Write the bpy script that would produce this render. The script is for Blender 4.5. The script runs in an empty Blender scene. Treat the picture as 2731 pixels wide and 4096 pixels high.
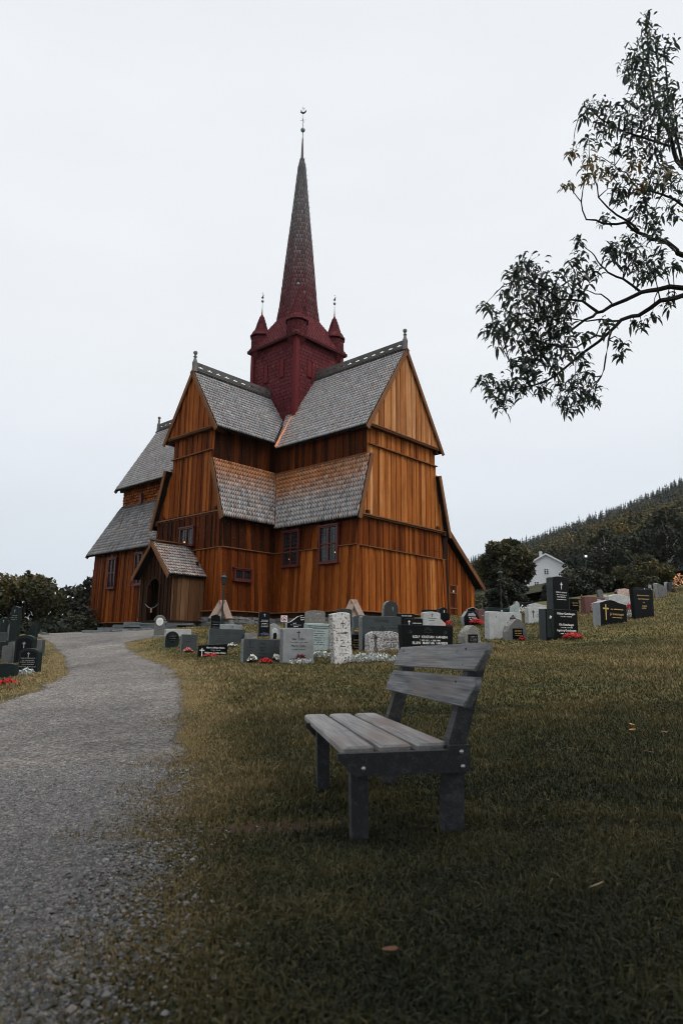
import bpy, bmesh, math, random
import numpy as np
from mathutils import Vector, Matrix

SC = bpy.context.scene
COL = SC.collection
random.seed(7); RNG = np.random.RandomState(11)
rad = math.radians

# ------------------------------------------------------------------ camera
HC = 0.95                                     # camera height above the grass under the lens
cam_d = bpy.data.cameras.new('camera'); cam = bpy.data.objects.new('camera', cam_d); COL.objects.link(cam)
cam_d.sensor_fit = 'VERTICAL'; cam_d.sensor_height = 36.0; cam_d.sensor_width = 24.0; cam_d.lens = 24.0
PITCH, ROLL = 0.1967, 0.0104
cam.matrix_world = (Matrix.Translation((0, 0, HC)) @ Matrix.Rotation(math.pi / 2 + PITCH, 4, 'X') @ Matrix.Rotation(ROLL, 4, 'Z'))
cam_d.clip_start = 0.05; cam_d.clip_end = 3000
cam_d.dof.use_dof = True; cam_d.dof.focus_distance = 24.0; cam_d.dof.aperture_fstop = 3.2
SC.camera = cam

# ------------------------------------------------------------------ sky, sun, exposure
W = bpy.data.worlds.new('World'); SC.world = W; W.use_nodes = True
wt = W.node_tree; wt.nodes.clear()
SUN_EL, SUN_AZ = rad(52), rad(118)            # azimuth clockwise from +Y: light from the right and a little behind
def wn(t, **k):
    n = wt.nodes.new(t)
    for a, b in k.items(): setattr(n, a, b)
    return n
w_out = wn('ShaderNodeOutputWorld'); w_bg = wn('ShaderNodeBackground')
w_sky = wn('ShaderNodeTexSky', sky_type='NISHITA', sun_disc=False, sun_elevation=SUN_EL, sun_rotation=SUN_AZ)
w_tc = wn('ShaderNodeTexCoord'); w_sep = wn('ShaderNodeSeparateXYZ')
wt.links.new(w_tc.outputs['Generated'], w_sep.inputs[0])
w_ramp = wn('ShaderNodeValToRGB')             # overcast deck: paler overhead, greyer towards the horizon
e = w_ramp.color_ramp.elements
e[0].position = 0.0; e[0].color = (0.60, 0.66, 0.735, 1); e[1].position = 0.75; e[1].color = (0.835, 0.865, 0.895, 1)
m = e.new(0.86); m.color = (1.35, 1.38, 1.42, 1); m = e.new(1.0); m.color = (2.2, 2.22, 2.25, 1); m = e.new(0.22); m.color = (0.755, 0.80, 0.85, 1); m = e.new(0.42); m.color = (0.845, 0.875, 0.905, 1)
wt.links.new(w_sep.outputs['Z'], w_ramp.inputs[0])
w_map = wn('ShaderNodeMapping'); w_map.inputs['Scale'].default_value = (1.6, 1.6, 5.0)
wt.links.new(w_tc.outputs['Generated'], w_map.inputs[0])
w_noise = wn('ShaderNodeTexNoise'); w_noise.inputs['Scale'].default_value = 1.6; w_noise.inputs['Detail'].default_value = 5
w_noise.inputs['Roughness'].default_value = 0.55
wt.links.new(w_map.outputs[0], w_noise.inputs['Vector'])
w_mr = wn('ShaderNodeMapRange'); w_mr.inputs[1].default_value = 0.3; w_mr.inputs[2].default_value = 0.7
w_mr.inputs[3].default_value = 0.975; w_mr.inputs[4].default_value = 1.025
wt.links.new(w_noise.outputs[0], w_mr.inputs[0])
w_mul = wn('ShaderNodeMix', data_type='RGBA', blend_type='MULTIPLY'); w_mul.inputs[0].default_value = 1
wt.links.new(w_ramp.outputs[0], w_mul.inputs[6]); wt.links.new(w_mr.outputs[0], w_mul.inputs[7])
w_scale = wn('ShaderNodeMix', data_type='RGBA', blend_type='MULTIPLY'); w_scale.inputs[0].default_value = 1
w_scale.inputs[7].default_value = (0.1, 0.1, 0.1, 1)          # the clear sky at strength 0.1 behind the clouds
wt.links.new(w_sky.outputs[0], w_scale.inputs[6])
w_mix = wn('ShaderNodeMix', data_type='RGBA'); w_mix.inputs[0].default_value = 0.95
wt.links.new(w_scale.outputs[2], w_mix.inputs[6]); wt.links.new(w_mul.outputs[2], w_mix.inputs[7])
wt.links.new(w_mix.outputs[2], w_bg.inputs['Color']); w_bg.inputs['Strength'].default_value = 1.0
wt.links.new(w_bg.outputs[0], w_out.inputs['Surface'])
sun_d = bpy.data.lights.new('sun', 'SUN'); sun = bpy.data.objects.new('sun', sun_d); COL.objects.link(sun)
sun_d.energy = 1.4; sun_d.angle = rad(30); sun_d.color = (1.0, 0.96, 0.9)
sd = Vector((math.sin(SUN_AZ) * math.cos(SUN_EL), math.cos(SUN_AZ) * math.cos(SUN_EL), math.sin(SUN_EL)))
sun.rotation_euler = sd.to_track_quat('Z', 'Y').to_euler()
SC.view_settings.view_transform = 'Standard'; SC.view_settings.look = 'None'
SC.view_settings.exposure = 0.1; SC.view_settings.gamma = 1.0
SC.cycles.filter_width = 1.0

# ------------------------------------------------------------------ helpers
class MB:
    """collects faces, with per-face tint / warm values and a material slot, into one mesh"""
    def __init__(s): s.v = []; s.f = []; s.t = []; s.w = []; s.m = []; s.xf = None
    def add(s, vs, fs, t=0.5, w=0.0, m=0):
        b = len(s.v)
        if s.xf: vs = [s.xf @ Vector(p) for p in vs]
        s.v += [tuple(p) for p in vs]
        for f in fs:
            s.f.append([b + i for i in f]); s.t.append(t); s.w.append(w); s.m.append(m)
    def box(s, c, d, t=0.5, w=0.0, m=0, rz=0.0, jit=0.0):
        x, y, z = d[0] / 2, d[1] / 2, d[2] / 2
        R = Matrix.Rotation(rz, 3, 'Z') if rz else None
        vs = []
        for k in range(8):
            p = Vector((x if k & 1 else -x, y if k & 2 else -y, z if k & 4 else -z))
            if jit: p += Vector([random.uniform(-jit, jit) for _ in range(3)])
            if R: p = R @ p
            vs.append(p + Vector(c))
        s.add(vs, [(0, 2, 3, 1), (4, 5, 7, 6), (0, 1, 5, 4), (2, 6, 7, 3), (0, 4, 6, 2), (1, 3, 7, 5)], t, w, m)
    def hexa(s, P, t=0.5, w=0.0, m=0):       # P: 4 lower, 4 upper corners in order
        s.add(P, [(3, 2, 1, 0), (4, 5, 6, 7), (0, 1, 5, 4), (1, 2, 6, 5), (2, 3, 7, 6), (3, 0, 4, 7)], t, w, m)
    def beam(s, a, b, wd, th, up=(0, 0, 1), t=0.5, w=0.0, m=0):
        a, b = Vector(a), Vector(b); d = (b - a).normalized(); u = Vector(up)
        u = (u - d * u.dot(d)).normalized(); r = d.cross(u)
        c = [(-1, -1), (1, -1), (1, 1), (-1, 1)]
        s.hexa([a + r * (i * wd / 2) + u * (j * th / 2) for i, j in c] + [b + r * (i * wd / 2) + u * (j * th / 2) for i, j in c], t, w, m)
    def tube(s, pts, rs, n=6, t=0.5, w=0.0, m=0, cap=True):
        pts = [Vector(p) for p in pts]; rings = []
        for i, p in enumerate(pts):
            d = (pts[min(i + 1, len(pts) - 1)] - pts[max(i - 1, 0)]).normalized()
            u = Vector((0, 0, 1)) if abs(d.z) < .9 else Vector((1, 0, 0))
            a = d.cross(u).normalized(); b = d.cross(a)
            r = rs[i] if isinstance(rs, (list, tuple)) else rs
            rings.append([p + (a * math.cos(k * 2 * math.pi / n) + b * math.sin(k * 2 * math.pi / n)) * r for k in range(n)])
        fs = []
        for i in range(len(pts) - 1):
            for k in range(n):
                fs.append((i * n + k, i * n + (k + 1) % n, (i + 1) * n + (k + 1) % n, (i + 1) * n + k))
        if cap: fs += [tuple(range(n)), tuple(range((len(pts) - 1) * n, len(pts) * n))]
        s.add([q for r in rings for q in r], fs, t, w, m)
    def lathe(s, c, prof, n=12, t=0.5, w=0.0, m=0, rot=0.0):
        vs = [(c[0] + r * math.cos(rot + k * 2 * math.pi / n), c[1] + r * math.sin(rot + k * 2 * math.pi / n), c[2] + z) for r, z in prof for k in range(n)]
        fs = [(i * n + k, i * n + (k + 1) % n, (i + 1) * n + (k + 1) % n, (i + 1) * n + k) for i in range(len(prof) - 1) for k in range(n)]
        fs += [tuple(range(n)), tuple(range((len(prof) - 1) * n, len(prof) * n))]
        s.add(vs, fs, t, w, m)
    def build(s, name, mats, parent=None, smooth=False):
        me = bpy.data.meshes.new(name); me.from_pydata(s.v, [], s.f)
        if not isinstance(mats, (list, tuple)): mats = [mats]
        for mm in mats: me.materials.append(mm)
        if len(mats) > 1: me.polygons.foreach_set('material_index', s.m)
        for nm, d in (('tint', s.t), ('warm', s.w)):
            a = me.attributes.new(nm, 'FLOAT', 'FACE'); a.data.foreach_set('value', d)
        if smooth: me.polygons.foreach_set('use_smooth', [True] * len(me.polygons))
        me.update()
        return link(name, me, parent)

def link(name, data, parent=None):
    o = bpy.data.objects.new(name, data); COL.objects.link(o)
    if parent is not None: o.parent = parent
    return o
def tag(o, label=None, cat=None, group=None, kind=None):
    if label: o['label'] = label
    if cat: o['category'] = cat
    if group: o['group'] = group
    if kind: o['kind'] = kind
    return o
def thing(name, label, cat, loc=(0, 0, 0), rz=0.0, group=None):
    o = link(name, None); o.location = loc; o.rotation_euler = (0, 0, rz); o.empty_display_size = .2
    return tag(o, label, cat, group)
def fast_mesh(name, V, tris=None, quads=None, mat=None, attrs=None, parent=None, vattrs=None):
    """numpy arrays straight into one mesh"""
    me = bpy.data.meshes.new(name); me.vertices.add(len(V)); me.vertices.foreach_set('co', np.asarray(V, np.float32).ravel())
    idx = []; tot = []
    if quads is not None and len(quads): idx.append(np.asarray(quads, np.int32).ravel()); tot.append(np.full(len(quads), 4, np.int32))
    if tris is not None and len(tris): idx.append(np.asarray(tris, np.int32).ravel()); tot.append(np.full(len(tris), 3, np.int32))
    idx = np.concatenate(idx); tot = np.concatenate(tot)
    me.loops.add(len(idx)); me.loops.foreach_set('vertex_index', idx)
    me.polygons.add(len(tot)); st = np.zeros(len(tot), np.int32); st[1:] = np.cumsum(tot)[:-1]
    me.polygons.foreach_set('loop_start', st)
    try: me.polygons.foreach_set('loop_total', tot)
    except Exception: pass
    if mat: me.materials.append(mat)
    for k, d in (attrs or {}).items():
        a = me.attributes.new(k, 'FLOAT', 'FACE'); a.data.foreach_set('value', np.asarray(d, np.float32))
    for k, d in (vattrs or {}).items():
        a = me.attributes.new(k, 'FLOAT', 'POINT'); a.data.foreach_set('value', np.asarray(d, np.float32))
    me.update(calc_edges=True); me.validate()
    return link(name, me, parent)

# ------------------------------------------------------------------ materials
class NT:
    def __init__(s, name):
        s.m = bpy.data.materials.new(name); s.m.use_nodes = True; s.t = s.m.node_tree; s.n = s.t.nodes
        s.b = s.n['Principled BSDF']; s.out = s.n['Material Output']
    def node(s, t, **k):
        n = s.n.new(t)
        for a, b in k.items(): setattr(n, a, b)
        return n
    def lk(s, a, b): s.t.links.new(a, b)
    def attr(s, name): return s.node('ShaderNodeAttribute', attribute_name=name).outputs['Fac']
    def coord(s, scale=(1, 1, 1), off=None, which='Object'):
        tc = s.node('ShaderNodeTexCoord'); mp = s.node('ShaderNodeMapping'); mp.inputs['Scale'].default_value = scale
        s.lk(tc.outputs[which], mp.inputs['Vector'])
        if off is not None:
            c = s.node('ShaderNodeCombineXYZ'); mm = s.math('MULTIPLY', off, 37.0)
            s.lk(mm, c.inputs[0]); s.lk(mm, c.inputs[2]); s.lk(c.outputs[0], mp.inputs['Location'])
        return mp.outputs[0]
    def math(s, op, a, b=None, c=None, clamp=False):
        n = s.node('ShaderNodeMath', operation=op, use_clamp=clamp)
        for i, x in enumerate((a, b, c)):
            if x is None: continue
            if isinstance(x, (int, float)): n.inputs[i].default_value = x
            else: s.lk(x, n.inputs[i])
        return n.outputs[0]
    def noise(s, vec, scale=5, detail=4, rough=.55, dist=0.0):
        n = s.node('ShaderNodeTexNoise'); n.inputs['Scale'].default_value = scale; n.inputs['Detail'].default_value = detail
        n.inputs['Roughness'].default_value = rough; n.inputs['Distortion'].default_value = dist
        s.lk(vec, n.inputs['Vector']); return n.outputs[0]
    def voronoi(s, vec, scale=5, feature='F1', out='Distance'):
        n = s.node('ShaderNodeTexVoronoi', feature=feature); n.inputs['Scale'].default_value = scale
        s.lk(vec, n.inputs['Vector']); return n.outputs[out]
    def ramp(s, fac, stops, interp='LINEAR'):
        n = s.node('ShaderNodeValToRGB'); cr = n.color_ramp; cr.interpolation = interp
        while len(cr.elements) < len(stops): cr.elements.new(0.5)
        for el, (p, c) in zip(cr.elements, stops):
            el.position = p; el.color = (c, c, c, 1) if isinstance(c, (int, float)) else (*c, 1)
        s.lk(fac, n.inputs[0]); return n.outputs[0]
    def mix(s, fac, a, b, blend='MIX'):
        n = s.node('ShaderNodeMix', data_type='RGBA', blend_type=blend)
        for i, x in ((0, fac), (6, a), (7, b)):
            if isinstance(x, (int, float)): n.inputs[i].default_value = x if i == 0 else (x, x, x, 1)
            elif isinstance(x, tuple): n.inputs[i].default_value = (*x, 1)
            else: s.lk(x, n.inputs[i])
        return n.outputs[2]
    def bump(s, h, strength=.3, dist=.01):
        n = s.node('ShaderNodeBump'); n.inputs['Strength'].default_value = strength; n.inputs['Distance'].default_value = dist
        s.lk(h, n.inputs['Height']); s.lk(n.outputs[0], s.b.inputs['Normal'])
    def base(s, c):
        if isinstance(c, tuple): s.b.inputs['Base Color'].default_value = (*c, 1)
        else: s.lk(c, s.b.inputs['Base Color'])
    def rough(s, r, spec=.5):
        if isinstance(r, (int, float)): s.b.inputs['Roughness'].default_value = r
        else: s.lk(r, s.b.inputs['Roughness'])
        s.b.inputs['Specular IOR Level'].default_value = spec

def m_plank(name, stops, rough=.62, fleck=.5, stain=.42, spec=.06):
    """upright tarred planks: colour per board, streaky grain, tar runs, pale flecks"""
    k = NT(name); t = k.attr('tint')
    g = k.noise(k.coord((16, 16, .8), t), 1.6, 6, .65)
    big = k.noise(k.coord((1.1, 1.1, .28), t), 1.3, 4, .6)
    v = k.math('ADD', t, k.math('MULTIPLY', k.math('SUBTRACT', g, .5), .55))
    c = k.ramp(v, stops)
    c = k.mix(k.math('MULTIPLY', k.ramp(big, [(.42, 0.0), (.66, 1.0)]), stain), c, k.mix(1.0, c, (.34, .26, .22), 'MULTIPLY'))
    run = k.noise(k.coord((7, 7, .33), t), 1.9, 5, .7)
    c = k.mix(k.math('MULTIPLY', k.ramp(run, [(.53, 0.0), (.68, 1.0)]), stain), c, k.mix(1.0, c, (.30, .22, .18), 'MULTIPLY'))
    fl = k.noise(k.coord((9, 9, 7), t), 2.3, 3, .6, 1.5)
    c = k.mix(k.math('MULTIPLY', k.ramp(fl, [(.665, 0.0), (.71, 1.0)]), fleck), c, (.62, .36, .16))
    kn = k.noise(k.coord((5, 5, 3), t), 2.7, 2, .5)
    c = k.mix(k.ramp(kn, [(.70, 0.0), (.73, .7)]), c, (.03, .012, .006))
    k.base(c); k.rough(k.ramp(g, [(.3, rough - .12), (.7, rough + .12)]), spec); k.bump(g, .5, .012)
    return k.m
def m_shingle(name, stops, warm, rough=.75, spec=.3, grain=.2):
    k = NT(name); t = k.attr('tint'); w = k.attr('warm')
    g = k.noise(k.coord((14, 14, 3.0), t), 2.0, 5, .65)
    big = k.noise(k.coord((.7, .7, .7)), 1.1, 4, .6)
    v = k.math('ADD', t, k.math('ADD', k.math('MULTIPLY', k.math('SUBTRACT', g, .5), grain), k.math('MULTIPLY', k.math('SUBTRACT', big, .5), .22)))
    c = k.ramp(v, stops)
    c = k.mix(w, c, k.mix(1.0, k.ramp(v, [(.1, .35), (.9, 1.5)]), warm, 'MULTIPLY'))
    k.base(c); k.rough(rough, spec); k.bump(g, .35, .01)
    return k.m
def m_plain(name, col, rough=.6, spec=.4, metal=0.0, var=.25, scale=12, bump=0.0, emit=None):
    k = NT(name); n = k.noise(k.coord(), scale, 5, .6)
    k.base(k.mix(1.0, col, k.ramp(n, [(.25, 1 - var), (.75, 1 + var)]), 'MULTIPLY')); k.rough(rough, spec)
    k.b.inputs['Metallic'].default_value = metal
    if bump: k.bump(n, bump, .01)
    if emit:
        k.b.inputs['Emission Color'].default_value = (*emit[0], 1); k.b.inputs['Emission Strength'].default_value = emit[1]
    return k.m
def m_stone(name, col, speck=(.02, .02, .02), amount=.3, rough=.6, scale=60, bump=.15, lichen=None, spec=.4, sthr=.6):
    k = NT(name); co = k.coord()
    n = k.noise(co, scale, 3, .6); b = k.noise(co, 5, 5, .6)
    c = k.mix(1.0, col, k.ramp(b, [(.25, .72), (.75, 1.25)]), 'MULTIPLY')
    c = k.mix(k.math('MULTIPLY', k.ramp(n, [(sthr - .06, 0.0), (sthr + .06, 1.0)]), amount), c, speck)
    if lichen:
        l = k.noise(co, 17, 5, .7, .6)
        c = k.mix(k.ramp(l, [(lichen[1] - .03, 0.0), (lichen[1] + .03, 1.0)]), c, lichen[0])
        l2 = k.noise(k.coord((1.3, 1.1, 1.2)), 9, 4, .7)
        c = k.mix(k.math('MULTIPLY', k.ramp(l2, [(.5, 0.0), (.7, 1.0)]), .45), c, (.05, .055, .045))
    k.base(c); k.rough(rough, spec)
    if bump: k.bump(k.math('ADD', n, b), bump, .012)
    return k.m
def m_leaf(name, stops, rough=.55, trans=.0, spec=.3):
    k = NT(name); t = k.attr('tint'); c = k.ramp(t, stops); k.base(c); k.rough(rough, spec)
    if trans:
        tr = k.node('ShaderNodeBsdfTranslucent'); k.lk(c, tr.inputs['Color']); mx = k.node('ShaderNodeMixShader'); mx.inputs[0].default_value = trans
        k.lk(k.b.outputs[0], mx.inputs[1]); k.lk(tr.outputs[0], mx.inputs[2]); k.lk(mx.outputs[0], k.out.inputs['Surface'])
    return k.m

M = {}
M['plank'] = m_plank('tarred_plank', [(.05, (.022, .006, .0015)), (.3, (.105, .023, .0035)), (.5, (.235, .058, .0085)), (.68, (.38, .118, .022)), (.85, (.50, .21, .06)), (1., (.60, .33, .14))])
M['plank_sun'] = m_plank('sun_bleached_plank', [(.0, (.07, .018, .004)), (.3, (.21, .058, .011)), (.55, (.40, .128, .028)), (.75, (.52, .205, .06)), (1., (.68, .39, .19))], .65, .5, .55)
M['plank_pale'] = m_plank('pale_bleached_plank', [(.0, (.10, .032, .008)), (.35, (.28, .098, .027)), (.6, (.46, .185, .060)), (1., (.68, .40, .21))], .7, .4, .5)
M['plank_old'] = m_plank('weathered_plank', [(.0, (.02, .012, .008)), (.35, (.07, .035, .018)), (.6, (.15, .075, .035)), (1., (.22, .15, .10))], .75, .2)
M['dark_wood'] = m_plank('dark_tar_wood', [(.0, (.012, .006, .004)), (.5, (.045, .018, .008)), (1., (.11, .045, .018))], .65, .12)
M['trim'] = m_plank('trim_board', [(.0, (.05, .02, .01)), (.5, (.21, .095, .045)), (1., (.34, .18, .10))], .7, .3)
M['grey_wood'] = m_plank('silver_grey_board', [(.0, (.05, .05, .05)), (.5, (.17, .165, .16)), (1., (.30, .29, .28))], .8, .0)
M['bleach'] = m_plank('bleached_plank', [(.0, (.12, .085, .07)), (.5, (.30, .22, .18)), (1., (.42, .34, .29))], .8, .1, .3)
M['shingle'] = m_shingle('grey_shingle', [(.0, (.045, .05, .054)), (.3, (.165, .175, .183)), (.6, (.355, .36, .365)), (1., (.60, .59, .58))], (.40, .165, .062))
M['red_shingle'] = m_shingle('red_shingle', [(.0, (.026, .004, .005)), (.4, (.095, .018, .022)), (.7, (.145, .029, .034)), (1., (.24, .055, .06))], (.17, .165, .17), .75, .12)
M['red'] = m_plain('red_tarred_board', (.125, .017, .020), .7, .12, var=.2, scale=8)
M['window_red'] = m_plain('dark_red_paint', (.085, .016, .014), .5, .4, var=.2, scale=9)
M['glass'] = m_plain('leaded_glass', (.012, .016, .018), .12, .5, var=.5, scale=4)
M['lead'] = m_plain('lead_came', (.03, .032, .034), .6, .4)
M['copper'] = m_plain('new_copper', (.58, .20, .10), .5, .5, .35, .3, 6)
M['copper_old'] = m_plain('brown_copper', (.13, .045, .028), .6, .4, .3, .25, 6)
M['zinc'] = m_plain('grey_zinc', (.22, .25, .27), .5, .5, .5)
M['verdigris'] = m_plain('verdigris', (.20, .27, .28), .55, .4, .2)
M['iron'] = m_plain('dark_iron', (.018, .022, .024), .5, .5, .4)
M['found'] = m_stone('field_stone', (.20, .205, .205), (.04, .045, .05), .4, .8, 16, .5, ((.30, .29, .26), .62))
M['slate'] = m_stone('slate_slab', (.085, .095, .10), (.03, .035, .04), .4, .7, 12, .4)
M['shade_black'] = m_plain('shade_black_boards', (.010, .007, .006), .8, .2)  # near-black colour standing in for shade in the doorway and between shingles
# ------------------------------------------------------------------ the ground
CP = np.array([
(-8,-2,-.35),(-4,-2,-.1),(0,-2,0),(4,-2,.06),(9,-2,.2),
(-8,2,-.4),(-4,2,-.12),(0,2,0),(4,2,.06),(9,2,.25),
(.09,3.85,-.045),(.62,3.95,-.025),(-.11,5.43,-.115),(.44,5.5,-.06),(-4,5,-.2),(0,6.6,-.06),(4,6,.1),(9,6,.35),(-9,6,-.5),
(0,9,.2),(-5,9,-.1),(-10,10,-.35),(5,9,.35),(10,9,.65),
(0,13,.55),(-2,14,.55),(-6,14,.25),(-9.5,15,-.05),(5,14,.75),(10,14,1.1),
(0,17,.85),(5.5,20,1.25),(8.5,22,1.75),(10.4,23.5,2.08),(-3,20,1.0),(-8,20,.6),(-13,20,.35),(-13,27,1.2),(-14.6,30,1.3),
(0,25,1.6),(6,27,2.1),(12,28,2.65),(14.1,30,3.32),(12.5,29.5,3.14),(-5,27,1.55),(-8,28,1.45),(-11,30,1.45),(-16,30,.95),
(.6,30.9,2.12),(5.6,36.4,2.6),(7.6,39,2.8),(-5.5,32.1,1.88),(-3.3,34.5,2.0),(-8,31.7,1.75),(-9.9,33.5,1.7),(-16.7,45.8,1.75),
(-12,36,1.72),(-13.5,31,1.42),(-13.4,33.2,1.5),(-17,38,1.2),(-22,40,.4),(-24,50,.3),(-8,48,2.2),(0,48,2.5),(8,46,3.2),(16.5,34,3.92),(14,42,4.1),(20,39,4.65),(20,26,3.9),(28,50,6.0),(10,33,2.98),(-20,28,.4),(16,16,1.9),(18,4,.9),(-18,6,-1.0),(-18,-2,-.9),(18,-2,.7),
(40,60,8.5),(18,60,5.5),(-40,60,-1.5),(0,62,2.3),(35,20,5.5),(-35,20,-1.5),(-35,40,-1),(45,40,7.5)], float)
def _K(a, b):
    r2 = ((a[:, None, :] - b[None, :, :]) ** 2).sum(-1); return .5 * r2 * np.log(r2 + 1e-9)
_n = len(CP); _A = np.zeros((_n + 3, _n + 3)); _A[:_n, :_n] = _K(CP[:, :2], CP[:, :2]) + np.eye(_n) * 1.0
_A[:_n, _n] = 1; _A[:_n, _n + 1:] = CP[:, :2]; _A[_n, :_n] = 1; _A[_n + 1:, :_n] = CP[:, :2].T
_w = np.linalg.solve(_A, np.r_[CP[:, 2], 0, 0, 0])
def G(x, y):
    """height of the churchyard ground: a smooth sheet through levels read off the photograph"""
    P = np.stack([np.ravel(x), np.ravel(y)], -1).astype(float); out = np.empty(len(P))
    for i in range(0, len(P), 20000):
        q = P[i:i + 20000]; out[i:i + 20000] = _K(q, CP[:, :2]) @ _w[:_n] + _w[_n] + q @ _w[_n + 1:]
    return out.reshape(np.shape(x))
def g1(x, y): return float(G(np.array([x]), np.array([y]))[0])

PATH = np.array([(-.55, -6), (-.6, 1.2), (-.77, 2.0), (-.78, 2.5), (-.94, 3.36), (-1.2, 4.5), (-1.37, 5.8), (-1.72, 7.77), (-2.38, 10.83), (-3.11, 13.34), (-3.47, 14.4), (-4.69, 17.16), (-5.75, 19.54),
    (-6.75, 22.0), (-7.15, 23.2), (-6.95, 24.3), (-6.2, 25.6), (-6.0, 27.5), (-6.6, 29.5), (-7.9, 31.2), (-9.3, 32.4), (-10.2, 31.6), (-11.5, 33.5), (-12.6, 36.5), (-14.5, 42), (-18.5, 42), (-16.5, 35), (-13.6, 30.2),
    (-12.15, 27.7), (-10.8, 25.5), (-9.49, 23.1), (-8.26, 20.75), (-7.04, 18.0), (-5.99, 15.5), (-5.53, 14.0), (-5.42, 13.1), (-5.2, 11.9), (-5.25, 11.0), (-5.6, 9.2), (-6.2, 6.5), (-6.6, 2.0), (-6.8, -6)], float)
def path_sd(x, y):
    """signed distance to the gravel path's edge, positive on the gravel"""
    P = np.stack([np.ravel(x), np.ravel(y)], -1); A = PATH; B = np.roll(PATH, -1, 0)
    d2 = np.full(len(P), 1e9); ins = np.zeros(len(P), bool)
    for a, b in zip(A, B):
        ab = b - a; t = np.clip(((P - a) @ ab) / (ab @ ab), 0, 1); q = a + t[:, None] * ab
        d2 = np.minimum(d2, ((P - q) ** 2).sum(-1))
        c = ((a[1] > P[:, 1]) != (b[1] > P[:, 1]))
        xi = a[0] + (P[:, 1] - a[1]) / (b[1] - a[1] + 1e-12) * (b[0] - a[0]); ins ^= c & (P[:, 0] < xi)
    return np.where(ins, 1, -1) * np.sqrt(d2).reshape(-1)

def m_lawn():
    k = NT('mown_grass'); co = k.coord(); big = k.noise(co, .35, 5, .6); med = k.noise(co, 2.2, 5, .65); fine = k.noise(co, 38, 4, .7)
    v = k.math('ADD', k.math('MULTIPLY', big, .5), k.math('MULTIPLY', med, .5))
    c = k.ramp(v, [(.34, (.042, .042, .014)), (.5, (.092, .078, .024)), (.66, (.16, .125, .043))])
    c = k.mix(1.0, c, k.ramp(fine, [(.3, .55), (.7, 1.5)]), 'MULTIPLY')
    sdv = k.attr('sd')                                     # dry, worn strip beside the gravel
    edge = k.math('MULTIPLY', k.ramp(k.math('ADD', k.math('MULTIPLY', sdv, 1.2), k.math('MULTIPLY', med, .5)), [(-.0, 0.0), (.12, 1.0)]), .75)
    e2 = k.node('ShaderNodeMapRange'); e2.inputs[1].default_value = -.9; e2.inputs[2].default_value = -.1; k.lk(k.math('ADD', sdv, k.math('MULTIPLY', k.math('SUBTRACT', med, .5), 1.4)), e2.inputs[0])
    c = k.mix(k.math('MULTIPLY', e2.outputs[0], .7), c, k.mix(1.0, (.155, .105, .042), k.ramp(fine, [(.3, .5), (.7, 1.5)]), 'MULTIPLY'))
    clov = k.noise(k.coord((1, 1, 1)), .62, 4, .6); c = k.mix(k.math('MULTIPLY', k.ramp(clov, [(.50, 0.0), (.60, 1.0)]), .7), c, (.022, .034, .012)); bare = k.noise(k.coord((1, 1, 1)), .9, 3, .5)
    c = k.mix(k.math('MULTIPLY', k.ramp(bare, [(.66, 0.0), (.74, 1.0)]), .5), c, (.075, .042, .022))
    so = k.attr('bare'); c = k.mix(k.ramp(k.math('ADD', so, k.math('MULTIPLY', k.math('SUBTRACT', med, .5), .9)), [(.35, 0.0), (.6, .85)]), c, k.mix(1.0, (.058, .031, .019), k.ramp(fine, [(.3, .6), (.7, 1.4)]), 'MULTIPLY'))
    k.base(c); k.rough(.9, .15); k.bump(k.math('ADD', fine, k.math('MULTIPLY', med, 1.5)), .7, .03); return k.m
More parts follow.
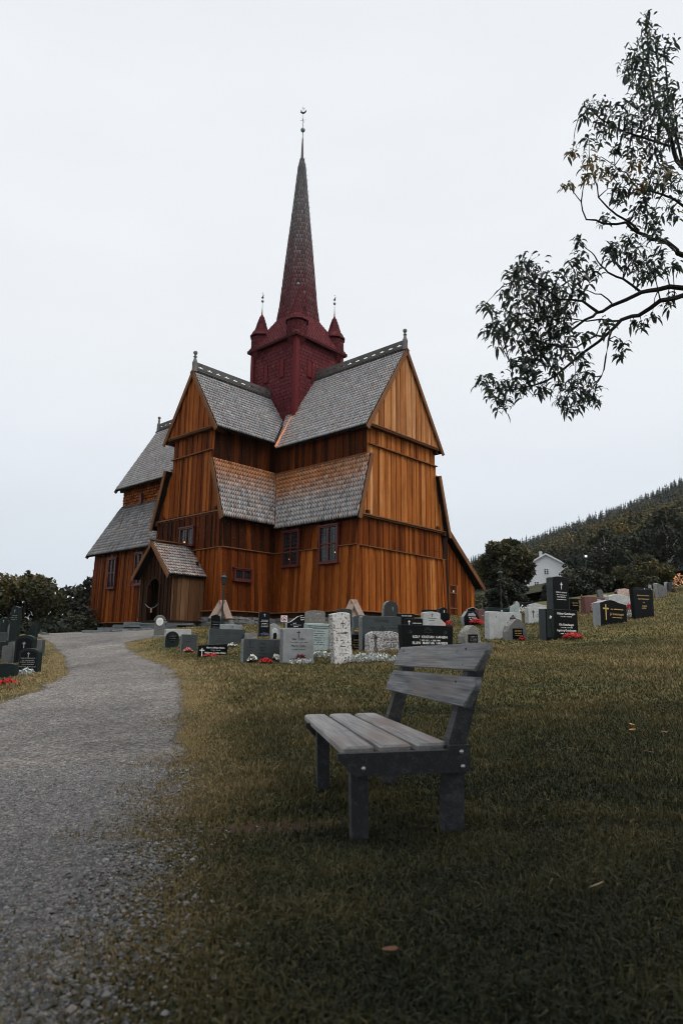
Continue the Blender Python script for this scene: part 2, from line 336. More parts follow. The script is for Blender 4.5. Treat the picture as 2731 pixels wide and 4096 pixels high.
def m_gravel():
    k = NT('gravel'); co = k.coord(); cell = k.voronoi(co, 55, 'F1', 'Color'); dist = k.voronoi(co, 55)
    cell2 = k.voronoi(k.coord((1.3, 1.3, 1.3)), 22, 'F1', 'Color'); big = k.noise(co, .55, 5, .62); med = k.noise(co, 5, 4, .6)
    sp = k.node('ShaderNodeSeparateColor'); k.lk(cell, sp.inputs[0]); sp2 = k.node('ShaderNodeSeparateColor'); k.lk(cell2, sp2.inputs[0])
    v = k.math('ADD', k.math('MULTIPLY', sp.outputs[0], .6), k.math('MULTIPLY', sp2.outputs[0], .4))
    c = k.ramp(v, [(.05, (.038, .043, .047)), (.3, (.125, .127, .126)), (.6, (.238, .231, .22)), (.88, (.41, .395, .37)), (1., (.59, .575, .545))])
    c = k.mix(k.math('MULTIPLY', k.ramp(sp.outputs[1], [(.8, 0.0), (.9, 1.0)]), .5), c, (.34, .21, .14))
    c = k.mix(1.0, c, k.ramp(big, [(.32, (.56, .56, .58)), (.66, (1.22, 1.17, 1.12))]), 'MULTIPLY')
    c = k.mix(1.0, c, k.ramp(med, [(.3, .8), (.7, 1.15)]), 'MULTIPLY')
    c = k.mix(1.0, c, k.ramp(dist, [(.0, 1.12), (.6, .65)]), 'MULTIPLY')
    k.base(c); k.rough(.85, .3)
    k.bump(k.math('MULTIPLY', dist, -1.0), .9, .012)
    sdv = k.attr('sd'); n1 = k.noise(co, 1.6, 4, .65); n2 = k.noise(co, 26, 3, .7)
    sx = k.node('ShaderNodeSeparateXYZ'); k.lk(co, sx.inputs[0]); am = k.node('ShaderNodeMapRange'); am.inputs[1].default_value = 2.5; am.inputs[2].default_value = 8; am.inputs[3].default_value = 1.7; am.inputs[4].default_value = .5; k.lk(sx.outputs[1], am.inputs[0])
    f = k.math('ADD', sdv, k.math('MULTIPLY', am.outputs[0], k.math('ADD', k.math('MULTIPLY', k.math('SUBTRACT', n1, .5), .9), k.math('MULTIPLY', k.math('SUBTRACT', n2, .5), 1.1))))
    f = k.ramp(f, [(.0, 0.0), (.03, 1.0)])
    tr = k.node('ShaderNodeBsdfTransparent'); mx = k.node('ShaderNodeMixShader'); k.lk(f, mx.inputs[0]); k.lk(tr.outputs[0], mx.inputs[1]); k.lk(k.b.outputs[0], mx.inputs[2])
    k.lk(mx.outputs[0], k.out.inputs['Surface']); return k.m
def grid_mesh(name, xs, ys, zf, mat, keep=None, attr=None):
    X, Y = np.meshgrid(xs, ys); Z = zf(X, Y); nx, ny = len(xs), len(ys)
    V = np.stack([X.ravel(), Y.ravel(), Z.ravel()], -1)
    i = (np.arange(ny - 1)[:, None] * nx + np.arange(nx - 1)[None, :]).ravel()
    Q = np.stack([i, i + 1, i + nx + 1, i + nx], -1); va = {}
    if attr is not None: va = {k: f(X, Y).ravel() for k, f in attr.items()}
    if keep is not None:
        kk = keep(X, Y).ravel(); Q = Q[kk[Q].any(1)]
        used = np.unique(Q); mp = np.full(len(V), -1); mp[used] = np.arange(len(used)); V = V[used]; Q = mp[Q]; va = {k: d[used] for k, d in va.items()}
    o = fast_mesh(name, V, None, Q, mat, vattrs=va); o.data.polygons.foreach_set('use_smooth', [True] * len(o.data.polygons)); return o
def bare_soil(X, Y):
    return np.exp(-((X + .35) / .42) ** 2 - ((Y - 4.3) / .22) ** 2) + .8 * np.exp(-((X + .2) / .25) ** 2 - ((Y - 3.75) / .1) ** 2)
M['lawn'] = m_lawn(); M['gravel'] = m_gravel()
sdf = lambda X, Y: path_sd(X, Y).reshape(X.shape)
tag(grid_mesh('lawn', np.arange(-22, 24.1, .25), np.arange(-8, 50.1, .25), G, M['lawn'], attr={'sd': sdf, 'bare': bare_soil}), kind='structure')
def far_ground(X, Y):
    inside = (np.abs(X) < 21) & (Y > -7) & (Y < 49)
    return G(np.clip(X, -55, 55), np.clip(Y, -12, 66)) - .06 - .7 * inside - .00002 * np.maximum(0, np.hypot(X, Y) - 90) ** 1.5
ax = np.concatenate([-np.geomspace(700, 62, 12), np.arange(-60, 60.1, 4), np.geomspace(62, 700, 12)])
tag(grid_mesh('meadow', ax, ax, far_ground, M['lawn'], attr={'sd': lambda X, Y: X * 0 - 9}), kind='structure')
tag(grid_mesh('path', np.arange(-19, .6, .14), np.arange(-5.5, 43, .14), lambda X, Y: G(X, Y) + .008, M['gravel'],
    keep=lambda X, Y: sdf(X, Y) > -1.0, attr={'sd': sdf}), kind='structure')

# hillside behind the churchyard: rises to the wooded ridge on the right
RA = np.array([-.6, -.3, -.1, .05, .18, .27, .36, .5, .62, .8, 1.1]); RE = np.array([.0, .0, .02, .07, .103, .136, .172, .224, .262, .31, .36]); RD = np.array([520, 520, 520, 520, 500, 460, 420, 370, 350, 340, 330.])
def hill_z(a, y):
    el = np.interp(a, RA, RE); yr = np.interp(a, RA, RD); z0 = G(np.clip(a * 60, -50, 50), np.full_like(a, 60.)) - .1
    t = np.clip((y - 60) / (yr - 60), 0, 1.6); zr = el * yr
    z = z0 + (zr - z0) * np.where(t < 1, t ** 1.22, 1 + .25 * (t - 1) - 1.2 * (t - 1) ** 2)
    return z + 1.6 * np.sin(a * 23 + y * .021) * np.minimum(t, 1) + 1.1 * np.sin(y * .05 + a * 9) * np.minimum(t, 1)
def build_hill():
    a = np.linspace(-.6, 1.1, 90); y = np.concatenate([np.arange(52, 120, 4), np.arange(120, 620, 10)])
    A, Y = np.meshgrid(a, y); Z = hill_z(A, Y); nx, ny = len(a), len(y)
    V = np.stack([(A * Y).ravel(), Y.ravel(), Z.ravel()], -1); i = (np.arange(ny - 1)[:, None] * nx + np.arange(nx - 1)[None, :]).ravel()
    k = NT('forest_floor'); n = k.noise(k.coord(), .08, 5, .6); k.base(k.ramp(n, [(.3, (.016, .018, .008)), (.7, (.045, .042, .016))])); k.rough(.95, .1)
    tag(fast_mesh('hillside', V, None, np.stack([i, i + 1, i + nx + 1, i + nx], -1), k.m), kind='structure')
build_hill()
# ------------------------------------------------------------------ the stave church (built in units of 0.7 m, origin under the tower)
S = 0.7
church = thing('stave_church', 'dark tarred wooden stave church with shingled roofs and tall red spire', 'church', (-2.813, 39.367, 2.636), -math.pi / 2 - 0.7398)
OFFR, OFFL = 0.343, -0.326
WING = {   # plan and heights of the four arms: o outward axis, l lateral axis, off shift of the ridge line
    'R': dict(o=(0, 1), l=(1, 0), off=OFFR, zr=19.69, ze=12.56, e=4.64, w1=4.17, z2=10.64, w2=5.42, z3=6.08, L=12.14, cl=4.05, wt=4.82, wb=5.10, ws=5.32, zs=0.0, zb=4.29, Lj=11.67),
    'L': dict(o=(1, 0), l=(0, 1), off=OFFL, zr=18.15, ze=13.0, e=3.36, w1=2.95, z2=10.78, w2=4.46, z3=6.34, L=10.48, cl=2.5, wt=3.9, wb=4.15, ws=4.45, zs=0.0, zb=4.29, Lj=10.23),
    'N': dict(o=(0, -1), l=(1, 0), off=OFFR, zr=20.2, ze=12.87, e=4.45, w1=3.66, z2=11.15, w2=6.92, z3=5.96, L=20.95, cl=3.6, wt=6.2, wb=6.22, ws=6.32, zs=-.35, zb=4.6, Lj=20.45),
    'F': dict(o=(-1, 0), l=(0, 1), off=OFFL, zr=18.15, ze=13.0, e=3.36, w1=2.95, z2=10.78, w2=4.46, z3=6.34, L=10.48, cl=2.5, wt=3.9, wb=4.15, ws=4.45, zs=0.0, zb=4.29, Lj=10.23)}
def P(w, a, b, z):
    d = WING[w]; a += d['off']
    return Vector(((d['l'][0] * a + d['o'][0] * b) * S, (d['l'][1] * a + d['o'][1] * b) * S, z * S))
def U(x, y, z): return Vector((x * S, y * S, z * S))
def lerp(a, b, t): return a + (b - a) * t

def clip_strip(poly, u0, u1):
    def cut(pl, u, s):
        out = []
        for i in range(len(pl)):
            p, q = pl[i], pl[(i + 1) % len(pl)]; a, b = s * (p[0] - u), s * (q[0] - u)
            if a >= 0: out.append(p)
            if (a > 0 > b) or (a < 0 < b):
                t = a / (a - b); out.append((u if True else 0, p[1] + (q[1] - p[1]) * t))
        return out
    pl = cut(poly, u0, 1)
    return cut(pl, u1, -1) if len(pl) > 2 else []
def boards(mb, poly, fn, wmin=.14, wmax=.27, tone=.5, sd=.105, relief=.035, hole=None, warm=0.0):
    """clad a convex outline (u along the wall, v up, metres) in upright planks, every other one proud; fn(u, v, n) -> point"""
    us = [p[0] for p in poly]; u = min(us); end = max(us); i = 0
    while u < end - 1e-4:
        w = random.uniform(wmin, wmax); u1 = min(u + w, end)
        if end - u1 < .05: u1 = end
        pieces = [clip_strip(poly, u, u1)]
        if hole:
            uc = (u + u1) / 2; hz = hole(uc)
            if hz is not None: pieces = [[(p[0], max(p[1], hz)) for p in pieces[0]]] if pieces[0] else []
        n = relief * (1 if i % 2 else 0) + random.uniform(0, .008)
        t = min(1, max(0, random.gauss(tone, sd)))
        for pl in pieces:
            if len(pl) < 3: continue
            k = len(pl); vs = [fn(p[0] , p[1], n) for p in pl] + [fn(p[0], p[1], -.03) for p in pl]
            mb.add(vs, [tuple(range(k))] + [(j, j + k, (j + 1) % k + k, (j + 1) % k) for j in range(k)], t, warm)
        u = u1 + .004; i += 1
def plane_fn(o, du, dv, nrm):
    o, du, dv, nrm = Vector(o), Vector(du).normalized(), Vector(dv), Vector(nrm).normalized()
    return lambda u, v, n: o + du * u + dv * v + nrm * n
def wall_strip(mb, p00, p10, p01, p11, ref, **k):
    """wall between a bottom edge p00-p10 and a top edge p01-p11 (may lean)"""
    p00, p10, p01, p11 = map(Vector, (p00, p10, p01, p11)); L = (p10 - p00).length; du = (p10 - p00).normalized()
    h = (p01 - p00); h = h - du * h.dot(du); hh = h.length; dv = h.normalized(); nr = du.cross(dv)
    if nr.dot(Vector(ref)) < 0: nr = -nr
    a = (p01 - p00).dot(du); b = (p11 - p00).dot(du)
    boards(mb, [(0, 0), (L, 0), (b, hh), (a, hh)], plane_fn(p00, du, dv, nr), **k)

def shingles(mb, A, B, Cc, D, ref, ex=.16, w=.13, lift=.03, tip=.35, tone=.5, sd=.12, gap=.87, warm=None, tonef=None, start=0.0, over=1.12):
    """courses of pointed shingles over the patch A-B (eave) / D-C (top)"""
    A, B, Cc, D = map(Vector, (A, B, Cc, D)); eu = (B - A).normalized(); up = (D - A) - eu * (D - A).dot(eu)
    if up.length < 1e-4: up = (Cc - A) - eu * (Cc - A).dot(eu)
    H = up.length; ev = up.normalized(); nr = eu.cross(ev)
    if nr.dot(Vector(ref)) < 0: nr = -nr
    sD, sC, sB = (D - A).dot(eu), (Cc - A).dot(eu), (B - A).length
    lo = lambda r: lerp(0, sD, min(1, max(0, r / H))); hi = lambda r: lerp(sB, sC, min(1, max(0, r / H)))
    n = max(1, int(round((H - start) / ex)))
    exx = (H - start) / n
    for k in range(n):
        r = start + k * exx; r2 = min(H, r + exx * over); l0, h0 = lo(r), hi(r)
        j0 = int(math.floor(l0 / w)) - 1; j1 = int(math.ceil(h0 / w)) + 1; off = (k % 2) * w / 2
        for j in range(j0, j1):
            s = (j + .5) * w + off + random.uniform(-.05, .05) * w
            if s < l0 - w * .2 or s > h0 + w * .2: continue
            hw = w / 2 * gap; x0, x1 = max(s - hw, l0 - .01), min(s + hw, h0 + .01)
            if x1 - x0 < w * .15: continue
            xm = min(max(s, x0), x1); tp = exx * tip; jr = random.uniform(-.06, .06) * exx
            y0, y1 = lo(r2), hi(r2); ux0, ux1 = min(max(x0, y0), y1), max(min(x1, y1), y0)
            pts = [(x0, r + tp + jr, lift), (xm, r + jr, lift * 1.1), (x1, r + tp + jr, lift), (ux1, r2, .006), (ux0, r2, .006)]
            vs = [A + eu * a + ev * b + nr * c for a, b, c in pts] + [A + eu * a + ev * b for a, b, c in pts[:3]]
            f = k / max(1, n - 1)
            t = random.gauss(tonef(f) if tonef else tone, sd); wv = 0.0
            if warm: wv = min(1, max(0, warm(f, (s - l0) / max(.01, h0 - l0)) + random.gauss(0, .13)))
            t = min(1, max(0, t))
            mb.add(vs, [(0, 1, 2, 3, 4)], t, wv); mb.add(vs, [(5, 6, 1, 0), (6, 7, 2, 1)], t * .55, wv)
def slab(mb, A, B, Cc, D, ref, th=.14, t=.4):
    A, B, Cc, D = map(Vector, (A, B, Cc, D)); n = (B - A).cross(Cc - A).normalized()
    if n.dot(Vector(ref)) < 0: n = -n
    mb.hexa([p - n * th for p in (A, B, Cc, D)] + [p - n * .003 for p in (A, B, Cc, D)], t)

class Trims:
    def __init__(s, name, mat): s.n, s.m = name, mat
    def beam(s, *a, **k): mb = MB(); mb.beam(*a, **k); mb.build(s.n, s.m, church)
    def hexa(s, *a, **k): mb = MB(); mb.hexa(*a, **k); mb.build(s.n, s.m, church)
part = lambda name, mb, mat, parent=church: mb.build(name, mat, parent)
def roof_part(name, quads, w=.13, ex=.16, warm=None, tone=.55, sd=.075, mat='shingle', **k):
    mb = MB(); sb = MB()
    for A, B, Cc, D, ref in quads:
        shingles(mb, A, B, Cc, D, ref, ex=ex, w=w, warm=warm, tone=tone, sd=sd, **k); slab(sb, A, B, Cc, D, ref)
    r = part(name, mb, M[mat]); part('soffit', sb, M['shade_black'], r); return r  # near-black slab: shade in the shingle gaps put into its colour

inner = {'R': 'L', 'L': 'R', 'N': 'L', 'F': 'R'}
def v3(w, a, b): d = WING[w]; return Vector((d['l'][0] * a + d['o'][0] * b, d['l'][1] * a + d['o'][1] * b, 0))
# eaves, upper and lower roofs
for w in 'RLNF':
    d = WING[w]; q = WING[inner[w]]
    oth = lambda key: q[key] - abs(q['off']) * 0          # half width of the crossing arm
    upq, loq = [], []
    for s in (1, -1):
        # how far in the roof starts: the valley with the arm on that side
        offs = {('R', 1): OFFL, ('R', -1): -OFFL * -1, ('L', 1): OFFR, ('L', -1): OFFR}.get((w, s), OFFL)
        bi_e = q['e'] + (q['off'] if w in 'RL' else -q['off']); bi_1 = q['w1'] + (q['off'] if w in 'RL' else -q['off']); bi_2 = q['w2'] + (q['off'] if w in 'RL' else -q['off'])
        upq.append((P(w, s * d['e'], bi_e, d['ze']), P(w, s * d['e'], d['L'], d['ze']), P(w, 0, d['L'], d['zr']), P(w, 0, 0.2, d['zr']), v3(w, s, 0) + Vector((0, 0, .6))))
        loq.append((P(w, s * d['w2'], bi_2, d['z3']), P(w, s * d['w2'], d['L'], d['z3']), P(w, s * d['w1'], d['L'], d['z2']), P(w, s * d['w1'], bi_1, d['z2']), v3(w, s, 0) + Vector((0, 0, .3))))
    roof_part('upper_roof', upq, w=.115, ex=.23, lift=.04, tip=.85, over=1.3, tone=.53, warm=(lambda f, u: .04 + .35 * max(0, .22 - u) / .22) if w == 'R' else (lambda f, u: .03))
    wl = {'R': (lambda f, u: max(0, min(1, (f - .34) * 2.1)) * (1.1 - .45 * u) + .06), 'L': (lambda f, u: .14 + max(0, min(.8, (f - .42) * 1.6))), 'N': (lambda f, u: .03), 'F': (lambda f, u: .05)}[w]
    roof_part('lower_roof', loq, w=.112, ex=.25, lift=.045, tip=.85, over=1.3, sd=.11, warm=wl, tone={'R': .56, 'L': .54, 'N': .40, 'F': .5}[w])
    # barge boards along both slopes of both roofs
    bb = Trims('barge_board', M['trim'])
    for s in (1, -1):
        for (a0, z0, a1, z1) in ((d['e'] + .05, d['ze'] - .15, 0, d['zr'] + .02), (d['w2'] + .03, d['z3'] - .1, d['w1'], d['z2'])):
            p0, p1 = P(w, s * a0, d['L'] + .06, z0), P(w, s * a1, d['L'] + .06, z1); dn = (p1 - p0).normalized().cross(v3(w, 0, 1)).normalized()
            if dn.z > 0: dn = -dn
            bb.hexa([p0, p1, p1 + dn * .21, p0 + dn * .21] + [x + v3(w, 0, .05) for x in (p0, p1, p1 + dn * .21, p0 + dn * .21)], random.uniform(.4, .6))
    # ridge comb: a pierced board along the ridge
    cb = MB(); b0 = 2.75 if w in 'RN' else 2.7; b1 = d['L'] - .25; z = d['zr'] + .05
    cb.beam(P(w, 0, b0, z + .02), P(w, 0, b1 + .3, z + .02), .13, .07, t=.3); cb.beam(P(w, .0, b0, z + .56), P(w, .0, b1, z + .56), .045, .16, t=.35)
    cb.beam(P(w, 0, b0, z + .2), P(w, 0, b1, z + .2), .05, .1, t=.35)
    nseg = int((b1 - b0) / .78)
    for i in range(nseg + 1):
        bc = b0 + (b1 - b0) * i / nseg; cb.beam(P(w, 0, bc - .2, z + .38), P(w, 0, bc + .2, z + .38), .044, .3, t=.33)
        for s2 in (-.28, .28): cb.beam(P(w, 0, bc + s2 - .09, z + .46), P(w, 0, bc + s2 + .09, z + .46), .043, .14, t=.33)
    part('ridge_comb', cb, M['grey_wood'])
    fb = MB(); c = P(w, 0, d['L'] - .1, d['zr'] - .1)
    fb.lathe(c, [(.15, 0), (.13, .55), (.07, .75), (.06, .82), (.10, .84), (.10, .87), (.05, .9), (.055, .97), (.10, 1.02), (.115, 1.09), (.09, 1.16), (.0, 1.2)], 10, t=.55)
    part('finial', fb, M['grey_wood'])
    # walls -------------------------------------------------------------
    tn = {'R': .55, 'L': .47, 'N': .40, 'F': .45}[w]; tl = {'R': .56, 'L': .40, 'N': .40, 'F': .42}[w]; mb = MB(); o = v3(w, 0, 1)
    gx = v3(w, 1, 0)
    pf = lambda b: plane_fn(P(w, 0, b, 0), gx, (0, 0, 1), o)
    ca, cl = d['e'] * .93, d['cl']
    # gable triangle, jettied
    gz = d['ze'] + .22; k_ = (d['zr'] - d['ze']) / d['e']; ga = (d['zr'] - .35 - gz) / k_
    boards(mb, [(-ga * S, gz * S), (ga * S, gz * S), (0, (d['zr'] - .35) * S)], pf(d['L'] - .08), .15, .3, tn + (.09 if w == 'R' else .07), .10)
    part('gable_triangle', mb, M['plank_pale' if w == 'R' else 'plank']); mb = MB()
    mb2 = Trims('drip_board', M['trim'])
    mb2.beam(P(w, -ga, d['L'] - .02, gz), P(w, ga, d['L'] - .02, gz), .09, .05, t=.5)
    mb2.beam(P(w, -ga, d['L'] - .35, gz - .1), P(w, ga, d['L'] - .35, gz - .1), .5, .1, t=.15)
    zt = d['z2'] + .75; zj = d['z3'] + .35 if w != 'L' else 6.92
    # clerestory band, then the flaring gable skirt between the lower roofs
    boards(mb, [(-cl * S, zt * S), (cl * S, zt * S), (cl * S, gz * S), (-cl * S, gz * S)], pf(d['L'] - .42), .14, .26, tn - .05, .10)
    wj = lerp(d['w2'], d['w1'], (zj - d['z3']) / (d['z2'] - d['z3'])) - .22
    boards(mb, [(-wj * S, zj * S), (wj * S, zj * S), (cl * S, (d['z2'] - .15) * S), (cl * S, zt * S), (-cl * S, zt * S), (-cl * S, (d['z2'] - .15) * S)], pf(d['L'] - .36), .14, .28, tn, .105)
    mb2.beam(P(w, -cl - .02, d['L'] - .26, zt), P(w, cl + .02, d['L'] - .26, zt), .18, .05, t=.45)
    mb2.beam(P(w, -wj, d['L'] - .24, zj - .03), P(w, wj, d['L'] - .24, zj - .03), .14, .06, t=.5)
    mb2.beam(P(w, -wj, d['L'] - .5, zj - .12), P(w, wj, d['L'] - .5, zj - .12), .42, .1, t=.15)
    for s in (1, -1):                                         # beam ends through the jetty
        for ax in ((.8, .95) if w != 'N' else (.9,)): mb2.beam(P(w, s * wj * ax, d['L'] - .8, zj + .13 - (.35 if ax > .9 else 0)), P(w, s * wj * ax, d['L'] - .16 + (.1 if ax > .9 else 0), zj + .13 - (.35 if ax > .9 else 0)), .17, .2, t=.06)
        mb2.beam(P(w, s * d['e'] * .86, d['L'] - 1, d['ze'] - .05), P(w, s * d['e'] * .86, d['L'] - .1, d['ze'] - .05), .16, .18, t=.06)
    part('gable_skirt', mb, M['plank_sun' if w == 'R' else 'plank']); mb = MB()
    # lower gable wall in two lifts with the belt board between
    Lj = d['Lj']
    zu = zj + .1
    wall_strip(mb, P(w, -d['wb'], Lj, d['zb']), P(w, d['wb'], Lj, d['zb']), P(w, -d['wt'], Lj, zu), P(w, d['wt'], Lj, zu), o, tone=tl - (.26 if w == 'L' else .14))  # upper lift toned darker: shade under the jetty put into the boards
    wall_strip(mb, P(w, -d['ws'], Lj + .06, d['zs']), P(w, d['ws'], Lj + .06, d['zs']), P(w, -d['wb'], Lj - .01, d['zb']), P(w, d['wb'], Lj - .01, d['zb']), o, tone=tl)
    mb2.beam(P(w, -d['wb'] - .1, Lj + .06, d['zb']), P(w, d['wb'] + .1, Lj + .06, d['zb']), .15, .045, t=.45)
    mb2.beam(P(w, -d['ws'] - .2, Lj + .16, d['zs'] - .03), P(w, d['ws'] + .2, Lj + .16, d['zs'] - .03), .2, .05, t=.6)
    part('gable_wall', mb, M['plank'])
    for s in (1, -1):
        mb = MB(); oo = v3(w, s, 0); bi = 2.6
        bi_1 = q['cl']; bi_2 = q['wt'] - .3
        wall_strip(mb, P(w, s * cl, bi_1, d['z2'] - .2), P(w, s * cl, d['L'] - .42, d['z2'] - .2), P(w, s * cl, bi_1, d['ze'] + .9), P(w, s * cl, d['L'] - .42, d['ze'] + .9), oo, tone=.17, wmin=.16, wmax=.3)  # very dark tone: shade below the upper eaves painted into the planks
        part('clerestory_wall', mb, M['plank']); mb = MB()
        if w == 'N' and s == 1: continue
        wall_strip(mb, P(w, s * d['wb'], bi_2, d['zb']), P(w, s * d['wb'], Lj, d['zb']), P(w, s * d['wt'], bi_2, d['z3'] + .6), P(w, s * d['wt'], Lj, d['z3'] + .6), oo, tone=tl - .26, wmin=.15, wmax=.3)  # upper lift darkened in colour to stand for the lower eave's shade
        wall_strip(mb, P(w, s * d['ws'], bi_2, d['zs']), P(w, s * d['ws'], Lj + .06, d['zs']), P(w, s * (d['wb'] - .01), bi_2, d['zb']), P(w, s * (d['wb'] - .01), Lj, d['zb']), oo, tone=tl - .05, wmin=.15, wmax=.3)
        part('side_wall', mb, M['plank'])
    if w == 'N':
        mb = MB(); wall_strip(mb, P(w, 6.32, 3.2, -.35), P(w, 6.32, Lj + .06, -.35), P(w, 6.2, 3.2, 6.3), P(w, 6.2, Lj, 6.3), v3(w, 1, 0), tone=tn, wmin=.16, wmax=.32)
        part('side_wall', mb, M['plank'])
    for s in (1, -1):
        mb2.beam(P(w, s * (d['ws'] + .1), q['wt'], d['zs'] - .03), P(w, s * (d['ws'] + .1), Lj + .25, d['zs'] - .03), .2, .05, t=.6)
        if w != 'N': mb2.beam(P(w, s * (d['wb'] + .06), q['wt'], d['zb']), P(w, s * (d['wb'] + .06), Lj + .1, d['zb']), .15, .045, t=.45)
        mb2.beam(P(w, s * (d['cl'] + .12), q['cl'], d['z2'] + .03), P(w, s * (d['cl'] + .12), d['L'] - .3, d['z2'] + .03), .1, .07, t=.45)
    # sill beam set back under the wall, dark
    for s in (1, -1): mb2.beam(P(w, s * (d['ws'] - .25), q['wt'] - 1, d['zs'] - .35), P(w, s * (d['ws'] - .25), Lj - .2, d['zs'] - .25), .3, .4, t=.06)
    mb2.beam(P(w, -d['ws'] + .05, Lj - .2, d['zs'] - .35), P(w, d['ws'] - .05, Lj - .2, d['zs'] - .25), .3, .4, t=.06)
    # corner posts
    if w in 'RLN':
        cp = Trims('corner_post', M['plank'])
        for s in (1, -1):
            cp.beam(P(w, s * (d['ws'] - .12), Lj + .02, d['zs']), P(w, s * (d['wb'] - .12), Lj + .0, d['zb']), .2, .2, v3(w, 0, 1), t=.5)

# shingled clerestory of the nave with its slit window
mb = MB(); shingles(mb, P('N', 3.64, 4.2, 10.95), P('N', 3.64, 20.55, 10.95), P('N', 3.64, 20.55, 13.2), P('N', 3.64, 4.2, 13.2), v3('N', 1, 0), ex=.2, w=.12, tone=.45, lift=.05, gap=.85)
part('shingle_cladding', mb, M['plank'])

# valley gutters
mb = MB()
a, b = P('R', 4.66, 3.08, 12.62), P('R', 2.35, 2.6, 16.15); a = Vector((OFFR + 4.66, OFFL + 3.40, 12.74)) * S; b = Vector((2.70, 2.62, 16.2)) * S
mb.beam(a - Vector((.03, .03, .02)), b - Vector((.06, .06, .03)), .13, .05, (1, 1, .4), t=.5); part('valley_gutter', mb, M['copper'])
mb = MB(); mb.beam(Vector((OFFR + 5.46, OFFL + 4.50, 6.12)) * S, Vector((OFFR + 4.2, OFFL + 2.99, 10.7)) * S, .09, .05, (1, 1, .4)); part('valley_gutter', mb, M['copper_old'])

# ------------------------------------------------------------------ tower, skirt roof, spire, pinnacles
T = 2.68
mb = MB()
for s in range(4):
    R = Matrix.Rotation(s * math.pi / 2, 3, 'Z'); f = lambda x, y, z: R @ U(x, y, z)
    shingles(mb, f(T, -T, 15), f(T, T, 15), f(T, T, 23.0), f(T, -T, 23.0), R @ Vector((1, 0, 0)), ex=.22, w=.125, lift=.022, tip=.3, tone=.5, sd=.12, gap=.84)
mb.hexa([U(*p) for p in ((-T, -T, 14.5), (T, -T, 14.5), (T, T, 14.5), (-T, T, 14.5), (-T, -T, 23.1), (T, -T, 23.1), (T, T, 23.1), (-T, T, 23.1))], .25)
tower = part('tower', mb, M['red_shingle'])
for sx in (1, -1):
    for sy in (1, -1): mb = MB(); mb.beam(U(sx * T, sy * T, 14.5), U(sx * T, sy * T, 23.0), .26, .26, (1, 1, 0) if False else (1, 0, 0), t=.5); part('corner_board', mb, M['red'], tower)
def blind_window(f, z0, z1, hw):
    mb = MB(); n = 8; pts = [(-hw, z0), (hw, z0)] + [(hw * math.cos(math.pi * i / n), z1 - hw + hw * math.sin(math.pi * i / n)) for i in range(n + 1)]
    k = len(pts); mb.add([f(u, v, .035) for u, v in pts] + [f(u, v, .0) for u, v in pts], [tuple(range(k))] + [(i, (i + 1) % k, (i + 1) % k + k, i + k) for i in range(k)], .45)
    q = pts[2:] + [(-hw, z0)]
    q = [(hw, z0)] + q
    for (u0, v0), (u1, v1) in zip(q[:-1], q[1:]): mb.beam(f(u0, v0, .05), f(u1, v1, .05), .022, .03, f(0, 0, 1) - f(0, 0, 0), t=.3)
    mb.beam(f(-hw - .08, z0 - .04, .06), f(hw + .08, z0 - .04, .06), .05, .06, t=.4)
    part('blind_window', mb, M['red'], tower)
for yc in (-1.0, 1.0): blind_window(lambda u, v, n: U(T + n / S, yc + u, v), 19.72, 21.4, .25)
for xc in (1.14, -1.14): blind_window(lambda u, v, n: U(xc + u, T + n / S, v), 19.76, 21.25, .25)
# skirt roof, square to octagon
E_, ze_, zo_, ao_ = T + .42, 22.95, 25.62, 1.86
oc = lambda a, i: (a / math.cos(math.pi / 8) * math.cos(math.pi / 8 + i * math.pi / 4), a / math.cos(math.pi / 8) * math.sin(math.pi / 8 + i * math.pi / 4))
mb = MB(); sq = [(E_, -E_), (E_, E_), (-E_, E_), (-E_, -E_)]
for s in range(4):
    p0, p1 = sq[s], sq[(s + 1) % 4]; o0, o1 = oc(ao_, (2 * s - 1) % 8), oc(ao_, (2 * s) % 8)
    A, B, Cc, D = U(*p0, ze_), U(*p1, ze_), U(*o1, zo_), U(*o0, zo_); ref = Vector((p0[0] + p1[0], p0[1] + p1[1], 2))
    shingles(mb, A, B, Cc, D, ref, ex=.13, w=.11, tone=.62, sd=.12, lift=.025, gap=.88); mb.hexa([x - Vector((0, 0, .12)) for x in (A, B, Cc, D)] + [x - Vector((0, 0, .004)) for x in (A, B, Cc, D)], .15)
    o2 = oc(ao_, (2 * s + 1) % 8); mb.add([U(*p1, ze_), U(*o2, zo_), U(*o1, zo_)], [(0, 1, 2)], .5)
mb.add([U(*p, ze_ - .14) for p in sq], [(0, 1, 2, 3)], .1)
part('skirt_roof', mb, M['red_shingle'])
# spire: octagonal, slightly swelling, in long diamond shingles, greyer with height
PROF = [(25.3, 1.90), (27.3, 1.63), (30.2, 1.38), (33.07, 1.115), (35.7, .86), (38.66, .59), (41.6, .335), (42.5, .13), (44.68, .055)]
mb = MB()
for i in range(8):
    for (z0, a0), (z1, a1) in zip(PROF[:-1], PROF[1:]):
        A, B, Cc, D = U(*oc(a0, i), z0), U(*oc(a0, (i + 1) % 8), z0), U(*oc(a1, (i + 1) % 8), z1), U(*oc(a1, i), z1); ref = (A + B) * Vector((1, 1, 0))
        mb.add([x * 1 for x in (A, B, Cc, D)], [(0, 1, 2, 3)], .3, min(1, max(0, (z0 - 26) / 13)))
        if z0 < 41.9:
            gr0, gr1 = (z0 - 25.5) / 11, (z1 - 25.5) / 11
            shingles(mb, A, B, Cc, D, ref, ex=.30, w=.17, lift=.022, tip=.9, tone=.40, sd=.10, gap=.93, warm=lambda f, u: lerp(gr0, gr1, f))
spire = part('spire', mb, M['red_shingle'])
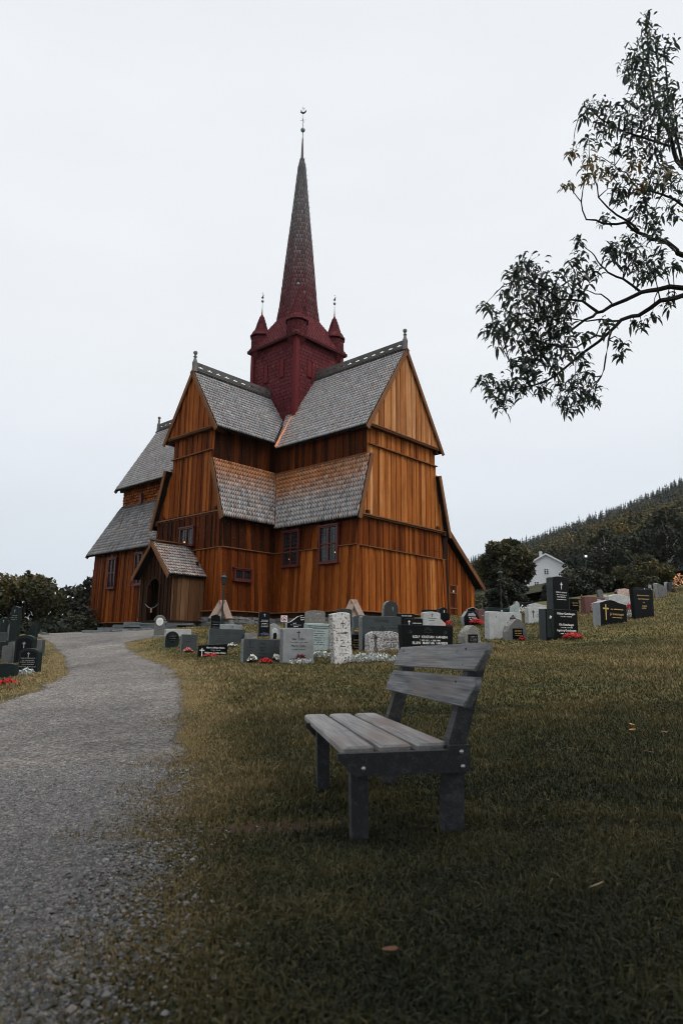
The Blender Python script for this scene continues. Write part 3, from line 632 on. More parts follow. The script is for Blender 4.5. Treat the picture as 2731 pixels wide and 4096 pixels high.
def knob(c, r, h0, parent):
    mb = MB(); mb.tube([c, c + Vector((0, 0, h0))], .022 if r > .1 else .014, 6); part('rod', mb, M['iron'], parent)
    mb = MB(); z = h0 + r * .9; mb.lathe(c, [(r * math.cos(a), z + r * math.sin(a)) for a in [math.radians(x) for x in range(-85, 86, 17)]], 12); part('ball', mb, M['verdigris'], parent)
    return c + Vector((0, 0, z + r * .8))
top = knob(U(0, 0, 44.6), .15, .55, spire)
mb = MB(); mb.tube([top, top + Vector((0, 0, 1.75))], [.018, .008], 5)
for z, l in ((.62, .2), (1.5, .12)):
    for a in (0, math.pi / 2): d = Vector((math.cos(a + .5), math.sin(a + .5), 0)) * l; mb.tube([top + Vector((0, 0, z)) - d, top + Vector((0, 0, z)) + d], .012, 4); 
rd = Vector((-.55, .83, 0)).normalized()
def cock(c, sc):      # rooster vane: flat sheet with a little thickness
    o = [(-.20, .06), (-.16, .14), (-.20, .20), (-.13, .22), (-.09, .12), (0, .05), (.10, .10), (.17, .20), (.22, .14), (.16, .0), (.06, -.07), (-.06, -.07), (-.13, .0)]
    th = Vector((-rd.y, rd.x, 0)) * .008; k = len(o); vs = [c + rd * (x * sc) + Vector((0, 0, y * sc)) + th for x, y in o] + [c + rd * (x * sc) + Vector((0, 0, y * sc)) - th for x, y in o]
    mb.add(vs, [tuple(range(k)), tuple(range(2 * k - 1, k - 1, -1))] + [(i, i + k, (i + 1) % k + k, (i + 1) % k) for i in range(k)])
cock(top + Vector((0, 0, 1.18)), 1.0); part('weather_vane', mb, M['iron'], spire)
mb = MB()                                  # climbing hooks up the right-hand arris
for z in np.arange(33.2, 42.6, .55):
    a = np.interp(z, [p[0] for p in PROF], [p[1] for p in PROF]); x, y = oc(a, 3); d = Vector((x, y, 0)).normalized(); p = U(x, y, z)
    mb.tube([p, p + d * .09, p + d * .09 + Vector((0, 0, .05))], .012, 4)
part('climbing_hooks', mb, M['iron'], spire)
# pinnacles
for sx, sy in ((1, 1), (1, -1), (-1, 1), (-1, -1)):
    cx, cy = sx * 2.27, sy * 2.27; mb = MB(); o8 = lambda a, i: oc(a, i % 8)
    def ring(a0, z0, a1, z1, **k):
        for i in range(8):
            p0, p1, q1, q0 = o8(a0, i), o8(a0, i + 1), o8(a1, i + 1), o8(a1, i); V4 = [U(cx + x, cy + y, z) for (x, y), z in ((p0, z0), (p1, z0), (q1, z1), (q0, z1))]
            mb.add(V4, [(0, 1, 2, 3)], .3)
            if k: shingles(mb, *V4, Vector((p0[0] + p1[0], p0[1] + p1[1], .2)), **k)
    ring(.45, 22.2, .80, 22.85); ring(.82, 22.8, .78, 24.45, ex=.2, w=.115, tip=.7, lift=.022, tone=.42, gap=.88)
    ring(.93, 24.32, .60, 24.92, ex=.11, w=.11, tip=.6, lift=.022, tone=.66, gap=.9); ring(.93, 24.30, .7, 24.4)
    ring(.57, 24.9, .16, 26.35, ex=.2, w=.12, tip=.8, lift=.022, tone=.42, gap=.88); ring(.16, 26.33, .055, 26.6, ); ring(.055, 26.6, .02, 27.35)
    pn = part('pinnacle', mb, M['red_shingle']); tp = knob(U(cx, cy, 27.3), .085, .32, pn)
    mb = MB(); mb.tube([tp, tp + Vector((0, 0, .55))], [.012, .006], 4)
    for z, l in ((.12, .08), (.48, .05)): mb.tube([tp + Vector((0, 0, z)) - rd * l, tp + Vector((0, 0, z)) + rd * l], .009, 4)
    o = [(-.10, .20), (-.03, .24), (.02, .33), (.09, .40), (.05, .28), (.07, .18), (.0, .12)]; th = Vector((-rd.y, rd.x, 0)) * .006; k = len(o)
    vs = [tp + rd * x + Vector((0, 0, y)) + th for x, y in o] + [tp + rd * x + Vector((0, 0, y)) - th for x, y in o]; mb.add(vs, [tuple(range(k)), tuple(range(2 * k - 1, k - 1, -1))] + [(i, i + k, (i + 1) % k + k, (i + 1) % k) for i in range(k)])
    part('weather_vane', mb, M['iron'], pn)

# ------------------------------------------------------------------ windows
def window(c, du, nrm, w, h, rows=2, cols=2, lamp=None, sill=True, bars=False):
    c, du, nrm = Vector(c), Vector(du).normalized(), Vector(nrm).normalized(); Z = Vector((0, 0, 1))
    f = lambda u, v, n: c + du * u + Z * v + nrm * n
    mb = MB(); fw = .085; D0 = .02
    def bar(u0, v0, u1, v1, wd, dp=.10): mb.hexa([f(u0, v0, 0), f(u1, v0, 0), f(u1, v1, 0), f(u0, v1, 0), f(u0, v0, dp), f(u1, v0, dp), f(u1, v1, dp), f(u0, v1, dp)], .5)
    bar(-w / 2, -h / 2, -w / 2 + fw, h / 2, fw, .13); bar(w / 2 - fw, -h / 2, w / 2, h / 2, fw, .13)
    bar(-w / 2 - .05, h / 2, w / 2 + .05, h / 2 + .06, fw, .17); bar(-w / 2 + fw, h / 2 - fw * .8, w / 2 - fw, h / 2, fw, .125); bar(-w / 2 + fw, -h / 2, w / 2 - fw, -h / 2 + fw, fw, .125)
    if sill: bar(-w / 2 - .06, -h / 2 - .07, w / 2 + .06, -h / 2, fw, .2)
    for i in range(1, cols): u = -w / 2 + w * i / cols; bar(u - fw * .45, -h / 2 + fw, u + fw * .45, h / 2 - fw * .8, fw, .115)
    for i in range(1, rows): v = -h / 2 + h * i / rows * 1.03; bar(-w / 2 + fw, v - fw * .4, w / 2 - fw, v + fw * .4, fw, .11)
    wd = part('window', mb, M['window_red']); wd['label'] = 'dark red framed leaded window'
    mb = MB(); mb.hexa([f(-w / 2 + .03, -h / 2 + .03, .045), f(w / 2 - .03, -h / 2 + .03, .045), f(w / 2 - .03, h / 2 - .03, .045), f(-w / 2 + .03, h / 2 - .03, .045)] + [f(-w / 2 + .03, -h / 2 + .03, .055), f(w / 2 - .03, -h / 2 + .03, .055), f(w / 2 - .03, h / 2 - .03, .055), f(-w / 2 + .03, h / 2 - .03, .055)], .5)
    part('pane', mb, M['glass'], wd)
    mb = MB(); nx, ny = (10, 0) if bars else (cols * 3, rows * 4)
    for i in range(1, nx): u = -w / 2 + w * i / nx; mb.beam(f(u, -h / 2 + .04, .063), f(u, h / 2 - .04, .063), .012, .012, nrm)
    for i in range(1, ny): v = -h / 2 + h * i / ny; mb.beam(f(-w / 2 + .04, v, .063), f(w / 2 - .04, v, .063), .012, .012, nrm)
    part('lead_came', mb, M['lead'], wd)
    if lamp:
        for (lu, lv, r) in lamp:
            mb = MB(); mb.lathe(f(lu, lv, .07), [(r * math.cos(a), r * math.sin(a)) for a in (-1.5, -.75, 0, .75, 1.5)], 8); part('lamp_glow', mb, M['glow'], wd)
M['glow'] = m_plain('lit_lamp', (.9, .5, .15), .5, emit=((1, .5, .12), 2.2))
window(U(5.5, 5.70, 4.5), (0, 1, 0), (1, 0, .02), 1.7 * S, 2.5 * S, lamp=[(.0 - .08, -.52, .028)])
window(U(5.5, 9.40, 4.48), (0, 1, 0), (1, 0, .02), 1.76 * S, 2.52 * S, lamp=[(.42, -.42, .022), (.52, -.42, .022)])
window(U(8.56, 4.0, 2.48), (-1, 0, 0), (0, 1, .0), 1.56 * S, .78 * S, rows=1, bars=True)
window(U(10.3, -.12, 5.35), (0, 1, 0), (1, 0, 0), 1.7 * S, 1.3 * S, rows=1, lamp=[(-.18, -.26, .03)])
window(U(6.66, -16.8, 4.1), (0, 1, 0), (1, 0, 0), 1.3 * S, 2.72 * S)
window(U(6.66, -12.3, 4.2), (0, 1, 0), (1, 0, 0), 1.3 * S, 2.76 * S)
window(U(4.15, -16.9, 11.5), (0, 1, 0), (1, 0, 0), .34 * S, .9 * S, rows=2, cols=1, sill=False)

# ------------------------------------------------------------------ porch
py = .08; X0, X1 = 10.2, 13.3; zr_, ze_p, ha = 4.62, 2.28, 2.27
roof_part('porch_roof', [(U(X0, py + s * ha, ze_p), U(X1, py + s * ha, ze_p), U(X1, py, zr_), U(X0, py, zr_), Vector((0, s, 1))) for s in (1, -1)], w=.145, ex=.2, tone=.5, warm=lambda f, u: .25, lift=.045, gap=.86)
mb = Trims('barge_board', M['trim'])
for s in (1, -1):
    p0, p1 = U(X1 + .04, py + s * (ha + .05), ze_p - .05), U(X1 + .04, py, zr_ + .05); dn = Vector((0, -s * .55, -.83)) * .2
    mb.hexa([p0, p1, p1 + Vector((0, 0, -.24)), p0 + dn] + [x + Vector((.05, 0, 0)) for x in (p0, p1, p1 + Vector((0, 0, -.24)), p0 + dn)], .42)
mb.beam(U(X0, py, zr_ + .12), U(X1 + .1, py, zr_ + .12), .3, .06, t=.3)
mb = MB(); xf = 12.78
arch = lambda u: (1.72 + (.5 - ((u / S + .18) / .76) ** 2 * .5) + .0) * S if abs(u / S + .18) < .76 else None
fr = plane_fn(U(xf, py, 0), (0, 1, 0), (0, 0, 1), (1, 0, 0))
boards(mb, [(-1.95 * S, -.72 * S), (1.95 * S, -.72 * S), (1.95 * S, 2.55 * S), (0, 4.45 * S), (-1.95 * S, 2.55 * S)], fr, .12, .16, .36, .12, hole=arch)
part('porch_front', mb, M['dark_wood'])  # dark wood here carries the shade of the porch in its colour
for s in (1, -1):
    mb = MB(); wall_strip(mb, U(X0 - .2, py + s * 1.95, -.72), U(xf + .04, py + s * 1.95, -.72), U(X0 - .2, py + s * 1.95, 2.65), U(xf + .04, py + s * 1.95, 2.65), Vector((0, s, 0)), tone=.42, sd=.2, wmin=.18, wmax=.3)
    part('porch_side_wall', mb, M['plank_old'])
mb = MB(); Z = Vector((0, 0, 1))
for u in (-.76, .76): mb.hexa([U(xf - .2, py - .18 + u - .07, -.72), U(xf + .12, py - .18 + u - .07, -.72), U(xf + .12, py - .18 + u + .07, -.72), U(xf - .2, py - .18 + u + .07, -.72), U(xf - .2, py - .18 + u - .07, 1.74), U(xf + .12, py - .18 + u - .07, 1.74), U(xf + .12, py - .18 + u + .07, 1.74), U(xf - .2, py - .18 + u + .07, 1.74)], .4)
pts = [U(xf - .02, py - .18 + u, 1.72 + .5 - (u / .76) ** 2 * .5) for u in np.linspace(-.76, .76, 9)]
for a, b in zip(pts[:-1], pts[1:]): mb.beam(a, b, .1, .09, (1, 0, 0), t=.4)
mb.beam(U(xf + .12, py - 2.1, -.76), U(xf + .12, py + 2.1, -.76), .22, .06, t=.5)
for s in (1, -1): mb.beam(U(X0, py + s * 2.05, -.76), U(xf + .2, py + s * 2.05, -.76), .2, .06, t=.5)
part('portal_frame', mb, M['dark_wood'])  # darkened like the front, with porch shade in the colour
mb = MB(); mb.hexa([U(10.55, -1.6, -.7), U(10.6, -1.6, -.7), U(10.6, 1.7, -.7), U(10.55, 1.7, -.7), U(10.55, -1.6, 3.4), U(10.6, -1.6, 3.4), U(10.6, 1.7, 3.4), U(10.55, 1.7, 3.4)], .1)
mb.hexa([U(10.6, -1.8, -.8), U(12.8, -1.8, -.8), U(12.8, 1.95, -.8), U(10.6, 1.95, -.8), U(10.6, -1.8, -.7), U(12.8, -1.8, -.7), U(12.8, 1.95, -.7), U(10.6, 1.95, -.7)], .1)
part('door', mb, M['shade_black'])  # black back wall and floor: the doorway's darkness painted in

# ------------------------------------------------------------------ lean-to at the far right corner, with its plank door
ya = 11.07; mb = MB()
boards(mb, [(0, .0), (4.65 * S, .2 * S), (4.65 * S, 2.55 * S), (.9 * S, 5.85 * S), (0, 6.4 * S)], plane_fn(U(-5.4, ya, 0), (-1, 0, 0), (0, 0, 1), (0, 1, 0)), .14, .26, .40, .14)
wall_strip(mb, U(-10.05, 3.0, .2), U(-10.05, ya, .2), U(-10.05, 3.0, 2.6), U(-10.05, ya, 2.6), Vector((-1, 0, 0)), tone=.4)
part('lean_to_wall', mb, M['plank'])
roof_part('lean_to_roof', [(U(-10.75, 3.0, 2.62), U(-10.75, 11.55, 2.62), U(-5.2, 11.55, 7.15), U(-5.2, 3.0, 7.15), Vector((-1, 0, 1)))], w=.14, ex=.19, tone=.5)
mb = MB(); mb.beam(U(-10.85, 11.6, 2.42), U(-5.2, 11.6, 7.05), .06, .25, (0, 0, 1), t=.42); part('barge_board', mb, M['trim'])
mb = MB(); mb.beam(U(-5.1, 11.35, -.1), U(-5.0, 11.35, 6.3), .42, .5, (0, 1, 0), t=.2); part('corner_post', mb, M['dark_wood'])
mb = MB(); f = lambda u, v, n: U(-6.76 - u, ya + .06 + n, v)
boards(mb, [(-.5 * S, .3 * S), (.5 * S, .3 * S), (.5 * S, 2.42 * S), (-.5 * S, 2.42 * S)], lambda u, v, n: U(-6.76, ya + .07, 0) + Vector((-u, n, v)), .12, .2, .25, .08, .015)
dr = part('plank_door', mb, M['plank'])
mb = MB()
for u in (-.6, .6): mb.beam(f(u, .2, .0), f(u, 2.55, .0), .08, .08, (0, 1, 0), t=.55)
for v in (2.5, 1.9, .72): mb.beam(f(-.56, v, .03), f(.56, v, .03), .06, .07, (0, 1, 0), t=.5)
part('door_frame', mb, M['trim'], dr)
mb = MB(); mb.beam(f(-.02, 1.95, .1), f(-.02, 2.12, .1), .09, .02, (0, 1, 0)); part('notice', mb, m_plain('white_paper', (.75, .75, .72), .8), dr)

# ------------------------------------------------------------------ drystone footing, corner struts
def footing(mb, a, b, nrm, top, bot, depth=.5):
    a, b, nrm = Vector(a), Vector(b), Vector(nrm).normalized(); L = (b - a).length; du = (b - a).normalized(); z = bot
    while z < top - .04:
        h = min(random.uniform(.10, .2), top - z); u = random.uniform(-.1, 0)
        while u < L:
            w = random.uniform(.18, .55); c = a + du * (u + w / 2) + nrm * (random.uniform(-.06, .06) - depth / 2); c.z = z + h / 2
            mb.box(c, (w * .97, depth, h * .94), random.random(), 0, 0, math.atan2(du.y, du.x), .028); u += w
        z += h
mb = MB()
footing(mb, U(10.5, 4.7, 0), U(10.5, -5, 0), (1, 0, 0), -.42 * S, -1.7 * S); footing(mb, U(4.6, 4.5, 0), U(10.4, 4.5, 0), (0, 1, 0), -.42 * S, -1.6 * S)
footing(mb, U(5.75, 4.2, 0), U(5.75, 11.7, 0), (1, 0, 0), -.42 * S, -1.6 * S); footing(mb, U(5.6, 11.5, 0), U(-5.4, 11.5, 0), (0, 1, 0), -.5 * S, -1.4 * S)
footing(mb, U(12.6, 2.0, 0), U(12.6, -1.9, 0), (1, 0, 0), -.82 * S, -2.0 * S); footing(mb, U(10.2, 2.0, 0), U(12.8, 2.0, 0), (0, 1, 0), -.82 * S, -2.0 * S)
footing(mb, U(6.5, -20.5, 0), U(6.5, -4, 0), (1, 0, 0), -1.0 * S, -2.0 * S)
part('footing', mb, M['found'])
for (cx, cy) in ((5.6, 11.66), (10.2, 4.1)):
    mb = MB(); d1, d2 = (1, .15), (.15, 1)
    for (dx, dy) in (d1, d2):
        a = Vector((cx + .12, cy + .12, .62)); b = Vector((cx + dx * .95, cy + dy * .95, -.62)); mb.beam(a * S, b * S, .34, .09, (dx, dy, 1), t=random.uniform(.45, .7))
    mb.beam(Vector((cx + .1, cy + .1, .3)) * S, Vector((cx + .6, cy + .6, -.7)) * S, .2, .12, (1, 1, 1), t=.3)
    part('corner_strut', mb, M['bleach'])
mb = MB(); mb.beam(U(6.55, -20.75, .1), U(6.75, -20.95, -1.3), .3, .3, (1, 0, 0), t=.5); part('corner_post', mb, M['plank'])

def cw(x, y, z):                    # church units -> world
    return church.matrix_basis @ U(x, y, z)
# ------------------------------------------------------------------ bench
def bench():
    b = thing('park_bench', 'weathered grey timber bench with three seat planks and two back planks on the grass', 'bench', (0.03, 3.83, 0.0))
    u = Vector((-.148, .989, 0)); b.rotation_euler = (rad(-.7), rad(-1.3), math.atan2(-u.x, u.y))
    # local: +y along the seat away from the camera, +x from seat front to back; z up
    mats = M['bench']; L = 2.12
    def plank(name, pts, t, mat=mats):          # pts: outline in one plane, then extruded
        pass
    def chamf(y0, y1, x0, x1, z0, z1, c, name, tl):
        mb = MB(); e = .012
        o = [(x0 + c * .3, y0), (x1 - c, y0), (x1, y0 + c), (x1, y1 - c), (x1 - c, y1), (x0 + c, y1), (x0, y1 - c), (x0, y0 + c * .6)]
        k = len(o); ins = lambda d: [(x + (d if x < (x0 + x1) / 2 else -d), y + (d if y < (y0 + y1) / 2 else -d)) for x, y in o]
        rows = [(ins(e), z0), (o, z0 + e), (o, z1 - e), (ins(e), z1)]
        vs = [(x, y, z) for r, z in rows for x, y in r]
        fs = [tuple(range(k))[::-1], tuple(range(3 * k, 4 * k))] + [(r * k + i, r * k + (i + 1) % k, (r + 1) * k + (i + 1) % k, (r + 1) * k + i) for r in range(3) for i in range(k)]
        mb.add(vs, fs, tl); return mb.build(name, mats, b)
    for i, (x0, x1) in enumerate(((0, .175), (.205, .385), (.418, .60))): chamf(.0 + .012 * i, L - .01 * i, x0, x1, .375, .43, .035, 'seat_plank', .86 - .04 * i)
    # two end frames, darker than the seat: shade put into their tint
    for k, y in enumerate((-.01, 1.53)):
        mb = MB(); mb.hexa([(.040, y, -.22), (.130, y, -.22), (.130, y + .09, -.22), (.040, y + .09, -.22), (.040, y, .38), (.132, y, .38), (.132, y + .09, .38), (.040, y + .09, .38)], .12); mb.build('leg', mats, b)
        # back post: one timber, leaning back above the seat
        prof = [(.525, -.22), (.635, -.22), (.668, .30), (.69, .45), (.745, .62), (.81, .81), (.845, .95), (.775, .95), (.715, .81), (.65, .62), (.59, .45), (.56, .30)]
        mb = MB(); n = len(prof); mb.add([(x, y, z) for x, z in prof] + [(x, y + .095, z) for x, z in prof], [tuple(range(n)), tuple(range(2 * n - 1, n - 1, -1))] + [(i, i + n, (i + 1) % n + n, (i + 1) % n) for i in range(n)], .2); mb.build('back_post', mats, b)
        ys = y - .05 if k == 0 else y + .102
        o = [(-.035, .403), (.575, .403), (.575, .425), (.69, .425), (.686, .287), (.05, .287), (-.035, .375)]; n = len(o)
        mb = MB(); mb.add([(x, ys, z) for x, z in o] + [(x, ys + .046, z) for x, z in o], [tuple(range(n)), tuple(range(2 * n - 1, n - 1, -1))] + [(i, i + n, (i + 1) % n + n, (i + 1) % n) for i in range(n)], .14); rail = mb.build('seat_rail', mats, b)
        for bx, bz in ((.638, .392), (.642, .317), (.10, .325)):
            mb = MB(); yy = ys - .001 if k == 0 else ys + .046
            prof = [(.0125, 0), (.0125, .004), (.008, .009), (.0, .011)]; mb.lathe((0, 0, 0), prof, 10)
            mb.v = [(bx + p[0], yy + (-p[2] if k == 0 else p[2]), bz + p[1]) for p in mb.v]; mb.build('bolt', M['steel'], rail)
    # back planks on the front of the posts, with cut corners
    for (z0, z1, cut, t) in ((.632, .785, .05, .55), (.818, .967, .05, .66)):
        xs = lambda z: .660 + (z - .635) * .385
        mb = MB(); y0, y1, th = -.25, 1.75, .045; zc = (z0 + z1) / 2
        o = [(y0, zc + .01), (y0 + cut, z0), (y1 - cut * .6, z0), (y1, z0 + .03), (y1, z1 - .02), (y1 - .03, z1), (y0 + .03, z1), (y0, z1 - .04)]; n = len(o); e = .009
        def rim(d, off):
            return [(xs(z) - off, y + (d if y < 1 else -d), z + (d if z < zc else -d)) for y, z in o]
        rows = [rim(0, 0), rim(0, th - e), rim(e, th)]
        vs = [p for r in rows for p in r]; fs = [tuple(range(n)), tuple(range(3 * n - 1, 2 * n - 1, -1))] + [(r * n + i, r * n + (i + 1) % n, (r + 1) * n + (i + 1) % n, (r + 1) * n + i) for r in range(2) for i in range(n)]
        mb.add(vs, fs, t); pl = mb.build('back_plank', mats, b)
        mb = MB()
        for y in (.02, .06, 1.56, 1.6):
            z = z0 + .03 if y < .04 or y > 1.58 else z1 - .03
            q = [(xs(z) - th - .002 + .0, y + .006 * math.cos(a), z + .006 * math.sin(a)) for a in np.linspace(0, 5.6, 8)]; mb.add(q + [(xs(z) - th + .004, p[1], p[2]) for p in q], [tuple(range(8))] + [(i, i + 8, (i + 1) % 8 + 8, (i + 1) % 8) for i in range(8)], .2)
        mb.build('screw', M['iron'], pl)
def m_bench():
    k = NT('silvered_timber'); t = k.attr('tint'); co = k.coord((9, .55, 9), t)
    g = k.noise(co, 2.2, 6, .62, .35); fine = k.noise(k.coord((60, 1.2, 60), t), 1.6, 4, .6)
    kn = k.voronoi(k.coord((4.5, 2.1, 4.5), t), 1.15); rings = k.math('SINE', k.math('MULTIPLY', k.math('ADD', kn, k.math('MULTIPLY', g, .25)), 55.0))
    near = k.ramp(kn, [(.06, 1.0), (.26, 0.0)])
    v = k.math('ADD', k.math('ADD', k.math('MULTIPLY', g, .75), k.math('MULTIPLY', fine, .6)), k.math('MULTIPLY', k.math('SUBTRACT', t, .70), .8))
    c = k.ramp(v, [(.22, (.028, .031, .035)), (.42, (.07, .075, .082)), (.6, (.165, .168, .175)), (.8, (.31, .30, .295)), (1.0, (.42, .39, .37))])
    c = k.mix(k.math('MULTIPLY', near, k.ramp(rings, [(.2, 0.0), (.9, .45)])), c, (.045, .042, .042))
    c = k.mix(k.ramp(kn, [(.03, .8), (.07, 0.0)]), c, (.05, .035, .03))
    br = k.noise(k.coord((2, .6, 2), t), 2.2, 3, .5); c = k.mix(k.math('MULTIPLY', k.ramp(br, [(.52, 0.0), (.7, 1.0)]), k.math('MULTIPLY', t, .75)), c, (.22, .145, .11))
    k.base(c); k.rough(.72, .35); k.bump(k.math('ADD', g, fine), .5, .006); return k.m
M['bench'] = m_bench(); M['steel'] = m_plain('galvanised_bolt', (.55, .57, .60), .35, .5, .9, .1)
bench()

# ------------------------------------------------------------------ gravestones
gm = {}
gm['black'] = m_plain('polished_black_granite', (.004, .005, .006), .28, .16, var=.3, scale=40)
gm['blackrough'] = m_stone('rough_black_granite', (.022, .025, .027), (.08, .085, .085), .3, .7, 45, .6)
gm['grey'] = m_stone('dark_grey_granite', (.050, .060, .064), (.03, .034, .037), .4, .6, 70, .1, spec=.2)
gm['greyrough'] = m_stone('hewn_grey_granite', (.22, .23, .235), (.05, .055, .06), .6, .85, 28, 1.0, sthr=.52)
gm['mid'] = m_stone('mid_grey_granite', (.27, .285, .295), (.12, .13, .14), .35, .55, 75, .08)
gm['pale'] = m_stone('pale_granite', (.46, .47, .47), (.09, .095, .10), .55, .7, 55, .35, sthr=.56)
gm['white'] = m_stone('white_lichened_granite', (.66, .64, .63), (.035, .035, .035), .9, .75, 20, .3, sthr=.575)
gm['speck'] = m_stone('black_speckled_granite', (.58, .56, .55), (.03, .03, .03), .95, .75, 30, .45, sthr=.52)
gm['lichen'] = m_stone('lichened_old_stone', (.20, .195, .18), (.03, .033, .03), .7, .9, 18, .7, ((.42, .42, .38), .60))
gm['green'] = m_stone('dark_green_granite', (.010, .018, .017), (.02, .03, .028), .3, .55, 60, .05, spec=.18)
gm['aqua'] = m_stone('pale_green_marble', (.36, .43, .42), (.16, .20, .20), .55, .6, 34, .25, sthr=.53)
gm['brown'] = m_stone('red_brown_granite', (.125, .052, .045), (.05, .02, .02), .4, .45, 60, .1)
gm['pink'] = m_stone('pink_marble', (.47, .30, .25), (.62, .55, .48), .7, .5, 14, .2, sthr=.5)
gm['oldgrey'] = m_stone('weathered_slate_stone', (.125, .128, .125), (.06, .06, .06), .5, .85, 22, .5)
txt = {'w': m_plain('white_lettering', (.80, .80, .78), .5, var=.05), 'g': m_plain('gold_lettering', (.52, .34, .12), .45, var=.1), 'k': m_plain('black_lettering', (.015, .02, .02), .6, var=.1), 'd': m_plain('worn_grey_lettering', (.30, .30, .29), .6, var=.1), 's': m_plain('faint_engraving', (.06, .065, .07), .6, var=.2)}

def outline(style, w, h, rng):
    a = w / 2; A = lambda c, r, t0, t1, n=8, ry=None: [(c[0] + r * math.cos(math.radians(t)), c[1] + (ry or r) * math.sin(math.radians(t))) for t in np.linspace(t0, t1, n)]
    if style == 'rect': return [(-a, 0), (a, 0), (a, h - .012), (a - .012, h), (-a + .012, h), (-a, h - .012)]
    if style == 'flare': return [(-a * .93, 0), (a * .93, 0), (a, h), (-a, h)]
    if style == 'soft': return [(-a, 0), (a, 0)] + A((a - .05, h - .05), .05, 0, 90, 5) + A((-a + .05, h - .05), .05, 90, 180, 5)
    if style == 'arch': k = h - w * .22; return [(-a, 0), (a, 0), (a, k)] + A((0, k), a, 0, 180, 11, w * .22)[1:-1] + [(-a, k)]
    if style == 'round': k = h - a; return [(-a, 0), (a, 0)] + A((0, k), a, 0, 180, 13)
    if style == 'lowarch': k = h - w * .1; return [(-a, 0), (a, 0), (a, k)] + A((0, k), a, 0, 180, 11, w * .1)[1:-1] + [(-a, k)]
    if style == 'point': k = h - w * .22; return [(-a, 0), (a, 0), (a, k), (a * .55, h - .02), (0, h), (-a * .55, h - .02), (-a, k)]
    if style == 'gable': k = h - w * .2; return [(-a, 0), (a, 0), (a, k), (0, h), (-a, k)]
    if style == 'slant': return [(-a * 1.02, 0), (a * 1.02, 0), (a, h), (a * .98, h), (-a * .97, h * .84), (-a, h * .8)]
    if style == 'wave': return [(-a, 0), (a, 0), (a, h * .84), (a * .75, h * .86), (a * .4, h * .9), (a * .1, h * .97), (-a * .2, h), (-a * .5, h * .97), (-a * .8, h * .9), (-a, h * .86)]
    if style == 'rise': return [(-a, 0), (a, 0), (a, h), (a * .6, h), (a * .1, h * .93), (-a * .3, h * .75), (-a * .65, h * .60), (-a, h * .55)]
    if style == 'fall': return [(-a, 0), (a, 0), (a, h * .62), (a * .6, h * .66), (a * .1, h * .76), (-a * .25, h * .93), (-a * .6, h), (-a * .9, h * .97), (-a, h * .9)]
    if style == 'sweep': return [(-a, 0), (a, 0), (a, h), (a * .75, h), (a * .55, h * .96), (a * .1, h * .84), (-a * .05, h * .62), (-a * .35, h * .5), (-a, h * .42)]
    if style == 'shoulder': k = h * .8; return [(-a, 0), (a, 0), (a, k), (a * .8, k + .01), (a * .72, h * .88)] + A((0, h * .88), a * .72, 0, 180, 9, h * .12)[1:-1] + [(-a * .72, h * .88), (-a * .8, k + .01), (-a, k)]
    if style == 'cut': return [(-a * .94, 0), (a * .94, 0), (a, h * .25), (a, h * .6), (a * .55, h), (-a * .55, h), (-a, h * .6), (-a, h * .25)]
    if style == 'rough':
        o = []; 
        for t in np.linspace(-20, 200, 15):
            c, s = math.cos(math.radians(t)), math.sin(math.radians(t)); o.append((a * np.sign(c) * abs(c) ** .6 * rng.uniform(.9, 1.02), max(0, h * (.5 + .5 * np.sign(s) * abs(s) ** .5 * rng.uniform(.92, 1.02)))))
        return [(-a * .97, 0), (a * .97, 0)] + [p for p in o if p[1] > h * .15]
    if style == 'jag': return [(-a, 0), (a, 0), (a * .98, h * .5), (a * .9, h * .85), (a * .55, h), (a * .3, h * .97), (a * .05, h * .78), (-a * .3, h * .7), (-a * .75, h * .62), (-a * .95, h * .35)]
    if style == 'peak': return [(-a, 0), (a, 0), (a * .95, h * .45), (a * .78, h * .72), (a * .35, h * .95), (0, h), (-a * .25, h * .93), (-a * .8, h * .66), (-a, h * .4)]
    if style == 'wedge': return [(-a * .6, 0), (a, 0), (a * .78, h * .78), (-a * .72, h), (-a * .98, h * .96), (-a * .8, h * .4)]
    if style == 'two': return [(-a, 0), (a, 0), (a, h), (a * .2, h * .96), (a * .1, h * .82), (-a * .85, h * .80), (-a, h * .76)]
    return [(-a, 0), (a, 0), (a, h), (-a, h)]
def prism(mb, o, y0, y1, t=.5, m_side=1, m_face=0, bev=.008):
    """extrude an outline (x, z) from y0 (front) to y1 with a small bevel at the front edge"""
    n = len(o); cx = sum(p[0] for p in o) / n; cz = sum(p[1] for p in o) / n
    ins = [(x - math.copysign(min(bev, abs(x - cx)), x - cx), z - (bev if z > cz else 0)) for x, z in o]
    vs = [(x, y0, z) for x, z in ins] + [(x, y0 + bev, z) for x, z in o] + [(x, y1, z) for x, z in o]
    mb.add(vs, [tuple(range(n))], t, 0, m_face); mb.add(vs[n:], [tuple(range(2 * n - 1, n - 1, -1))] + [(i, i + n, (i + 1) % n + n, (i + 1) % n) for i in range(n)], t, 0, m_side)
    mb.add(vs[:2 * n], [(i, i + n, (i + 1) % n + n, (i + 1) % n) for i in range(n)], t, 0, m_face)
TEXTS = []
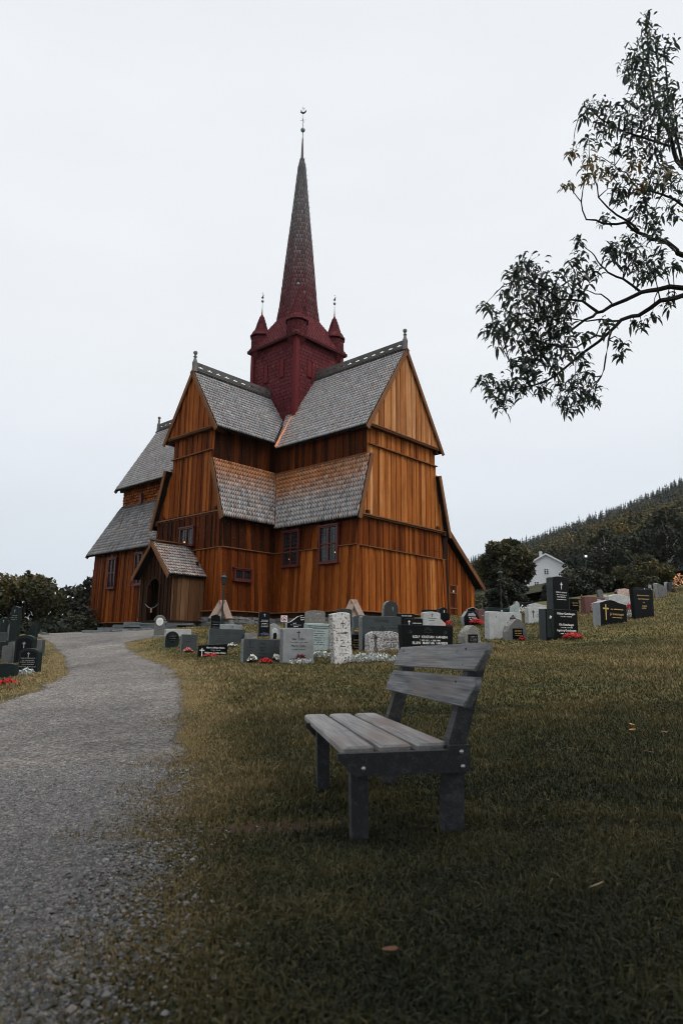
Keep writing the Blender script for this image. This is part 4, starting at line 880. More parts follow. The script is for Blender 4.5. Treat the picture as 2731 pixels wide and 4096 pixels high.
def inscription(parent, lines, colour, y, name='inscription'):
    for (s, size, x, z) in lines:
        if s == '+' or s == '++':                      # a plain Latin cross
            mb = MB(); hh = size; wd = size * (.10 if s == '+' else .16)
            mb.hexa([(x - wd / 2, y - .004, z - hh * .6), (x + wd / 2, y - .004, z - hh * .6), (x + wd / 2, y + .002, z - hh * .6), (x - wd / 2, y + .002, z - hh * .6), (x - wd / 2, y - .004, z + hh * .4), (x + wd / 2, y - .004, z + hh * .4), (x + wd / 2, y + .002, z + hh * .4), (x - wd / 2, y + .002, z + hh * .4)])
            mb.hexa([(x - hh * .28, y - .0035, z + hh * .08), (x + hh * .28, y - .0035, z + hh * .08), (x + hh * .28, y + .002, z + hh * .08), (x - hh * .28, y + .002, z + hh * .08), (x - hh * .28, y - .0035, z + hh * .08 + wd), (x + hh * .28, y - .0035, z + hh * .08 + wd), (x + hh * .28, y + .002, z + hh * .08 + wd), (x - hh * .28, y + .002, z + hh * .08 + wd)])
            mb.build('cross', txt[colour], parent); continue
        if s.startswith('~'):                          # a line too worn to read: chisel marks only
            mb = MB(); L = float(s[1:]); u = -L / 2
            while u < L / 2:
                ww = random.uniform(.25, .7) * size
                if random.random() < .84: mb.hexa([(x + u, y - .002, z), (x + u + ww, y - .002, z), (x + u + ww, y + .002, z), (x + u, y + .002, z), (x + u, y - .002, z + size * random.uniform(.45, .8)), (x + u + ww, y - .002, z + size * random.uniform(.45, .8)), (x + u + ww, y + .002, z + size * .6), (x + u, y + .002, z + size * .6)])
                u += ww + size * .16
            mb.build('worn_lettering', txt[colour], parent); continue
        cu = bpy.data.curves.new(name, 'FONT'); cu.body = s; cu.size = size; cu.align_x = 'CENTER'; cu.align_y = 'BOTTOM'; cu.extrude = .001
        cu.materials.append(txt[colour]); o = link(name, cu, parent); TEXTS.append(o); o.location = (x, y - .0025, z); o.rotation_euler = (math.pi / 2, 0, 0)
        if colour in 'wg': cu.offset = size * .012

ST = {'medal':(-6.44,24.70,0.37,0.79,15), 'palelow':(-5.69,24.47,0.86,0.28,15), 'heart':(-4.99,20.68,0.41,0.48,25), 'grey1':(-4.07,18.79,0.41,0.47,25), 'tallpoint':(-3.97,22.03,0.28,0.85,15), 'palecross':(-3.68,23.31,0.74,0.43,15), 'elven':(-3.34,20.58,1.07,0.45,20), 'holm':(-3.09,16.95,0.70,0.32,18), 'odlo':(-1.65,14.85,0.83,0.50,25), 'rough1':(-2.65,20.65,0.41,0.31,15), 'blackcross':(-2.55,23.32,0.36,0.81,20), 'arch2':(-1.89,21.49,0.51,0.50,20), 'brands':(-1.51,24.31,0.76,0.61,25), 'lichen':(-0.81,22.36,0.64,0.84,10), 'ivar':(-0.87,14.60,0.69,0.72,25), 'ornate':(-0.54,17.29,0.67,0.70,25), 'iver':(0.08,14.11,0.41,1.04,28), 'dark18':(0.17,20.96,0.44,0.94,25), 'grey19':(0.67,20.89,0.59,0.74,28), 'dalbakk':(1.04,17.22,1.10,0.86,25), 'bjorg':(1.08,16.98,0.94,0.51,25), 'blk22':(0.40,17.25,0.27,0.42,15), 'hansen':(2.06,16.26,1.41,0.67,25), 'darkarch':(1.82,24.86,0.59,1.00,25), 'blk25':(2.33,24.36,0.61,0.55,15), 'karen':(2.31,21.72,0.59,0.57,15), 'granite':(3.04,22.94,0.65,0.69,25), 'pink':(3.29,23.71,0.70,0.37,15), 'blk29':(3.32,25.69,0.55,0.59,10), 'penta':(3.76,25.12,0.33,0.70,25), 'penta2':(3.79,24.92,0.36,0.50,25), 'fancy':(4.76,25.01,0.79,0.50,35), 'smallwb':(5.66,29.54,0.50,0.43,10), 'brown':(5.56,26.92,0.44,0.43,30), 'darkgreen':(5.50,23.95,0.99,0.66,30), 'granwide':(4.93,20.67,1.30,0.77,30), 'lich36':(3.66,19.16,0.63,0.51,35), 'plaque':(5.10,19.91,0.69,0.62,25), 'jag':(7.19,28.48,0.48,0.63,10), 'curve39':(7.95,27.75,0.80,0.52,15), 'rough40':(7.05,24.65,0.85,0.56,25), 'tower':(8.10,25.29,0.81,1.60,30), 'gutt':(6.28,19.60,1.28,0.83,30), 'blk43':(9.64,28.35,0.45,0.57,20), 'ironcross':(10.27,29.28,0.15,0.41,0), 'stub':(9.73,47.79,0.35,0.56,10), 'blk45':(8.36,31.02,0.55,0.41,10), 'brownred':(10.36,27.74,1.31,0.62,25), 'wave':(8.81,22.24,1.27,0.77,30), 'curvew':(10.90,26.69,1.29,0.74,25), 'blk49':(10.27,23.28,0.87,0.98,20), 'pink50':(12.26,29.56,0.77,0.53,15), 'slab':(13.84,29.50,0.61,0.60,25), 'pillar':(15.46,32.41,0.13,0.50,10), 'dslab':(15.60,32.26,0.32,0.46,15), 'g53':(13.78,36.31,0.29,0.47,10), 'w53':(13.66,35.42,0.15,0.18,0), 'low54':(13.01,29.46,0.79,0.48,15), 'g54':(14.78,32.69,0.13,0.45,0), 'martha':(-7.24,16.26,0.49,0.59,-8), 'arch56':(-8.64,19.07,0.55,0.77,-8), 'dg57':(-7.38,15.52,0.40,0.34,-5), 'step58':(-9.21,19.33,0.32,0.60,-10), 'block59':(-9.18,21.14,0.30,0.44,-15), 'slant60':(-11.80,26.46,0.43,0.63,-15), 'penta61':(-11.32,24.00,0.28,1.34,-10), 'round62':(-12.02,25.41,0.33,0.73,-10), 'dk63':(-12.67,26.00,0.20,0.87,-10), 'slab64':(-13.22,27.26,0.36,0.45,-10), 'frame65':(-12.21,25.11,0.22,0.36,-10), 'low66':(-9.81,20.49,0.42,0.48,-10), 'tilt67':(-12.23,28.69,0.29,0.11,0), }
FLW = {'heart':(-5.00,21.06,0.24), 'grey1':(-4.08,18.75,0.25), 'elven':(-3.04,19.62,0.30), 'holm':(-3.13,16.97,0.39), 'odloW':(-1.87,14.89,0.19), 'odloR':(-1.56,14.77,0.29), 'odloW2':(-1.39,15.17,0.19), 'bcR':(-2.69,24.50,0.30), 'bcB':(-2.55,23.32,0.35), 'ivarR':(-0.83,14.80,0.24), 'ivarS':(-0.79,14.50,0.49), 'ornS':(-0.41,15.84,0.50), 'bjS':(0.68,14.51,1.02), 'yel':(0.47,22.65,0.28), 'r22':(0.47,17.59,0.09), 'granR':(3.92,24.98,0.28), 'fanR':(4.96,25.13,0.58), 'brR':(5.72,27.76,0.19), 'jagW':(7.46,28.20,0.24), 'r40':(7.06,24.55,0.21), 'gwR':(4.95,21.15,0.25), 'plR':(5.20,19.87,0.21), 'gutR':(6.49,19.39,0.60), 'brS':(10.19,27.88,0.29), 'cuR':(11.26,26.79,0.32), 'cuS':(10.23,24.32,0.29), 'waP':(9.21,22.83,0.22), 'dsl':(15.54,32.10,0.27), 'bush':(15.88,32.06,0.34), 'marS':(-7.16,16.06,0.33), 'dgR':(-6.62,14.00,0.34), 'lantern':(5.12,22.08,0.06), }
def W_(n, s=.03): return ('~%.2f' % n, s)
def stack(top, gap, *ls):           # worn lines one below another
    return [(('~%.2f' % L), s, 0, top - i * gap) for i, (L, s) in enumerate(ls)]
# key: (shape, thickness, face, side, tilt in degrees, label, lettering colour, lettering)
SPEC = {
'medal': ('cut', .12, 'oldgrey', 'oldgrey', 0, 'ornate grey gravestone with a round white plate, beside the stone steps', None, []),
'palelow': ('rect', .16, 'pale', 'pale', 0, 'low pale slab gravestone half hidden behind the black heart-plate stone', None, []),
'heart': ('round', .14, 'green', 'greyrough', 0, 'dark round-topped gravestone with a heart-shaped plate, nearest the gravel bend', 'd', [('~.24', .022, 0, .36), ('~.20', .022, 0, .31), ('~.22', .022, 0, .26), ('~.16', .022, 0, .21)]),
'grey1': ('rect', .14, 'grey', 'greyrough', 0, 'plain dark grey gravestone with pink begonias at its foot', 's', [('~.3', .026, 0, .36), ('~.2', .02, 0, .30), ('~.24', .02, 0, .22), ('~.26', .026, 0, .14)]),
'tallpoint': ('gable', .14, 'black', 'blackrough', 0, 'narrow black gravestone with a pointed top, beside the lamp post', 'd', [('~.2', .02, 0, .6), ('~.18', .02, 0, .52), ('~.2', .02, 0, .44)]),
'palecross': ('rect', .18, 'mid', 'pale', 0, 'low light grey gravestone with one small cross behind the wide grey stone', 'k', [('+', .12, .05, .34)]),
'elven': ('rect', .2, 'grey', 'greyrough', 0, 'wide dark grey gravestone with hewn edges, behind the slanting black one', 's', [('ELVEN', .075, 0, .34), ('~.4', .025, -.28, .25), ('~.4', .025, .28, .25), ('~.36', .025, -.28, .19), ('~.36', .025, .28, .19), ('~.3', .025, -.28, .13)]),
'holm': ('slant', .14, 'black', 'black', 0, 'low black gravestone with a slanting top and white script, red flowers before it', 'w', [('Harry Alfred Holm', .058, .06, .19), ('* 7-3-1906   + 18-1-1982', .024, .06, .15), ('Helgerd Cecilie Holm', .058, .06, .07), ('+', .2, -.26, .13)]),
'odlo': ('rect', .2, 'grey', 'greyrough', 0, 'wide dark grey gravestone with two crosses and four names, white and red flowers below', 'k', [('+', .1, -.28, .42), ('+', .1, .28, .42), ('Odlo', .055, 0, .38), ('Iver M', .05, 0, .30), ('Ellen', .05, 0, .235), ('Kerstina', .05, 0, .17), ('Borghild', .05, 0, .105), ('~.18', .02, -.27, .31), ('~.18', .02, .27, .31), ('~.18', .02, -.27, .245), ('~.18', .02, .27, .245), ('~.16', .02, -.27, .18), ('~.16', .02, .27, .18)]),
'rough1': ('rough', .2, 'lichen', 'lichen', 0, 'small rounded lichened boulder stone behind the two-cross grey gravestone', None, []),
'blackcross': ('lowarch', .14, 'black', 'blackrough', 0, 'tall black gravestone with a white cross, red and blue flowers at its foot', 'w', [('+', .1, 0, .70), ('~.2', .024, 0, .52), ('~.24', .02, 0, .47), ('~.2', .024, 0, .41), ('~.24', .02, 0, .36), ('~.22', .024, 0, .30)]),
'arch2': ('fall', .12, 'mid', 'pale', 0, 'light grey gravestone with a curved shoulder and a small dark arched niche', 'w', [('~.16', .03, .12, .22), ('~.12', .03, .12, .14)]),
'brands': ('rise', .14, 'black', 'pale', 0, 'black gravestone whose curved top climbs to the right, white lettering', 'w', [('Brandsl', .06, .2, .50), ('Syyerd', .06, .2, .43), ('Paul P', .05, -.1, .30), ('~.4', .022, -.05, .26), ('Sigurd R', .05, -.05, .19), ('~.4', .022, -.05, .15)]),
'lichen': ('lowarch', .2, 'lichen', 'lichen', 0, 'broad lichen-covered arched gravestone behind the pale green stone', None, []),
'ivar': ('soft', .18, 'mid', 'greyrough', 0, 'light grey gravestone with a black cross and black script, silver plants below', 'k', [('+', .14, 0, .61), ('Ivar Odlo', .075, 0, .455), ('* 24-12-1923  + 16-11-2009', .034, 0, .405), ('Marit Odlo', .075, 0, .31), ('* 2-2-1935  + 21-8-2017', .034, 0, .26), ('~.1', .03, -.12, .07)]),
'ornate': ('rect', .16, 'aqua', 'aqua', 0, 'pale green gravestone with a carved scroll border', 's', stack(.5, .055, (.3, .03), (.34, .03), (.3, .03), (.34, .03), (.3, .03), (.24, .03), (.32, .03))),
'iver': ('lowarch', .18, 'white', 'speck', -4.5, 'tall leaning white gravestone spotted with black lichen', 'k', [('+', .14, .02, .80), ('IVER BJØRGEN', .042, 0, .60), ('~.10', .022, 0, .47), ('~.13', .022, 0, .35), ('~.14', .022, .03, .2)]),
'dark18': ('lowarch', .16, 'blackrough', 'blackrough', 0, 'dark arched gravestone with a faint cross behind the leaning white stone', 'd', [('+', .1, .05, .78), ('~.2', .025, .05, .58)]),
'grey19': ('lowarch', .16, 'grey', 'greyrough', 0, 'dark grey arched gravestone left behind the large grey tall-cross stone', None, []),
'dalbakk': ('soft', .2, 'grey', 'greyrough', 0, 'large grey gravestone with a tall black cross between two columns of script', 'k', [('Dalbakk', .115, 0, .69), ('++', .33, .02, .5), ('Marie', .075, -.28, .53), ('Gudbrand', .075, .30, .53), ('* 26-8-1892', .035, -.28, .47), ('* 16-3-1888', .035, .3, .47), ('+ 26-3-1972', .035, -.28, .41), ('+ 2-8-1974', .035, .3, .41)]),
'bjorg': ('rough', .2, 'speck', 'speck', 0, 'black-speckled white gravestone with an engraved tree, silver plants in front', 'k', [('KARE BJØR', .075, .16, .27), ('~.3', .03, .2, .22), ('MAGDA BJØ', .075, .14, .10), ('~.3', .03, .2, .05)]),
'blk22': ('rect', .1, 'black', 'black', 0, 'small black gravestone between the leaning white stone and the large grey tall-cross stone', 'g', [('Jorgen', .05, 0, .26), ('~.16', .02, 0, .22), ('~.16', .03, 0, .15), ('Kristi', .05, 0, .08)]),
'hansen': ('flare', .2, 'black', 'black', 0, 'wide polished black gravestone with white capitals right behind the bench', 'w', [('ROLF  KRISTIAN  HANSEN', .082, .05, .355), ('* 18-5-1911   + 28-8-1990', .052, .05, .29), ('ELLEN  MARTHA  HANSEN', .082, .05, .215), ('* 1-9-1922   + 12-5-2007', .052, .05, .15)]),
'darkarch': ('round', .18, 'blackrough', 'lichen', 0, 'tall dark round-topped gravestone with a small pale cross against the church wall', 'd', [('+', .16, .06, .72), ('~.26', .03, .05, .42)]),
'blk25': ('rect', .14, 'black', 'black', 0, 'low black slab gravestone right of the tall dark round-topped stone', 'w', [('~.4', .04, .02, .46)]),
'karen': ('rect', .14, 'black', 'black', 0, 'black gravestone with a thin white cross and small white capitals behind the wide black one', 'w', [('+', .17, -.16, .44), ('KAREN HANSEN', .042, .1, .40), ('~.26', .03, .1, .34)]),
'granite': ('lowarch', .18, 'pale', 'pale', 0, 'sparkling pale granite gravestone with a black cross, behind the pink block', 'k', [('+', .13, 0, .58), ('OLGA HANSEN', .05, 0, .44), ('~.3', .025, 0, .39)]),
'pink': ('cut', .26, 'pink', 'pink', 0, 'low pink and white marble block with sloping ends above the wide black stone', None, []),
'blk29': ('rect', .14, 'black', 'black', 0, 'plain black gravestone showing its top behind the pale granite stone', None, []),
'penta': ('gable', .18, 'black', 'blackrough', 0, 'black gravestone with a low gabled top and white cross near the lean-to door', 'w', [('++', .1, .02, .54), ('~.2', .02, .02, .40)]),
'penta2': ('rect', .14, 'black', 'black', 0, 'smaller plain black gravestone tucked beside the gabled black one', None, []),
'fancy': ('cut', .16, 'black', 'mid', 0, 'black gravestone with a carved landscape and curved shoulders, red flowers before it', 'w', [('Ivar Torgersen', .07, .05, .24), ('~.34', .03, .05, .19)]),
'smallwb': ('gable', .12, 'black', 'pale', 0, 'small black gravestone with a white moulded border, beyond the curved black stone', 'w', [('~.2', .03, 0, .2)]),
'brown': ('rect', .2, 'brown', 'brown', 0, 'red-brown gravestone with small red flowers by the lamp post', 'w', [('~.18', .02, 0, .2)]),
'darkgreen': ('rect', .2, 'green', 'grey', 0, 'wide dark green gravestone with a small white cross behind the pale rough slab', 'w', [('++', .14, .12, .54), ('~.4', .035, .2, .2)]),
'granwide': ('soft', .2, 'pale', 'pale', 0, 'wide pale hewn granite gravestone behind the stake lantern', 's', [('++', .07, -.38, .62), ('~.3', .04, .2, .46), ('++', .08, .44, .56)]),
'lich36': ('peak', .26, 'lichen', 'lichen', 0, 'rough grey stone with orange lichen and dark plaque, just right of the bench back', None, []),
'plaque': ('peak', .26, 'oldgrey', 'lichen', 0, 'rough peaked stone with a black gold-lettered plaque, right of the lantern', None, []),
'jag': ('jag', .22, 'aqua', 'oldgrey', 0, 'jagged pale green rock gravestone below the garden tree', None, []),
'curve39': ('wave', .16, 'pale', 'pale', 0, 'pale gravestone with a curved white top edge, farther up than the rough pale slab', None, []),
'rough40': ('soft', .2, 'pale', 'pale', 0, 'rough pale granite gravestone with a thin engraved cross left of the tall black stone', 's', [('++', .26, -.2, .34), ('~.4', .03, .1, .38), ('~.36', .03, .1, .3), ('~.4', .03, .1, .22)]),
'tower': ('lowarch', .32, 'black', 'grey', 0, 'very tall black gravestone with a white crucifix, tallest in the churchyard', 'w', [('+', .26, .03, 1.28), ('KAREN O. BERGSETH', .06, .02, .98), ('~.5', .03, .02, .91), ('OLAF BERGSETH', .06, .02, .81), ('~.5', .03, .02, .74)]),
'gutt': ('rect', .26, 'black', 'grey', 0, 'big black gravestone with white script and a carved rose panel, red flowers below', 'w', [('Oddvar Guttuhaugen', .085, .17, .67), ('* 10-2-1925   + 10-06-1996', .042, .17, .61), ('Ole Guttuhaugen', .085, .17, .36), ('* 19-12-1889   + 27-12-1965', .042, .17, .30), ('Ingeborg Guttuhaugen', .085, .17, .20), ('~.36', .035, .1, .14)]),
'blk43': ('rect', .14, 'black', 'grey', 0, 'small black gravestone with gold lettering behind the tall black stone', 'g', [('Signe Holm', .06, .04, .36), ('~.26', .03, .04, .28)]),
'stub': ('rough', .2, 'oldgrey', 'oldgrey', 0, 'small grey stone stub near the lamp post below the garden tree', None, []),
'blk45': ('rect', .12, 'black', 'black', 0, 'small black gravestone at the garden hedge', 'd', [('~.2', .03, 0, .2)]),
'brownred': ('rect', .24, 'brown', 'brown', 0, 'wide red-brown gravestone with a white cross and silver plants', 'w', [('Holen', .09, .1, .46), ('++', .2, .16, .34), ('Martha', .07, -.22, .30), ('~.3', .03, -.22, .24), ('Einar', .07, -.22, .14), ('~.3', .03, -.22, .08)]),
'wave': ('wave', .3, 'black', 'mid', 0, 'black gravestone with a wavy top and gold floral cross', 'g', [('+', .5, -.38, .42), ('~.6', .05, .15, .46), ('Jul Guttuhaugen', .1, .14, .27), ('~.5', .035, .14, .2)]),
'curvew': ('wave', .2, 'pale', 'pale', 0, 'pale rough gravestone with a curving top behind the wavy black one', 'd', [('~.2', .05, .2, .4)]),
'blk49': ('flare', .16, 'black', 'black', 0, 'tall plain black gravestone with gold script on the upper slope', 'g', [('My Dearest Husband', .06, 0, .74), ('Inger Guttuhaugen', .065, 0, .62), ('R.I.P', .05, 0, .51), ('~.2', .045, 0, .4), ('~.2', .045, 0, .33)]),
'pink50': ('rough', .22, 'pink', 'brown', 0, 'rough pinkish-brown gravestone in front of the dark trees', None, []),
'slab': ('wedge', .2, 'oldgrey', 'pale', 0, 'jagged grey-green slab leaning on the upper right of the lawn', None, []),
'pillar': ('rect', .13, 'pale', 'pale', 0, 'narrow pale stone post next to the dark slab at the right edge', None, []),
'dslab': ('rect', .12, 'grey', 'grey', 0, 'dark grey slab gravestone beside the narrow pale post', 'd', [('~.06', .04, .06, .2)]),
'g53': ('rough', .16, 'oldgrey', 'oldgrey', -4, 'small leaning grey stone under the trees', None, []),
'w53': ('rect', .1, 'white', 'white', 0, 'tiny white stone under the trees', None, []),
'low54': ('rect', .14, 'green', 'green', 0, 'low dark gravestone peeping over the tall plain black one', 'w', [('++', .08, .06, .44)]),
'g54': ('rect', .1, 'mid', 'mid', 0, 'small grey block stone behind the tall plain black gravestone', None, []),
'martha': ('arch', .16, 'green', 'green', 0, 'dark arched gravestone with a framed black panel, closest of the stones left of the path', None, []),
'arch56': ('arch', .16, 'green', 'green', 0, 'second dark arched gravestone with framed panel, just behind the first left of the path', None, []),
'dg57': ('lowarch', .16, 'green', 'green', 0, 'low dark green gravestone cut by the left edge, red flowers before it', None, []),
'step58': ('two', .16, 'oldgrey', 'oldgrey', 0, 'stepped light grey gravestone left of the two dark arched ones', None, []),
'block59': ('rect', .16, 'oldgrey', 'grey', 0, 'short grey block gravestone beside the gravel, right of the dark arched stones', None, []),
'slant60': ('sweep', .16, 'green', 'green', 0, 'dark green gravestone with a swept-up right side at the end of the path', None, []),
'penta61': ('gable', .2, 'green', 'green', 0, 'tall dark green gravestone with a gabled top and white cross, left of the path', 'd', [('++', .1, 0, 1.18), ('~.2', .02, 0, 1.0), ('~.22', .02, 0, .93), ('~.2', .02, 0, .86)]),
'round62': ('shoulder', .16, 'oldgrey', 'oldgrey', 0, 'grey round-shouldered gravestone in front of the tall dark green one', 's', stack(.5, .07, (.22, .02), (.22, .02), (.22, .02), (.2, .02))),
'dk63': ('gable', .16, 'green', 'green', 0, 'dark gravestone with a cross at the far left edge by the bushes', 'd', [('++', .1, .02, .72)]),
'slab64': ('rect', .2, 'grey', 'grey', 0, 'grey slab gravestone at the left edge behind the round-shouldered stone', None, []),
'frame65': ('rect', .16, 'grey', 'grey', 0, 'small grey framed gravestone at the left edge', None, []),
'low66': ('rect', .16, 'green', 'green', 0, 'low dark gravestone at the left edge behind the stepped grey stone', 'd', [('~.1', .03, -.1, .2), ('~.1', .03, -.1, .12)]),
'tilt67': ('rect', .1, 'oldgrey', 'oldgrey', 12, 'small pale slab lying tilted at the far end of the path', None, []),
}
for k, (style, T_, fm, sm, tilt, label, tc, lines) in SPEC.items():
    x, y, w, h, rot = ST[k]; rng = np.random.RandomState(abs(hash(k)) % 1000 if False else sum(map(ord, k)))
    r = thing('gravestone', label, 'gravestone', (x, y, g1(x, y) - .01), rad(rot), 'gravestones in the churchyard')
    r.rotation_euler = (rad(rng.uniform(-1.2, 1.2)), rad(tilt + rng.uniform(-.8, .8)), rad(rot))
    o = outline(style, w, h, rng); o = [(p[0], p[1] - (.10 if p[1] <= 0.001 else 0)) for p in o]
    mb = MB(); prism(mb, o, 0, T_); mb.build('headstone', [gm[fm], gm[sm]], r)
    if lines: inscription(r, lines, tc, 0)
    if k in ('martha', 'arch56'):
        o2 = [(p[0] * .8, p[1] * .88 + .03) for p in outline('arch', w, h, rng)]; mb = MB(); prism(mb, o2, -.012, .01, bev=.004); pn = mb.build('panel', [gm['black'], gm['green']], r)
        if k == 'martha': inscription(pn, [('++', .12, 0, .45), ('KARL M BORGAUD', .042, 0, .34), ('~.3', .022, 0, .31), ('THOR C BORGAUD', .042, 0, .25), ('~.3', .022, 0, .22), ('MARTHA BORGAUD', .046, 0, .15), ('* 15-11-1886   + 19-10-1966', .024, 0, .11)], 'd', -.012)
        else: inscription(pn, [('++', .17, 0, .52)], 'd', -.012)
    if k == 'medal':
        mb = MB(); prism(mb, [(-.23, -.1), (.23, -.1), (.23, .06), (.17, .1), (-.17, .1), (-.23, .06)], -.08, .2); mb.build('plinth', [gm['lichen'], gm['lichen']], r)
        n = 20; ov = [(.125 * math.cos(2 * math.pi * i / n), .57 + .14 * math.sin(2 * math.pi * i / n)) for i in range(n)]; mb = MB(); prism(mb, ov, -.02, .0, bev=.006); pl = mb.build('plate', [gm['white2'] if 'white2' in gm else gm.setdefault('white2', m_plain('white_marble', (.74, .74, .72), .4, var=.06)), gm['white2']], r)
        inscription(pl, [('~.16', .016, 0, .60), ('~.18', .016, 0, .56), ('~.12', .016, 0, .52), ('~.1', .016, 0, .48)], 's', -.02)
        mb = MB()
        for a in range(20, 165, 16): c = (.19 * math.cos(rad(a)), .06, .57 + .21 * math.sin(rad(a))); mb.lathe((c[0], c[1], c[2] - .03), [(.0, 0), (.035, .015), (.04, .035), (.025, .055), (0, .065)], 7)
        mb.build('carved_wreath', gm['oldgrey'], r)
    if k == 'hansen':
        mb = MB()
        for i in range(9): a = rad(20 + i * 17.5); mb.beam((.0 + .06 * math.cos(a), -.002, .51 + .05 * math.sin(a)), (.12 * math.cos(a), -.002, .51 + .12 * math.sin(a)), .004, .008, (0, 1, 0))
        mb.beam((-.13, -.002, .505), (.13, -.002, .505), .004, .008, (0, 1, 0)); mb.build('engraved_sunrise', txt['s'], r)
        for s in (-1, 1):
            mb = MB()
            for i in range(5): a = rad(40 + i * 30); mb.beam((s * .48, -.002, .47), (s * .48 + .08 * math.cos(a), -.002, .47 + .09 * math.sin(a)), .004, .01, (0, 1, 0))
            mb.build('engraved_flowers', txt['s'], r)
    if k in ('lich36', 'plaque'):
        mb = MB(); prism(mb, [(-.19, .05), (.19, .05), (.17, .34 if k == 'plaque' else .27), (-.19, .34 if k == 'plaque' else .26)], -.015, .02, bev=.004); pl = mb.build('plaque', [gm['black'], gm['black']], r)
        inscription(pl, [('~.24', .022, 0, .28 if k == 'plaque' else .2), ('~.26', .018, 0, .24 if k == 'plaque' else .16), ('~.24', .022, 0, .19 if k == 'plaque' else .11), ('~.26', .018, 0, .14 if k == 'plaque' else .08)], 'g' if k == 'plaque' else 'd', -.015)
    if k == 'heart':
        t_ = np.linspace(0, 2 * math.pi, 30); hx = 16 * np.sin(t_) ** 3; hz = 13 * np.cos(t_) - 5 * np.cos(2 * t_) - 2 * np.cos(3 * t_) - np.cos(4 * t_)
        mb = MB(); hv = [(a * .0105, .28 + b * .0105) for a, b in zip(hx[:-1], hz[:-1])]; n = len(hv); mb.add([(a, -.002, b) for a, b in hv] + [(a, .004, b) for a, b in hv], [tuple(range(n))] + [(i, i + n, (i + 1) % n + n, (i + 1) % n) for i in range(n)]); mb.build('heart_plate', gm['black'], r)
    if k == 'arch2':
        mb = MB(); o2 = [(p[0] - .14, p[1] + .01) for p in outline('round', .2, .34, rng)]; prism(mb, o2, -.04, .0); mb.build('arch_frame', [gm['pale'], gm['pale']], r)
        mb = MB(); o2 = [(p[0] - .14, p[1] + .02) for p in outline('round', .12, .2, rng)]; prism(mb, o2, -.046, -.03, bev=.002); mb.build('niche', [gm['black'], gm['black']], r)
    if k == 'ornate':
        mb = MB()
        for a, b, c, d in ((-w / 2 + .03, .08, -w / 2 + .03, h - .04), (w / 2 - .03, .08, w / 2 - .03, h - .04), (-w / 2 + .03, h - .05, w / 2 - .03, h - .05), (-w / 2 + .08, h - .1, w / 2 - .08, h - .1)): mb.beam((a, -.006, b), (c, -.006, d), .012, .022, (0, 1, 0))
        for i in range(7):
            for (cx, cz) in ((-w / 2 + .09 + i * (w - .18) / 6, h - .075), (w / 2 - .055, .1 + i * (h - .2) / 6)): mb.tube([(cx + .022 * math.cos(q) * (1 - q / 9), -.008, cz + .022 * math.sin(q) * (1 - q / 9)) for q in np.linspace(0, 6, 9)], .005, 4)
        mb.build('carved_border', gm['aqua'], r)
    if k == 'bjorg':
        mb = MB()
        for s in (-1, 1, .3, -.4): mb.tube([(-.24 + s * .02 * (1 + 2 * abs(q - .5)), -.003, .02 + q * .36) for q in np.linspace(0, 1, 8)], .0045, 4)
        for q in range(7): a = rad(20 + q * 24); mb.tube([(-.24, -.003, .3), (-.24 + .06 * math.cos(a), -.003, .33 + .06 * math.sin(a)), (-.24 + .11 * math.cos(a + .4), -.003, .33 + .09 * math.sin(a + .4))], .004, 4)
        mb.build('engraved_tree', txt['k'], r)
    if k == 'gutt':
        mb = MB(); prism(mb, [(-w / 2 + .02, .04), (-w / 2 + .3, .04), (-w / 2 + .3, h - .03), (-w / 2 + .02, h - .03)], -.012, .002, bev=.004); pn = mb.build('carved_panel', [gm['green'], gm['green']], r)
        mb = MB(); cx, cz = -w / 2 + .16, h * .72
        for i in range(9): a = i * 2.4; rr = .012 + .004 * i; mb.lathe((cx + rr * math.cos(a), -.02, cz + rr * math.sin(a)), [(0, -.018), (.016, 0), (0, .018)], 6)
        mb.build('rose', txt['w'], pn); mb = MB(); mb.tube([(cx + .08, -.014, .1), (cx + .03, -.014, .35), (cx, -.014, cz)], .008, 5); mb.build('rose_stem', gm['green'], pn)
    if k == 'smallwb':
        mb = MB(); oo = [(p[0], p[1]) for p in outline('gable', w, h, rng)]
        for a_, b_ in zip(oo[1:], oo[2:] + oo[:1]): mb.beam((a_[0], -.005, a_[1]), (b_[0], -.005, b_[1]), .02, .04, (0, 1, 0))
        mb.build('border', gm['pale'], r)
    if k == 'fancy':
        mb = MB(); prism(mb, [(-.2, .33), (.2, .33), (.18, .40), (.06, .47), (-.06, .42), (-.16, .44)], -.006, .002, bev=.003); mb.build('engraved_landscape', [gm['mid'], gm['mid']], r)
    if k in ('penta61', 'round62'):
        mb = MB(); prism(mb, [(-w * .62, -.1), (w * .62, -.1), (w * .62, .16 if k == 'penta61' else .07), (-w * .62, .16 if k == 'penta61' else .07)], -.08, T_ + .08); mb.build('plinth', [gm[fm], gm[fm]], r)
x, y, w, h, _r = ST['ironcross']
r = thing('grave_cross', 'dark iron cross with gilded ends behind the small gold-lettered stone', 'grave cross', (x, y, g1(x, y)), 0)
mb = MB(); mb.beam((0, 0, -.05), (0, 0, .56), .05, .03, (0, 1, 0)); mb.beam((-.17, 0, .38), (.17, 0, .38), .05, .03, (0, 1, 0)); mb.build('cross_shaft', M['iron'], r)
mb = MB()
for c in ((0, .56), (-.18, .38), (.18, .38)): mb.lathe((c[0], 0, c[1] - .03), [(0, 0), (.035, .03), (0, .06)], 8)
mb.build('gilded_ends', txt['g'], r)

